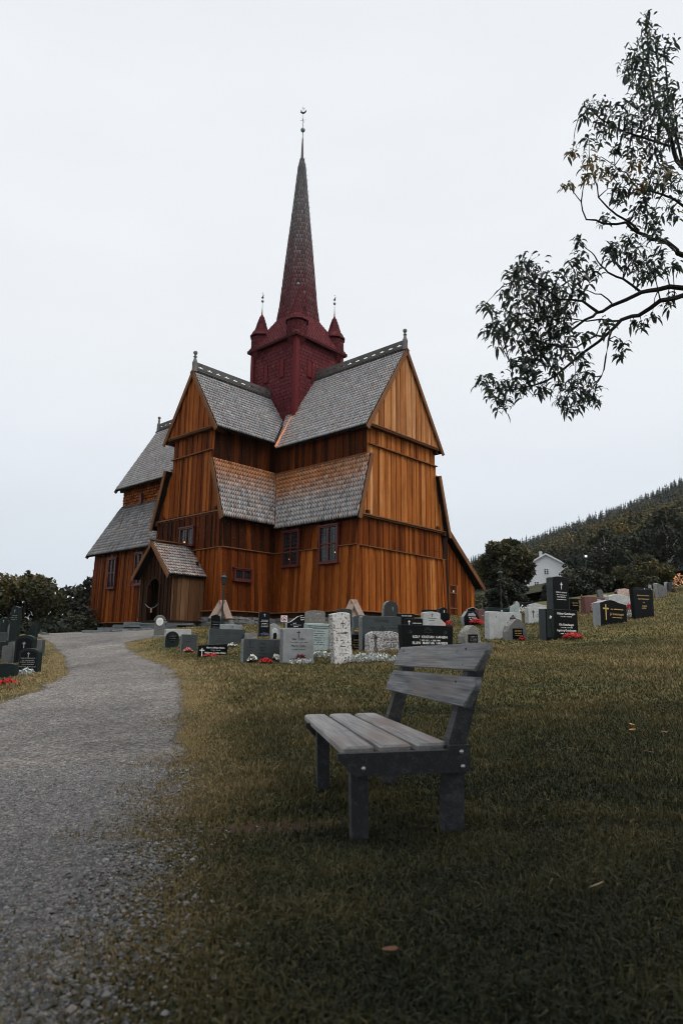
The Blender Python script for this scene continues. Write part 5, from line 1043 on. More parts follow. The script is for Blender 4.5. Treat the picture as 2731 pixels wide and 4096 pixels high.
# ------------------------------------------------------------------ flowers on the graves
FM = {'red': m_leaf('red_petals', [(0, (.26, .004, .006)), (1, (.68, .018, .022))]), 'white': m_leaf('white_petals', [(0, (.55, .52, .45)), (1, (.85, .84, .80))]), 'pink': m_leaf('pink_petals', [(0, (.55, .10, .09)), (1, (.80, .33, .28))]),
      'yellow': m_leaf('yellow_petals', [(0, (.60, .26, .02)), (1, (.80, .48, .06))]), 'blue': m_leaf('blue_petals', [(0, (.035, .04, .12)), (1, (.10, .11, .26))]), 'orange': m_leaf('orange_petals', [(0, (.60, .22, .08)), (1, (.85, .50, .25))]), 'darkred': m_leaf('dark_red_petals', [(0, (.10, .008, .015)), (1, (.30, .03, .05))]),
      'leaf': m_leaf('bedding_leaves', [(0, (.012, .016, .008)), (1, (.05, .06, .025))]), 'silver': m_leaf('silver_leaves', [(0, (.16, .18, .17)), (.5, (.45, .48, .47)), (1, (.75, .77, .76))])}
def bed(key, colour, label, wd=None, ht=.12, n=None, dy=-.12, big=.021):
    x, y, w = FLW[key]; w = wd or w; fq = 1 - .2 / y; x, y = x * fq, y * fq; rng = random.Random(key)
    r = thing('flower_bed', label, 'flowers', (x, y + dy * 0, g1(x, y) - .01), 0, 'flowers planted on the graves'); r.rotation_euler[2] = rad(20)
    dp_ = max(.07, min(.16, w * .45)); mb = MB(); silver = colour == 'silver'
    def blade(p, d, L, wd_, t, bend=.4):
        d = d.normalized(); sd_ = d.cross(Vector((0, 0, 1))); sd_ = sd_.normalized() if sd_.length > .01 else Vector((1, 0, 0)); q = p + d * L * .55 + Vector((0, 0, L * .12)); e = p + d * L - Vector((0, 0, L * bend * .3))
        mb.add([p - sd_ * wd_ * .3, p + sd_ * wd_ * .3, q + sd_ * wd_, q - sd_ * wd_, e], [(0, 1, 2, 3), (3, 2, 4)], t)
    for i in range(int((220 if silver else 120) * w / .3)):
        a, q = rng.uniform(0, 6.28), math.sqrt(rng.random()); p = Vector((math.cos(a) * q * w / 2, math.sin(a) * q * dp_, rng.uniform(0, ht * (1 - .5 * q * q))))
        blade(p, Vector((rng.uniform(-1, 1), rng.uniform(-1, 1), rng.uniform(.1, 1.3))), rng.uniform(.04, .085), rng.uniform(.008, .016), rng.random() ** (.7 if silver else 1.3))
    mb.build('silver_foliage' if silver else 'foliage', FM['silver' if silver else 'leaf'], r)
    if not silver:
        mb = MB()
        for i in range(n or int(95 * w / .3)):
            a, q = rng.uniform(0, 6.28), math.sqrt(rng.random()); c = Vector((math.cos(a) * q * w / 2, math.sin(a) * q * dp_, ht * (1.02 - .6 * q * q) * rng.uniform(.7, 1.15) + .01)); s = big * rng.uniform(.7, 1.25)
            nx = Vector((rng.uniform(-.6, .6), rng.uniform(-1.2, .1), rng.uniform(.2, 1))).normalized(); u_ = nx.orthogonal().normalized(); v_ = nx.cross(u_); t = rng.random()
            for k_ in range(5):
                b0 = k_ * 1.2566 + rng.random() * .2; e1 = u_ * math.cos(b0) + v_ * math.sin(b0); e2 = nx.cross(e1)
                mb.add([c, c + e1 * s * .6 + e2 * s * .42 + nx * .004, c + e1 * s * 1.1 + nx * .009, c + e1 * s * .6 - e2 * s * .42 + nx * .004], [(0, 1, 2, 3)], min(1, max(0, t + rng.uniform(-.2, .2))))
        mb.build('blooms', FM[colour], r)
    return r
bed('heart', 'white', 'small white and pale flowers at the foot of the heart-plate gravestone', ht=.08)
bed('grey1', 'pink', 'clump of pink begonias in front of the plain dark grey gravestone', ht=.11)
bed('elven', 'white', 'white flowers at the foot of the wide hewn-edged grey stone', ht=.1, n=30, big=.03)
bed('holm', 'red', 'row of red flowers in front of the slanting black stone', ht=.08, n=60)
bed('odloW', 'white', 'white flowers at the left foot of the two-cross grey gravestone', ht=.16, n=30, big=.034)
bed('odloR', 'red', 'dense red flowers in the middle below the two-cross grey gravestone', ht=.1, n=120)
bed('odloW2', 'white', 'white flowers right of the dense red ones below the two-cross stone', ht=.13, n=26, big=.034)
bed('bcR', 'red', 'red flowers at the foot of the tall black stone with white cross', ht=.32, n=150)
bed('bcB', 'blue', 'blue flowers below the red ones at the tall black cross stone', ht=.1, n=110)
bed('ivarR', 'darkred', 'dark red begonias in front of the light grey script gravestone', ht=.15, n=80)
bed('ivarS', 'silver', 'silver-leaved plants around the dark red begonias', ht=.09)
bed('ornS', 'silver', 'silver-leaved bed in front of the pale green stone', ht=.14)
bed('bjS', 'silver', 'long silver-leaved bed running from the leaning white stone toward the bench', wd=1.25, ht=.2)
bed('r22', 'red', 'small red flowers beside the little black stone', ht=.12, wd=.12, n=30)
bed('granR', 'red', 'bright red flowers beside the pink marble block', ht=.2, n=120)
bed('fanR', 'red', 'wide bank of bright red flowers before the curved black stone', ht=.2, n=330, big=.026)
bed('brR', 'red', 'small red flowers at the red-brown stone', ht=.16, n=40)
bed('jagW', 'white', 'white roses beside the jagged rock', ht=.4, wd=.36, n=60, big=.028)
bed('gwR', 'darkred', 'dark red flowers under the stake lantern', ht=.2, n=50)
bed('plR', 'red', 'small red flowers at the peaked plaque stone', ht=.11, n=50)
bed('gutR', 'red', 'large red flower bank below the big black rose-panel stone', ht=.17, n=260, big=.026)
bed('brS', 'silver', 'silver-leaved plants at the wide red-brown stone', ht=.22)
bed('cuR', 'red', 'red flowers between the wavy black stone and the tall plain black one', ht=.32, n=130, big=.028)
bed('cuS', 'silver', 'grey-green leafy plants under the red flowers beside the wavy stone', ht=.18)
bed('waP', 'pink', 'a few pink flowers at the foot of the wavy black stone', ht=.08, n=16)
bed('dsl', 'darkred', 'dark red and white flowers at the dark slab near the right edge', ht=.12, n=50)
bed('marS', 'silver', 'spiky silver plants in front of the nearest dark arched stone left of the path', ht=.16)
bed('dgR', 'red', 'red flowers in front of the low dark green stone at the left edge', ht=.1, n=150, wd=.42)
bed('bush', 'orange', 'tall flowering rose bush with white and orange blooms at the right edge', ht=.75, wd=.8, n=150, big=.036)
x, y, w = FLW['yel']; x, y = .55, 18.9
r = thing('planter', 'box planter of yellow flowers behind the little black stone', 'planter', (x, y, g1(x, y)), rad(15))
mb = MB(); mb.box((0, .1, .15), (.34, .2, .34), .5); mb.build('planter_box', gm['grey'], r)
FLW['yel2'] = (x, y, .3); b = bed('yel', 'yellow', 'yellow and orange flowers in the box planter', wd=.36, ht=.16, n=90, big=.016); b.location = (x + .02, y + .06, g1(x, y) + .30)
r = thing('potted_shrub', 'dark low shrub at the right foot of the rough pale cross stone', 'shrub', (7.22, 24.45, g1(7.2, 24.4)))
mb = MB(); rr = random.Random(5)
for i in range(160):
    p = Vector((rr.gauss(0, .09), rr.gauss(0, .06), abs(rr.gauss(.08, .06)))); d = Vector((rr.uniform(-1, 1), rr.uniform(-1, 1), rr.uniform(0, 1))).normalized() * .05; s_ = d.orthogonal().normalized() * .014; mb.add([p, p + d * .5 + s_, p + d, p + d * .5 - s_], [(0, 1, 2, 3)], rr.random())
mb.build('foliage', FM['leaf'], r)
# ------------------------------------------------------------------ small churchyard things
def lamp_post(x, y, ht, label, lit=False):
    r = thing('lamp_post', label, 'lamp post', (x, y, g1(x, y)))
    mb = MB(); mb.lathe((0, 0, -.05), [(.06, 0), (.06, .5), (.045, .56), (.032, .62), (.030, ht - .45), (.045, ht - .42), (.03, ht - .38)], 10)
    mb.tube([(-.17, 0, ht - .72), (.17, 0, ht - .72)], .012, 6); mb.lathe((0, 0, ht - .98), [(.03, 0), (.055, .02), (.03, .04)], 8); mb.build('pole', M['lamp'], r)
    h = MB(); h.lathe((0, 0, ht - .40), [(.04, 0), (.075, .03), (.085, .05)], 6, rot=.5)
    for k in range(6): a = .5 + k * math.pi / 3; h.beam((.08 * math.cos(a), .08 * math.sin(a), ht - .36), (.12 * math.cos(a), .12 * math.sin(a), ht - .10), .014, .014, (math.cos(a), math.sin(a), 0))
    h.lathe((0, 0, ht - .10), [(.15, 0), (.15, .015), (.07, .10), (.03, .12), (.035, .15), (.01, .20)], 6, rot=.5); hd = h.build('lantern_head', M['lamp'], r)
    g = MB(); g.lathe((0, 0, ht - .355), [(.075, 0), (.11, .25)], 6, rot=.5); g.build('lantern_glass', M['lampglass'], hd)
M['lamp'] = m_plain('dark_green_lamp_paint', (.012, .022, .022), .45, .4, .1, .2); M['lampglass'] = m_plain('smoky_lamp_glass', (.03, .045, .045), .2, .5)
lamp_post(-4.87, 28.5, 2.2, 'dark green lamp post with lantern head at the church corner strut')
lamp_post(8.4, 36, 2.15, 'dark lamp post with lantern head under the garden tree')
r = thing('floodlight_pole', 'dark floodlight pole with a bright white lamp in front of the dark trees', 'lamp post', (18.0, 50, g1(18, 50)))
mb = MB(); mb.tube([(0, 0, 0), (0, 0, 2.75)], [.07, .05], 8); mb.tube([(-.5, 0, 2.62), (.5, 0, 2.45)], .025, 6); mb.build('pole', M['lamp'], r)
mb = MB(); mb.box((0, 0, 2.85), (.26, .2, .24)); fl = mb.build('floodlight', M['lamp'], r)
mb = MB(); mb.box((0, -.105, 2.85), (.18, .014, .16)); mb.build('lamp_face', m_plain('lit_floodlight', (.9, .92, .95), .4, emit=((.9, .95, 1), .45)), fl)
mb = MB(); mb.lathe((-.42, -.02, 2.58), [(.02, 0), (.09, .05), (.0, .10)], 8); mb.lathe((-.2, 0, 1.9), [(.0, 0), (.12, .08), (.12, .14), (0, .2)], 8); mb.build('spot_head', M['lamp'], r)
r = thing('stake_lantern', 'small glass grave lantern on a thin stake before the wide pale granite stone', 'lantern', (5.02, 20.1, g1(5.02, 20.1)))
mb = MB(); mb.tube([(0, 0, -.05), (0, 0, .40)], .008, 5); mb.build('stake', M['iron'], r)
mb = MB(); mb.lathe((0, 0, .40), [(.05, 0), (.075, .02)], 4, rot=.4)
for k in range(4): a = .4 + k * math.pi / 2; mb.beam((.065 * math.cos(a), .065 * math.sin(a), .41), (.10 * math.cos(a), .10 * math.sin(a), .60), .01, .01, (math.cos(a), math.sin(a), 0))
mb.lathe((0, 0, .60), [(.125, 0), (.125, .012), (.03, .085), (.03, .10), (.0, .12)], 4, rot=.4); lh = mb.build('lantern_frame', M['iron'], r)
mb = MB(); mb.lathe((0, 0, .42), [(.062, 0), (.092, .18)], 4, rot=.4); mb.build('lantern_glass', m_plain('pale_lantern_glass', (.42, .47, .48), .2, .5), lh)
# prohibition sign
x, y = -2.05, 25.6
r = thing('prohibition_sign', 'small white sign with a red crossed circle on a stake by the footing', 'sign', (x, y, g1(x, y)), rad(12))
mb = MB(); mb.tube([(0, .02, -.1), (-.04, .02, .42)], .013, 5); mb.build('stake', M['iron'], r)
mb = MB(); mb.box((-.03, 0, .42), (.24, .012, .24)); pl = mb.build('sign_plate', m_plain('white_sign', (.78, .77, .75), .5, var=.05), r)
mb = MB(); n = 18; mb.tube([(-.03 + .085 * math.cos(i * 2 * math.pi / n), -.008, .42 + .085 * math.sin(i * 2 * math.pi / n)) for i in range(n + 1)], .011, 5); mb.beam((-.09, -.009, .48), (.03, -.009, .36), .016, .004, (0, 1, 0)); mb.build('red_circle', m_plain('sign_red', (.5, .03, .04), .5), pl)
mb = MB(); mb.lathe((-.05, -.012, .40), [(0, -.02), (.025, 0), (.0, .03)], 7); mb.beam((-.05, -.012, .40), (.01, -.012, .39), .03, .004, (0, 1, 0)); mb.build('pictogram', txt['k'], pl)
# chain and lock across the porch arch
a, b = cw(12.95, .08 - .18 - .76, .42), cw(12.95, .08 - .18 + .76, .38)
r = thing('barrier_chain', 'pale chain hanging across the dark porch doorway with a small tag', 'chain', tuple((a + b) / 2)); off = Vector(r.location)
pts = [a.lerp(b, t) - Vector((0, 0, .20 * 4 * t * (1 - t))) - off for t in np.linspace(0, 1, 15)]
mb = MB(); mb.tube(pts, .011, 5); mb.build('chain', m_plain('pale_chain', (.42, .43, .43), .5), r)
c = pts[7] - Vector((0, 0, .10)); d = (b - a).normalized(); nn = Vector((d.y, -d.x, 0)); nn = nn if nn.y < 0 else -nn
mb = MB(); mb.hexa([c + d * s * .06 + Vector((0, 0, z)) + nn * q for q in (0, .012) for s, z in ((-1, -.1), (1, -.1), (1, .08), (-1, .08))]); tg = mb.build('tag', m_plain('yellow_tag', (.50, .34, .20), .6), r)
mb = MB(); mb.lathe(c + nn * .014 - Vector((0, 0, .03)), [(0, -.02), (.022, 0), (.02, .03), (0, .05)], 7); mb.build('tag_mark', m_plain('tag_red', (.25, .04, .03), .6), tg)
# stone steps
r = thing('stone_steps', 'low irregular dark slate steps leading up to the porch', 'steps', (-10.6, 31.2, g1(-10.6, 31.2)))
for i, (px, py, dx, dz, z, wd) in enumerate(((-9.5, 31.0, 3.7, .13, .03, 1.2), (-9.2, 31.3, 3.2, .13, .16, 1.1), (-8.9, 31.6, 2.7, .13, .29, 1.0), (-8.7, 31.9, 2.3, .13, .42, 1.0))):
    mb = MB(); u = 0
    while u < dx:
        w = random.uniform(.6, 1.3); mb.box((px - dx / 2 + u + w / 2 - r.location.x, py - r.location.y + .08 * u, z - .03), (w * .98, wd, dz), random.random(), 0, 0, .08, .03); u += w
    mb.build('step', M['slate'], r)
mb = MB()
for i in range(34): mb.box((random.uniform(.4, 3.0), random.uniform(-.6, .3), random.uniform(-.02, .10)), (random.uniform(.2, .6), random.uniform(.2, .4), random.uniform(.06, .16)), random.random(), 0, 0, random.uniform(-.4, .4), .03)
mb.build('edging_stones', M['found'], r)
# fallen leaves
LM = {'tan': m_leaf('tan_dry_leaf', [(0, (.30, .19, .10)), (1, (.52, .38, .22))]), 'rust': m_leaf('rust_dry_leaf', [(0, (.10, .035, .015)), (1, (.20, .075, .035))]), 'amber': m_leaf('amber_leaf', [(0, (.42, .19, .04)), (1, (.6, .3, .08))])}
for (x, y, s, c, lab) in ((1.01, 2.90, .055, 'tan', 'large tan dry leaf on the dark foreground grass'), (.16, 2.31, .05, 'rust', 'curled rusty leaf near the bottom of the lawn, nearest the camera'), (1.28, 5.67, .055, 'tan', 'tan leaf on the grass just right of the bench'), (2.64, 6.11, .06, 'rust', 'rusty leaf on the grass at the right edge'),
    (2.67, 10.15, .06, 'amber', 'small amber leaf on the lawn beyond the bench back'), (2.67, 9.09, .055, 'tan', 'small pale leaf on the lawn right of the bench back'), (2.95, 7.16, .05, 'amber', 'amber leaf in a scatter at right, left one of the nearer pair'), (3.06, 7.44, .05, 'amber', 'amber leaf in a scatter at right, farther from the camera'), (3.2, 7.02, .05, 'rust', 'rusty speck of a leaf beside two amber ones at right')):
    rr = random.Random(lab); r = MB(); o = [(-1, 0), (-.6, .32), (0, .42), (.55, .28), (1, 0), (.55, -.28), (0, -.42), (-.6, -.32)]; curl = rr.uniform(.2, .5)
    vs = [(0, 0, 0)] + [(px * s, py * s, curl * s * (abs(py) * .9 + px * px * .5)) for px, py in o]
    r.add(vs, [(0, i + 1, (i + 1) % 8 + 1) for i in range(8)], rr.random()); ob = r.build('fallen_leaf', LM[c]); tag(ob, lab, 'leaf', 'fallen leaves on the lawn')
    ob.location = (x, y, g1(x, y) + .045); ob.rotation_euler = (rr.uniform(.0, .5), rr.uniform(-.3, .3), rr.uniform(0, 6))

# ------------------------------------------------------------------ trees
def leaf_cloud(blobs, n, size, rng, asp=.55, shell=.55, up=.25):
    """numpy leaf clumps: blobs (x,y,z,r,tone) -> verts, quads, tint"""
    B = np.array(blobs, float); pr = B[:, 3] ** 1.6; k = rng.choice(len(B), n, p=pr / pr.sum()); v = rng.normal(size=(n, 3)); v /= np.linalg.norm(v, axis=1)[:, None]
    rr = B[k, 3] * (shell + (1.08 - shell) * rng.random_sample(n) ** .6); c = B[k, :3] + v * rr[:, None] * np.array([1, 1, .8])
    nrm = v * .7 + rng.normal(size=(n, 3)) * .8 + np.array([0, 0, up]); nrm /= np.linalg.norm(nrm, axis=1)[:, None]
    a = np.cross(nrm, rng.normal(size=(n, 3))); a /= np.linalg.norm(a, axis=1)[:, None]; b = np.cross(nrm, a); s = size * rng.uniform(.6, 1.35, n)[:, None]
    V = np.stack([c - a * s, c + b * s * asp - nrm * s * .15, c + a * s, c - b * s * asp - nrm * s * .15], 1).reshape(-1, 3)
    t = np.clip(B[k, 4] + rng.normal(0, .16, n), 0, 1); return V, np.arange(n * 4).reshape(-1, 4), t
LEAFM = {'green': m_leaf('mixed_foliage', [(0, (.012, .016, .007)), (.35, (.030, .034, .012)), (.65, (.060, .056, .017)), (.85, (.115, .085, .022)), (1, (.17, .105, .028))], .6, .25),
         'dark': m_leaf('dark_foliage', [(0, (.006, .010, .007)), (.4, (.016, .022, .013)), (.8, (.036, .038, .018)), (1, (.07, .06, .025))], .6, .2),
         'conifer': m_leaf('conifer_needles', [(0, (.007, .012, .010)), (.5, (.017, .026, .020)), (1, (.04, .045, .025))], .7)}
bark = m_plain('grey_brown_bark', (.055, .045, .038), .85, .2, var=.4, scale=9, bump=.5); birch = m_stone('birch_bark', (.42, .40, .38), (.04, .035, .03), .8, .8, 7, .2, sthr=.55)
def tree(label, x, y, ht, wd, seed, mat='green', n=6000, leaf=.13, bare=.22, tone=.45, ytone=.25, trunk='bark', z=None, group='trees around the churchyard', lean=0.0, name='deciduous_tree', stems=1, spike=0.0):
    rng = np.random.RandomState(seed); z = g1(x, y) if z is None else z
    r = thing(name, label, 'tree', (x, y, z - .1), 0, group); blobs = []; H = ht
    nb = int(32 + 13 * ht / 5)
    for i in range(nb):
        f = rng.random_sample(); zz = H * (bare + (1 - bare) * f); rad_ = wd / 2 * (math.sin(math.pi * min(.97, (.18 + .8 * f))) ** .8) * (.35 + .65 * rng.random_sample() ** .5); a = rng.uniform(0, 6.283)
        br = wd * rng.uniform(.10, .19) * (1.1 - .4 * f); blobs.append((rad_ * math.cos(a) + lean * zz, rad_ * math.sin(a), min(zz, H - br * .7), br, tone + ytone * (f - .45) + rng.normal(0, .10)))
    for i in range(int(spike)):                     # leading shoots standing out of the crown
        a = rng.uniform(0, 6.283); q = wd / 2 * rng.uniform(.1, .8); hh = H * rng.uniform(.88, 1.08) - q * .25
        for j in range(6): blobs.append((q * math.cos(a), q * math.sin(a), hh - j * .14 * H * .25, .05 * wd * (.35 + .18 * j), tone + .1))
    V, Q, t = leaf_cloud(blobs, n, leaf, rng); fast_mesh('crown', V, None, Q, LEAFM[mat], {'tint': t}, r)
    mb = MB(); tr = H * .022 + .03
    for s in range(stems):
        ox = (s - (stems - 1) / 2) * wd * .07; top = Vector((ox * 2.2 + lean * H * .6, rng.uniform(-.1, .1) * wd, H * .72)); pts = [Vector((ox, 0, -.2)).lerp(top, q) + Vector((rng.normal(0, .012 * H) if 0 < q < 1 else 0, rng.normal(0, .012 * H) if 0 < q < 1 else 0, 0)) for q in np.linspace(0, 1, 6)]
        mb.tube(pts, [tr * (1 - .75 * q) for q in np.linspace(0, 1, 6)], 7)
        for b in [blobs[i] for i in rng.choice(min(nb, len(blobs)), 8, replace=False)]:
            q0 = min(.95, max(.2, (b[2] / H - .25))) / .72; st = pts[0].lerp(pts[-1], min(1, q0)); e = Vector(b[:3]); mb.tube([st, st.lerp(e, .5) + Vector((0, 0, .03 * H)), e], [tr * .4, tr * .25, tr * .08], 5)
    mb.build('trunk', birch if trunk == 'birch' else bark, r); return r
# left of the church
tree('broad yellow-green bushy tree with upright shoots at the left edge', -20.4, 44.5, 5.4, 7.6, 3, n=24000, leaf=.13, bare=.0, tone=.40, ytone=.5, stems=3, spike=10, z=.1)
tree('dark green bushy tree between the yellowish one and the church', -16.9, 50, 5.7, 8.2, 4, mat='dark', n=26000, leaf=.15, bare=.0, tone=.5, ytone=.25, stems=3, spike=9, z=.2)
tree('low dark bush behind the left gravestones', -19.5, 42, 2.5, 9.0, 5, mat='dark', n=14000, leaf=.14, bare=.0, tone=.42, stems=2, spike=3, z=.0)
# round the white house and up the right side
tree('round yellowish garden tree in front of the white house', 14.9, 62, 6.6, 4.7, 8, n=10000, leaf=.18, bare=.42, tone=.46, ytone=.35, stems=2, z=4.3)
tree('small dark fruit tree below the round garden tree', 11.3, 46, 2.4, 2.6, 9, mat='dark', n=5000, leaf=.11, bare=.05, tone=.45, z=3.4)
tree('big yellow-brown maple right of the white house', 42.2, 98, 10.8, 12.0, 10, n=17000, leaf=.28, bare=.05, tone=.50, ytone=.35, z=8.0)
tree('amber-topped tree behind the maple', 49.5, 122, 11.5, 11, 12, n=11000, leaf=.33, bare=.12, tone=.58, ytone=.5, z=12)
tree('dark broad tree behind the floodlight pole', 31, 76, 7.6, 11, 13, mat='dark', n=14000, leaf=.22, bare=.03, tone=.48, z=6.2)
tree('tall dark tree at the right edge of the wood', 49, 92, 12.5, 13, 14, mat='dark', n=16000, leaf=.28, bare=.05, tone=.5, ytone=.3, z=9)
tree('birch with a pale stem in the dark wood', 25.6, 66, 7.5, 4.5, 15, mat='dark', n=4000, leaf=.16, bare=.45, tone=.55, trunk='birch', z=5.3)
tree('second pale-stemmed birch nearer the right edge', 34.6, 71.5, 9.5, 5.5, 16, mat='dark', n=5000, leaf=.18, bare=.42, tone=.55, trunk='birch', z=6.4)
tree('olive tree rising behind the two birches', 40.5, 84, 10.5, 10, 17, n=13000, leaf=.25, bare=.03, tone=.34, ytone=.3, z=8)
tree('low olive shrub beside the flowering rose bush', 19.4, 42.5, 1.9, 2.8, 18, n=3500, leaf=.10, bare=.0, tone=.5, ytone=.2, name='shrub', stems=3, z=4.6)
tree('bushy shrub under the dark wood right of the floodlight pole', 24, 54, 3.6, 4.6, 19, n=6000, leaf=.14, bare=.0, tone=.42, ytone=.2, name='shrub', stems=3, z=5.0)
tree('dark bush behind the pink rough stone', 16.3, 47, 2.6, 4.2, 20, mat='dark', n=6000, leaf=.13, bare=.0, tone=.5, name='shrub', stems=3, z=4.0)
tree('olive garden shrub beside the white house', 23, 76, 1.6, 6.5, 21, n=6000, leaf=.13, bare=.0, tone=.40, ytone=.2, name='shrub', stems=3, z=5.4)
tree('garden shrub left of the small dark fruit tree', 8.1, 46, 1.5, 2.6, 22, n=4500, leaf=.10, bare=.0, tone=.46, ytone=.2, name='shrub', stems=3, z=2.9)
tree('rounded shrub behind the lean-to corner', 12.6, 70, 2.3, 7.0, 23, n=6000, leaf=.14, bare=.0, tone=.42, ytone=.25, name='shrub', stems=3, z=4.0)
# clipped hedge behind the lean-to
rng = np.random.RandomState(31); bl = [(x, rng.uniform(-.3, .3), rng.uniform(.2, .85), .42, .42 + rng.normal(0, .06)) for x in np.arange(-3.6, 3.6, .28)]
r = thing('hedge', 'low clipped hedge between the church and the garden tree', 'hedge', (10.6, 52, 3.35)); V, Q, t = leaf_cloud(bl, 7000, .085, rng); fast_mesh('foliage', V, None, Q, LEAFM['green'], {'tint': t}, r)
rng = np.random.RandomState(33); bl = [(x, rng.uniform(-.6, .6), rng.uniform(.3, 1.5) , .7, .40 + rng.normal(0, .08)) for x in np.arange(-9, 9, .5)]
r = thing('hedge', 'rough overgrown hedge at the foot of the white house', 'hedge', (21.5, 84, 5.8)); V, Q, t = leaf_cloud(bl, 9000, .16, rng); fast_mesh('foliage', V, None, Q, LEAFM['green'], {'tint': t}, r)

# wooded hillside: one mass of spruces and broadleaves
def forest():
    rng = np.random.RandomState(40)
    def spruce(k):
        r_ = np.random.RandomState(k); V = []; T = []; n = 11
        for i in range(n):
            z = .06 + .94 * i / n; R_ = .17 * (1 - z) ** .85 + .012; m = 7 if i < n - 3 else 6
            for j in range(m):
                a = r_.uniform(0, 6.283); L = R_ * r_.uniform(.7, 1.25); d = np.array([math.cos(a), math.sin(a), 0]); s = np.array([-d[1], d[0], 0]) * L * .42; c = np.array([0, 0, z + r_.uniform(-.02, .02)])
                V += [c + np.array([0, 0, .05]), c + d * L * .6 + s - [0, 0, L * .25], c + d * L - [0, 0, L * .55], c + d * L * .6 - s - [0, 0, L * .25]]; T.append(r_.uniform(.1, .8))
        V += [np.array([-.012, 0, .9]), np.array([.012, 0, .9]), np.array([.002, 0, 1.04]), np.array([-.002, 0, 1.04])]; T.append(.3)
        return np.array(V), np.array(T)
    def broad(k):
        r_ = np.random.RandomState(k); bl = []
        for i in range(16): f = r_.random_sample(); a = r_.uniform(0, 6.28); q = .30 * math.sin(math.pi * min(.95, .2 + .75 * f)) * r_.uniform(.3, 1); bl.append((q * math.cos(a), q * math.sin(a), .12 + .78 * f, r_.uniform(.07, .13), .4 + .35 * (f - .4) + r_.normal(0, .1)))
        V, Q, t = leaf_cloud(bl, 170, .05, r_); return V, t
    SP = [spruce(i) for i in range(5)]; BR = [broad(i + 20) for i in range(5)]
    for kind, lib, mat, N, name, lab in (('s', SP, LEAFM['conifer'], 2600, 'spruce_forest', 'dense dark spruce wood covering the upper hillside'), ('b', BR, LEAFM['green'], 2700, 'broadleaf_forest', 'mixed olive and brown broadleaf wood on the lower hillside')):
        VV, TT, cnt = [], [], 0
        while cnt < N:
            a = rng.uniform(.10, .66); yr = np.interp(a, RA, RD); lim = np.interp(a, [.1, .26, .34, .42, .6], [.33, .36, .30, .2, .14]); t = rng.uniform(lim, 1.05); y = 60 + t * (yr - 60)
            if kind == 's' and (rng.random_sample() < .4): t = rng.uniform(.86, 1.04); y = 60 + t * (yr - 60)
            if kind == 's' and t < .62 + .2 * rng.random_sample() and rng.random_sample() > .10: continue
            if kind == 'b' and (t > .9 or (t > .66 and rng.random_sample() < .6)): continue
            if y < 200 and abs(a - .29) < .07: continue
            V, t_ = lib[rng.randint(5)]; h = rng.uniform(7, 13.5) if kind == 's' else rng.uniform(6, 10.5); an = rng.uniform(0, 6.28); c, s = math.cos(an), math.sin(an); w_ = h * rng.uniform(.85, 1.2)
            z = float(hill_z(np.array([a]), np.array([y]))[0]) - .4
            VV.append(np.stack([(V[:, 0] * c - V[:, 1] * s) * w_ + a * y, (V[:, 0] * s + V[:, 1] * c) * w_ + y, V[:, 2] * h + z], -1)); TT.append(np.clip(t_ + rng.normal(0, .12) + (.10 if kind == 'b' and rng.random_sample() < .25 else 0), 0, 1)); cnt += 1
        V = np.concatenate(VV); o = fast_mesh(name, V, None, np.arange(len(V)).reshape(-1, 4), mat, {'tint': np.concatenate(TT)}); tag(o, lab, 'forest', kind='stuff')
forest()

# ------------------------------------------------------------------ white house
hx, hy = 47.6, 158.0; hz = 14.2
r = thing('white_house', 'white weatherboard farmhouse half hidden by the garden tree', 'house', (hx, hy, hz), rad(-14))
wh = m_plain('white_weatherboard', (.72, .73, .74), .7, .3, var=.06, scale=3); hw, wl_, ev = 4.9, 12.0, 5.9; rf = 8.6
mb = MB(); mb.add([(-hw, 0, -3), (hw, 0, -3), (hw, 0, ev), (0, 0, rf), (-hw, 0, ev), (-hw, wl_, -3), (hw, wl_, -3), (hw, wl_, ev), (0, wl_, rf), (-hw, wl_, ev)], [(0, 1, 2, 3, 4), (9, 8, 7, 6, 5), (0, 4, 9, 5), (1, 6, 7, 2), (2, 7, 8, 3), (4, 3, 8, 9)])
for u in np.arange(-hw + .2, hw, .42): mb.beam((u, -.03, -1), (u, -.03, min(ev + (rf - ev) * (1 - abs(u) / hw) - .05, rf)), .06, .05, (0, 1, 0))
mb.build('wall', wh, r)
mb = MB()
for s in (1, -1): mb.hexa([(s * (hw + .5), -.5, ev - .3), (s * (hw + .5), wl_ + .5, ev - .3), (0, wl_ + .5, rf + .05), (0, -.5, rf + .05), (s * (hw + .5), -.5, ev - .08), (s * (hw + .5), wl_ + .5, ev - .08), (0, wl_ + .5, rf + .28), (0, -.5, rf + .28)])
ro = mb.build('roof', m_plain('grey_roof_tiles', (.20, .21, .22), .8, .3, var=.25, scale=3), r); mb = MB(); mb.box((-.9, 4.0, rf + .5), (.7, .7, 1.6)); mb.build('chimney', m_plain('whitewashed_chimney', (.55, .55, .55), .8), ro)
mb = MB()
for s in (1, -1): mb.beam((s * (hw + .5), -.55, ev - .25), (0, -.55, rf + .12), .1, .32, (0, 0, 1))
mb.build('barge_boards', wh, r)
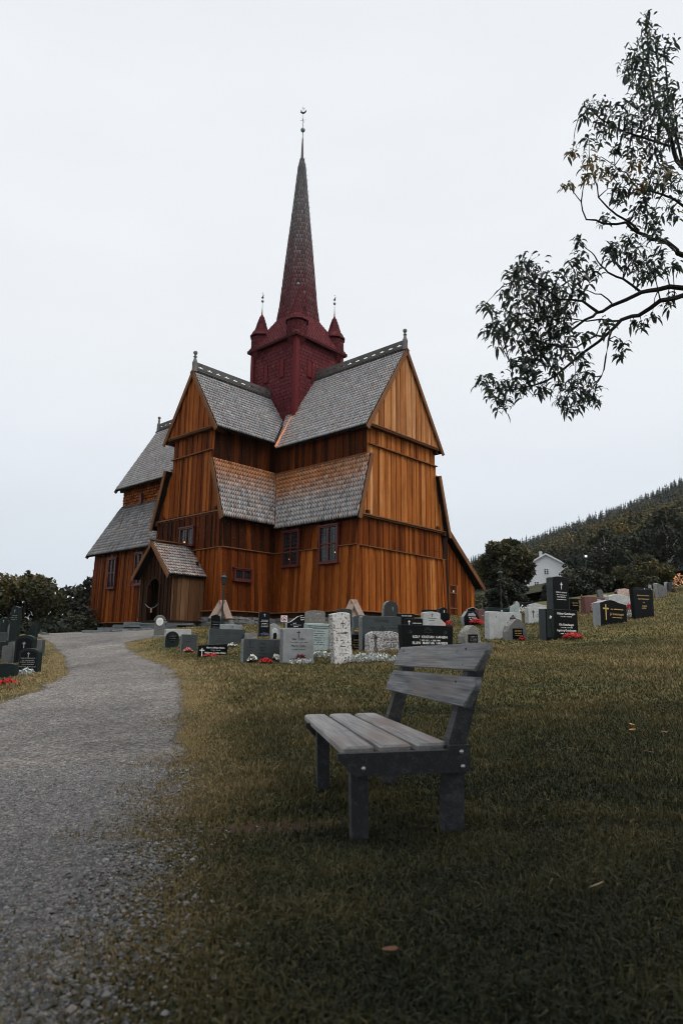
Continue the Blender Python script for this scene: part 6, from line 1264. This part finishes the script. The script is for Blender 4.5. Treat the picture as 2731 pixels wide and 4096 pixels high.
for wx, wz in ((.0, 4.6), (-2.3, 1.6), (.3, 1.6), (2.9, 1.6)):
    mb = MB(); fw = .10; a, b = .55, .72
    for u0, v0, u1, v1 in ((-a, -b, -a + fw, b), (a - fw, -b, a, b), (-a + fw, b - fw, a - fw, b), (-a + fw, -b, a - fw, -b + fw), (-.05, -b + fw, .05, b - fw), (-a + fw, .2, -.05, .28), (.05, .2, a - fw, .28), (-a + fw, -.3, -.05, -.22), (.05, -.3, a - fw, -.22)):
        mb.hexa([(wx + u0, -.12, wz + v0), (wx + u1, -.12, wz + v0), (wx + u1, 0, wz + v0), (wx + u0, 0, wz + v0), (wx + u0, -.12, wz + v1), (wx + u1, -.12, wz + v1), (wx + u1, 0, wz + v1), (wx + u0, 0, wz + v1)])
    w_ = mb.build('window', wh, r); mb = MB(); mb.box((wx, -.05, wz), (2 * a - .1, .03, 2 * b - .1)); mb.build('pane', M['glass'], w_)
for wy in (3, 7):
    mb = MB(); mb.box((-hw - .03, wy, 1.3), (.08, 1.1, 1.45)); w_ = mb.build('window', wh, r); mb = MB(); mb.box((-hw - .06, wy, 1.3), (.06, .85, 1.2)); mb.build('pane', M['glass'], w_)

# ------------------------------------------------------------------ person at the right edge, back turned, walking away up the lawn
def person():
    x, y = 20.35, 39.6
    o_bm = bpy.data.meshes.new('person')
    J = [(0, 0, .95), (0, .01, 1.15), (0, .01, 1.36), (0, .0, 1.50), (0, -.01, 1.62), (0, -.01, 1.72), (-.19, .01, 1.41), (-.25, -.02, 1.13), (-.24, -.08, .88), (.19, .01, 1.41), (.25, .03, 1.13), (.24, -.02, .88), (-.10, 0, .9), (-.11, .03, .50), (-.11, .10, .09), (-.11, -.03, .04), (.10, 0, .9), (.11, -.08, .50), (.11, -.03, .09), (.11, -.16, .04)]
    E_ = [(0, 1), (1, 2), (2, 3), (3, 4), (4, 5), (2, 6), (6, 7), (7, 8), (2, 9), (9, 10), (10, 11), (0, 12), (12, 13), (13, 14), (14, 15), (0, 16), (16, 17), (17, 18), (18, 19)]
    Rr = [.15, .15, .16, .06, .095, .09, .075, .055, .04, .075, .055, .04, .095, .065, .05, .045, .095, .065, .05, .045]
    bm = bmesh.new(); sk = bm.verts.layers.skin.verify(); vv = [bm.verts.new(p) for p in J]
    for i_, j_ in E_: bm.edges.new((vv[i_], vv[j_]))
    for i, v in enumerate(vv): v[sk].radius = (Rr[i], Rr[i] * (.7 if i < 3 else 1)); v[sk].use_root = i == 0
    bm.to_mesh(o_bm); bm.free(); o = link('person', o_bm)
    o.modifiers.new('skin', 'SKIN'); sb = o.modifiers.new('sub', 'SUBSURF'); sb.levels = sb.render_levels = 2
    k = NT('skin_tone'); k.base((.30, .18, .13)); o_bm.materials.append(k.m); o.location = (x, y, g1(x, y) - .02); o.rotation_euler = (0, 0, rad(160))
    tag(o, 'person in dark blue hooded jacket walking away at the right edge', 'person')
    def cloth(name, ring, col):
        mb = MB(); n = 14
        for rows in ring:
            vs = [(cx + rx * math.cos(i * 2 * math.pi / n), cy + ry * math.sin(i * 2 * math.pi / n), z) for cx, cy, z, rx, ry in rows for i in range(n)]
            mb.add(vs, [(j * n + i, j * n + (i + 1) % n, (j + 1) * n + (i + 1) % n, (j + 1) * n + i) for j in range(len(rows) - 1) for i in range(n)])
        mb.build(name, m_plain(name + '_cloth', col, .85, .2, var=.2), o, True)
    cloth('jacket', [[(0, .01, .80, .21, .15), (0, .01, .95, .205, .15), (0, .01, 1.2, .205, .155), (0, .01, 1.38, .21, .14), (0, .01, 1.47, .13, .10), (0, 0, 1.53, .08, .08)]] + [[(s * .19, .01, 1.45, .075, .08), (s * .22, 0, 1.3, .08, .08), (s * .25, b, 1.13, .07, .07), (s * .245, b - .05, .92, .055, .055)] for s, b in ((-1, -.02), (1, .03))], (.012, .02, .032))
    cloth('hood', [[(0, .03, 1.48, .12, .11), (0, .04, 1.58, .125, .125), (0, .03, 1.70, .12, .125), (0, .02, 1.79, .075, .08), (0, .01, 1.815, .01, .01)]], (.014, .022, .034))
    cloth('trousers', [[(s * .10, 0, .92, .115, .12), (s * .11, (.03 if s < 0 else -.08), .50, .085, .09), (s * .11, (.10 if s < 0 else -.03), .09, .075, .08)] for s in (-1, 1)], (.008, .012, .012))
person()
# ------------------------------------------------------------------ the big tree overhanging from the right
BLOBS= [(3.8,7.25,8.81,0.1,0),(3.88,7.39,8.64,0.19,0),(3.53,7.01,7.97,0.24,0),(3.95,7.21,8.29,0.18,0),(3.7,7.55,8.34,0.19,0),(3.92,7.56,8.21,0.23,0),(3.42,6.86,7.39,0.16,0),(3.79,6.94,7.46,0.18,0),(3.53,6.8,7.07,0.23,0),(3.96,7.15,7.35,0.18,0),(3.19,6.78,6.95,0.19,0),(3.12,7.16,7.35,0.18,0),(3.01,7.33,7.6,0.1,0),(2.8,7.0,7.15,0.08,0),(3.19,7.36,7.28,0.19,0),(3.5,7.28,7.16,0.22,0),(3.58,6.77,6.77,0.23,0),(4.05,7.25,7.13,0.17,0),(2.85,6.98,6.81,0.08,0),(3.2,7.12,6.81,0.08,0),(3.31,7.01,6.66,0.08,0),(3.75,7.37,6.99,0.2,0),(3.19,7.15,6.51,0.13,0),(3.1,6.89,6.11,0.13,0),(3.24,7.24,6.22,0.08,0),(3.76,7.45,6.66,0.22,0),(3.78,7.03,6.29,0.18,0),(3.44,6.95,6.05,0.13,0),(3.43,7.1,5.92,0.18,0),(4.06,7.59,6.33,0.16,0),(3.24,7.63,6.23,0.09,0),(3.7,7.36,6.01,0.12,0),(2.79,7.36,6.97,0.1,1),(2.97,7.31,6.83,0.13,1),(2.89,6.89,6.33,0.16,1),(2.65,6.63,6.05,0.08,1),(2.61,7.14,6.33,0.08,1),(3.41,7.05,6.59,0.13,1),(3.3,6.88,6.18,0.16,1),(3.6,6.75,6.26,0.14,1),(2.72,6.32,5.0,0.09,0),(2.81,6.37,4.97,0.12,0),(2.88,6.19,4.97,0.14,0),(2.92,6.21,4.78,0.17,0),(3.19,6.36,5.19,0.09,0),(3.26,6.72,4.98,0.14,0),(3.3,6.48,5.06,0.12,0),(3.29,6.21,4.73,0.09,0),(3.07,6.2,4.66,0.09,0),(2.41,6.36,5.1,0.07,0),(2.34,6.13,4.77,0.07,0),(2.24,6.13,4.7,0.06,0),(2.53,6.41,4.77,0.13,0),(2.24,6.03,4.51,0.11,0),(1.89,6.39,4.87,0.13,0),(1.71,6.28,4.68,0.13,0),(2.0,6.59,4.83,0.18,0),(1.78,6.62,4.7,0.17,0),(2.07,6.57,4.65,0.23,0),(2.28,6.57,4.71,0.17,0),(1.79,6.29,4.35,0.19,0),(2.19,6.55,4.48,0.23,0),(2.31,6.26,4.41,0.1,0),(2.01,6.47,4.26,0.22,0),(1.66,6.24,4.16,0.17,0),(2.18,6.35,4.17,0.18,0),(1.45,6.01,3.97,0.12,0),(1.41,6.17,3.98,0.07,0),(1.52,6.82,4.61,0.06,0),(1.46,6.16,4.21,0.06,0),(1.89,6.57,4.14,0.2,0),(2.09,6.54,4.09,0.2,0),(1.65,6.6,4.12,0.12,0),(2.09,6.38,3.89,0.15,0),(1.93,6.49,3.91,0.16,0),(2.15,6.01,3.84,0.08,0),(2.11,6.02,3.69,0.08,0),(1.72,6.13,3.63,0.13,0),(1.61,6.09,3.64,0.04,0),(1.76,6.04,3.5,0.13,0),(1.96,6.07,3.58,0.11,0),(1.99,6.45,3.53,0.12,0),(1.7,6.12,3.4,0.13,0),(1.71,6.81,3.71,0.14,0),(1.44,6.56,3.64,0.09,0),(1.5,6.44,3.47,0.1,0),(1.62,6.59,3.42,0.12,0),(2.3,6.19,3.72,0.09,0),(2.28,6.78,3.7,0.06,0),(2.42,6.71,3.73,0.08,0),(2.5,6.6,3.74,0.08,0),(2.26,6.38,3.48,0.12,0),(2.56,6.71,3.61,0.14,0),(2.23,6.62,3.47,0.09,0),(2.39,6.54,3.44,0.12,0),(2.62,6.77,3.52,0.09,0),(2.28,6.52,3.33,0.09,0),(2.75,6.28,3.95,0.06,0),(2.8,6.45,3.9,0.06,0),(2.53,6.13,4.05,0.07,0),(2.32,6.12,3.93,0.06,0),(3.11,6.6,4.29,0.06,0),(3.03,6.66,4.33,0.04,0),(3.33,6.82,4.5,0.07,0),(3.46,6.72,4.58,0.06,0),(3.36,6.44,4.52,0.06,0)]
LIMBS = [
('A', [(4.22, 6.85, 4.83), (3.58, 6.6, 4.72), (3.33, 6.6, 4.71), (3.13, 6.6, 4.65), (2.81, 6.6, 4.51), (2.65, 6.6, 4.43), (2.49, 6.6, 4.3), (2.32, 6.6, 4.2), (2.19, 6.6, 4.17)], 0.055, 0.012) ,
('A2', [(2.63, 6.55, 4.41), (2.38, 6.3, 4.37), (2.18, 6.3, 4.43), (1.99, 6.3, 4.56), (1.84, 6.3, 4.63)], 0.025, 0.006) ,
('B', [(4.11, 6.65, 4.78), (3.46, 6.4, 4.5), (3.19, 6.4, 4.42), (3.01, 6.4, 4.31), (2.8, 6.4, 4.23), (2.69, 6.4, 4.11), (2.44, 6.4, 3.91), (2.26, 6.4, 3.76), (2.03, 6.4, 3.59), (1.79, 6.4, 3.5), (1.61, 6.4, 3.44), (1.47, 6.4, 3.54)], 0.05, 0.006) ,
('B2', [(2.95, 6.75, 4.41), (2.67, 6.5, 4.32), (2.38, 6.5, 4.33), (2.1, 6.5, 4.32)], 0.018, 0.006) ,
('B3', [(2.76, 6.55, 4.18), (2.59, 6.3, 3.89), (2.57, 6.3, 3.67), (2.49, 6.3, 3.53), (2.37, 6.3, 3.39), (2.2, 6.3, 3.29)], 0.018, 0.004) ,
('B4', [(2.71, 6.45, 4.13), (2.45, 6.2, 3.95), (2.28, 6.2, 3.86), (1.98, 6.2, 3.84), (1.75, 6.2, 3.72), (1.61, 6.2, 3.69)], 0.018, 0.005) ,
('A3', [(3.25, 6.85, 4.8), (2.93, 6.6, 4.79), (2.79, 6.6, 4.88), (2.73, 6.6, 4.96), (2.67, 6.6, 5.09), (2.6, 6.6, 5.21), (2.5, 6.6, 5.29)], 0.022, 0.005) ,
('A4', [(2.96, 6.95, 4.72), (2.74, 6.7, 4.68), (2.63, 6.7, 4.74), (2.45, 6.7, 4.77)], 0.014, 0.005) ,
('C', [(4.51, 7.25, 5.47), (3.83, 7.0, 5.36), (3.73, 7.0, 5.37), (3.63, 7.0, 5.51), (3.5, 7.0, 5.56), (3.35, 7.0, 5.65), (3.19, 7.0, 5.72), (2.96, 7.0, 5.75), (2.77, 7.0, 5.8), (2.7, 7.0, 5.98), (2.61, 7.0, 6.18)], 0.06, 0.006) ,
('C2', [(3.47, 7.25, 5.82), (3.12, 7.0, 5.86), (2.91, 7.0, 6.06), (2.88, 7.0, 6.3), (2.84, 7.0, 6.48)], 0.022, 0.005) ,
('D', [(5.0, 7.65, 6.38), (4.36, 7.4, 6.58), (4.16, 7.4, 6.8), (4.06, 7.4, 7.01), (3.97, 7.4, 7.25), (3.9, 7.4, 7.47), (3.86, 7.4, 7.77), (3.84, 7.4, 8.08), (3.84, 7.4, 8.5), (3.88, 7.4, 9.02)], 0.07, 0.006) ,
('D2', [(4.04, 7.45, 7.13), (3.54, 7.2, 7.0), (3.21, 7.2, 7.23), (2.97, 7.2, 7.42), (2.82, 7.2, 7.28)], 0.025, 0.005) ,
('E', [(4.44, 7.35, 5.9), (3.94, 7.1, 6.02), (3.71, 7.1, 6.2), (3.49, 7.1, 6.31), (3.29, 7.1, 6.44), (3.18, 7.1, 6.57)], 0.035, 0.006) ,
('F', [(4.24, 7.55, 6.91), (4.01, 7.3, 7.48), (4.01, 7.3, 8.09), (4.01, 7.3, 8.45)], 0.03, 0.005) ,]

def big_tree():
    rng = np.random.RandomState(77); x, y = 5.35, 7.75
    r = thing('overhanging_tree', 'large tree with long drooping leaves reaching in from the right edge', 'tree', (0, 0, 0), 0); z0 = g1(x, y)
    mb = MB(); hub = [(5.35, 7.75, z0 - .2), (5.3, 7.72, 2.2), (5.22, 7.7, 3.9), (5.1, 7.65, 5.3), (5.05, 7.65, 6.5), (5.1, 7.6, 8.2), (5.6, 6.2, 10.4)]
    mb.tube(hub, [.24, .20, .17, .14, .11, .07, .03], 10); mb.build('trunk', bark, r)
    mb = MB(); LP = []
    for name, pts, r0, r1 in LIMBS:
        p = [Vector(q) for q in pts]
        for i in range(1, len(p) - 1): p[i] += Vector((0, rng.normal(0, .04), 0))
        if name in 'ABCDE': base = Vector(min(hub[2:5], key=lambda h: (Vector(h) - p[0]).length)); p = [base] + p
        q = []                                        # smooth the polyline a little
        for a, b in zip(p[:-1], p[1:]): q += [a, a.lerp(b, .5) + Vector(rng.normal(0, .012, 3))]
        q.append(p[-1]); n = len(q); mb.tube(q, [.66 * (r0 + (r1 - r0) * (i / (n - 1)) ** .8) for i in range(n)], 7)
        LP += [(v, r0 + (r1 - r0) * (i / (n - 1))) for i, v in enumerate(q) if i > (2 if name in 'ABCDE' else 0)]
    PV = np.array([tuple(v) for v, _ in LP])
    # leafy clusters: the ones the picture shows, then an unseen crown added over the camera to shade the foreground
    CL = [(b, 1.0) for b in BLOBS]
    for i in range(1250):
        a = rng.uniform(0, 6.283); q = rng.random_sample() ** .5; px, py = 1.2 + 8.8 * q * math.cos(a), -.4 + 6.6 * q * math.sin(a); pz = rng.uniform(4.4, 13.0) - .10 * ((px - 5) ** 2 + (py - 3) ** 2) ** .5
        if pz < 3.7 + 1.5 * max(py, 0): continue
        CL.append(((px, py, pz, rng.uniform(.5, .85), 0), .6))
    ex = [c for c, d in CL if d < 1]
    ends = [(1.0, -2.5, 6.0), (3.0, -4.0, 5.8), (6.5, -3.5, 6.0), (9, 1, 6.2), (6.5, 1, 10.2), (-2.5, -.5, 9.5), (1.5, 1.5, 11)]  # limbs added to carry the unseen shading crown
    for e in ends:
        a = Vector(hub[3]); e = Vector(e); m_ = Vector((7.5, 2.6, 7.4 + max(0, e.z - 7))); pts = [a.lerp(m_, t).lerp(m_.lerp(e, t), t) for t in np.linspace(0, 1, 9)]; mb.tube(pts, [.09 * (1 - .85 * t) for t in np.linspace(0, 1, 9)], 7)
    twigs = []; V, T, Yl = [], [], []
    for (bx, by, bz, br, yel), dens in CL:
        c = np.array([bx, by, bz])
        if dens == 1.0:
            d = np.linalg.norm(PV - c, axis=1); j = d.argmin(); s = LP[j][0]
            mid = s.lerp(Vector(c), .5) + Vector((0, 0, .03 + .1 * d[j])); tw = [s, mid, Vector(c)]; mb.tube(tw, [min(.008, LP[j][1] * .6 + .002), .0045, .0025], 5)
            n = int(13 + 2000 * br * br * (.75 if yel else 1.0)); L0 = .086
        else: n = int(110 * br * br) + 16; L0 = .26
        for i in range(n):
            o = rng.normal(size=3); o = o / np.linalg.norm(o) * rng.random_sample() ** .45 * br * rng.uniform(.8, 1.15) * np.array([1, 1.1, 1]); p = c + o
            if dens == 1.0 and i % 4 == 0 and br > .07:
                q = Vector(c + o * .2); mb.tube([q, Vector(p)], [.0026, .0016], 4)
            a = rng.uniform(0, 6.283); el = rng.normal(-.15, .4); d = np.array([math.cos(a) * math.cos(el), math.sin(a) * math.cos(el), math.sin(el)]); L = L0 * rng.uniform(.55, 1.35); wv = L * rng.uniform(.12, .19)
            s_ = np.cross(d, [0, 0, 1]); s_ /= np.linalg.norm(s_) + 1e-6; roll = rng.normal(0, .6); up = np.cross(s_, d); sv = s_ * math.cos(roll) + up * math.sin(roll); un = np.cross(sv, d)
            P_ = [p, p + d * L * .3 + [0, 0, .02 * L], p + d * L * .65 - [0, 0, .16 * L], p + d * L * .88 - [0, 0, .48 * L]]
            V += [P_[0] - sv * wv * .08, P_[0] + sv * wv * .08, P_[1] - sv * wv + un * wv * .3, P_[1] + sv * wv + un * wv * .3, P_[2] - sv * wv * .85 + un * wv * .3, P_[2] + sv * wv * .85 + un * wv * .3, P_[3], P_[1], P_[2]]
            t = np.clip((.75 if yel else .30) + rng.normal(0, .16), 0, 1); T.append(t)
    mb.build('branches', m_plain('dark_wet_bark', (.030, .029, .030), .8, .25, var=.35, scale=20), r)
    V = np.array(V); n = len(T); b = (np.arange(n) * 9)[:, None]
    quads = np.concatenate([b + np.array([[0, 1, 7, 7]])[:, :4] * 0 + np.array([[2, 7, 8, 4]]), b + np.array([[7, 3, 5, 8]])], 0); tris = np.concatenate([b + np.array([[0, 7, 2]]), b + np.array([[0, 1, 7]]), b + np.array([[1, 3, 7]]), b + np.array([[4, 8, 6]]), b + np.array([[8, 5, 6]])], 0)
    T = np.array(T); mat = m_leaf('long_green_leaf', [(0, (.026, .046, .042)), (.4, (.060, .088, .070)), (.62, (.11, .115, .06)), (.85, (.28, .195, .08)), (1, (.40, .27, .12))], .4, .38, .5)
    fast_mesh('leaves', V, tris, quads, mat, {'tint': np.concatenate([T, T, T, T, T, T, T])}, r)
big_tree()

# ------------------------------------------------------------------ grass blades and loose stones
def grass():
    rng = np.random.RandomState(5)
    def scatter(n, y0, y1, xs, p=1.0):
        y = (y0 ** p + (y1 ** p - y0 ** p) * rng.random_sample(n)) ** (1 / p); return rng.uniform(-1, 1, n) * xs * y + .02 * y, y
    VV, TR, TT, base = [], [], [], 0
    for (n, y0, y1, xs, h0, h1, w, lean, keep) in ((150000, 1.3, 4.2, .60, .018, .046, .0036, .85, .06), (150000, 4.0, 9.0, .58, .028, .062, .0055, .7, .06), (110000, 8.5, 18, .57, .03, .06, .010, .6, .05), (80000, 17, 36, .57, .035, .07, .018, .5, .05)):
        x, y = scatter(n, y0, y1, xs, 1.6); sdv = path_sd(x, y); nz = np.sin(x * 3.1 + np.sin(y * 2.3) * 2) * .25 + rng.normal(0, .22, n)
        k = (sdv < np.minimum(.0, .0) + nz * .9 * np.clip(1.6 - y * .05, .35, 1)); k &= (np.abs(sdv) > .0)
        k &= ~((sdv > -.5) & (rng.random_sample(n) < .35)); x, y, sdv = x[k], y[k], sdv[k]; bare = np.hypot((x + .35) / .55, (y - 4.25) / .3); k = rng.random_sample(len(x)) < np.clip(bare - .35, .08, 1); x, y, sdv = x[k], y[k], sdv[k]; n = len(x)
        z = G(x, y); patch = np.sin(x * 1.7 + 1.3 * np.sin(y * 1.1)) * np.sin(y * 1.9 + 1.1 * np.sin(x * .9)) * .8 + .8 * np.sin(x * 4.3 + 2 * np.sin(y * 3.1)) * np.sin(y * 5.1 + 1.7 * np.sin(x * 2.9)) + .5 * np.sin(x * .6 + y * .35 + np.sin(y * .4)); near = np.clip((sdv + .9) / .8, 0, 1)
        h = rng.uniform(h0, h1, n) * (1 + .28 * patch) * (1 + .5 * (rng.random_sample(n) < .03)) * (1 - .5 * near); a = rng.uniform(0, 6.283, n); l = np.abs(rng.normal(0, lean, n)); d = np.stack([np.cos(a), np.sin(a), 0 * a], -1); s = np.stack([-np.sin(a), np.cos(a), 0 * a], -1) * (w * rng.uniform(.6, 1.3, n))[:, None]
        p = np.stack([x, y, z - .004], -1); m1 = p + np.stack([d[:, 0] * l * h * .35, d[:, 1] * l * h * .35, h * .6], -1); e = p + np.stack([d[:, 0] * l * h, d[:, 1] * l * h, h * (1.05 - .25 * np.minimum(l, 2))], -1)
        VV.append(np.stack([p - s, p + s, m1 - s * .75, m1 + s * .75, e], 1).reshape(-1, 3)); b = base + (np.arange(n) * 5)[:, None]
        TR.append(np.concatenate([b + [0, 1, 3], b + [0, 3, 2], b + [2, 3, 4]], 1).reshape(-1, 3)); t = np.clip(.44 + .19 * patch + rng.normal(0, .17 if y0 < 8 else .12, n) + .30 * near + .30 * near * np.clip((y - 3.5) / 2, 0, 1) - (.14 if y0 < 4 else 0) + .29 * np.clip((y - 5) / 7, 0, 1), 0, 1); TT.append(np.repeat(t, 3)); base += n * 5
    mat = m_leaf('grass_blades', [(0, (.016, .022, .012)), (.3, (.040, .045, .020)), (.6, (.092, .084, .032)), (.85, (.175, .130, .050)), (1, (.27, .205, .10))], .65, .15, .25)
    o = fast_mesh('grass', np.concatenate(VV), np.concatenate(TR), None, mat, {'tint': np.concatenate(TT)}); tag(o, 'short olive and straw coloured lawn grass', 'grass', kind='stuff')
    # loose gravel on the near path
    n = 150000; x, y = scatter(n, 1.5, 6.5, .62, 1.3); sdv = path_sd(x, y); k = sdv > rng.normal(-.07, .2, n); x, y = x[k], y[k]; n = len(x); z = G(x, y) + .006
    s = rng.uniform(.003, .0095, n) * (1 + .8 * (rng.random_sample(n) < .06)); ang = rng.uniform(0, 6.28, n); base_v = np.array([(1, 0, 0), (.2, .9, .1), (-.9, .5, 0), (-.7, -.7, .1), (.4, -.9, 0), (.1, 0, .75)])
    jit = 1 + rng.uniform(-.25, .25, (n, 6, 3)); P_ = base_v[None] * jit * s[:, None, None]; c, sn = np.cos(ang)[:, None], np.sin(ang)[:, None]
    P_ = np.stack([P_[..., 0] * c - P_[..., 1] * sn + x[:, None], P_[..., 0] * sn + P_[..., 1] * c + y[:, None], P_[..., 2] + z[:, None]], -1); b = (np.arange(n) * 6)[:, None]
    tr = np.concatenate([b + [i, (i + 1) % 5, 5] for i in range(5)], 1).reshape(-1, 3); t = np.repeat(np.clip(rng.beta(1.6, 2.2, n), 0, 1), 5)
    mat = m_leaf('loose_stones', [(0, (.045, .05, .06)), (.45, (.158, .158, .155)), (.8, (.33, .315, .305)), (.93, (.30, .21, .15)), (1, (.55, .53, .51))], .8)
    o = fast_mesh('gravel_stones', P_.reshape(-1, 3), tr, None, mat, {'tint': t}); tag(o, 'loose grey gravel stones scattered on the path', 'gravel', kind='stuff')
grass()

# lettering becomes plain meshes
dg = bpy.context.evaluated_depsgraph_get()
for o in TEXTS:
    me = bpy.data.meshes.new_from_object(o.evaluated_get(dg)); n = link('inscription', me, o.parent); n.location = o.location; n.rotation_euler = o.rotation_euler
for o in TEXTS: bpy.data.objects.remove(o)

# thin air between the churchyard and the hill
mb = MB(); mb.box((0, 0, 60), (1440, 1440, 150)); k = NT('thin_haze'); k.n.remove(k.b); v = k.node('ShaderNodeVolumePrincipled'); v.inputs['Color'].default_value = (.86, .92, .98, 1); v.inputs['Density'].default_value = 0.0001; v.inputs['Anisotropy'].default_value = .1
k.lk(v.outputs[0], k.out.inputs['Volume']); tag(mb.build('haze', k.m), 'thin pale haze over the valley', 'haze', kind='stuff')
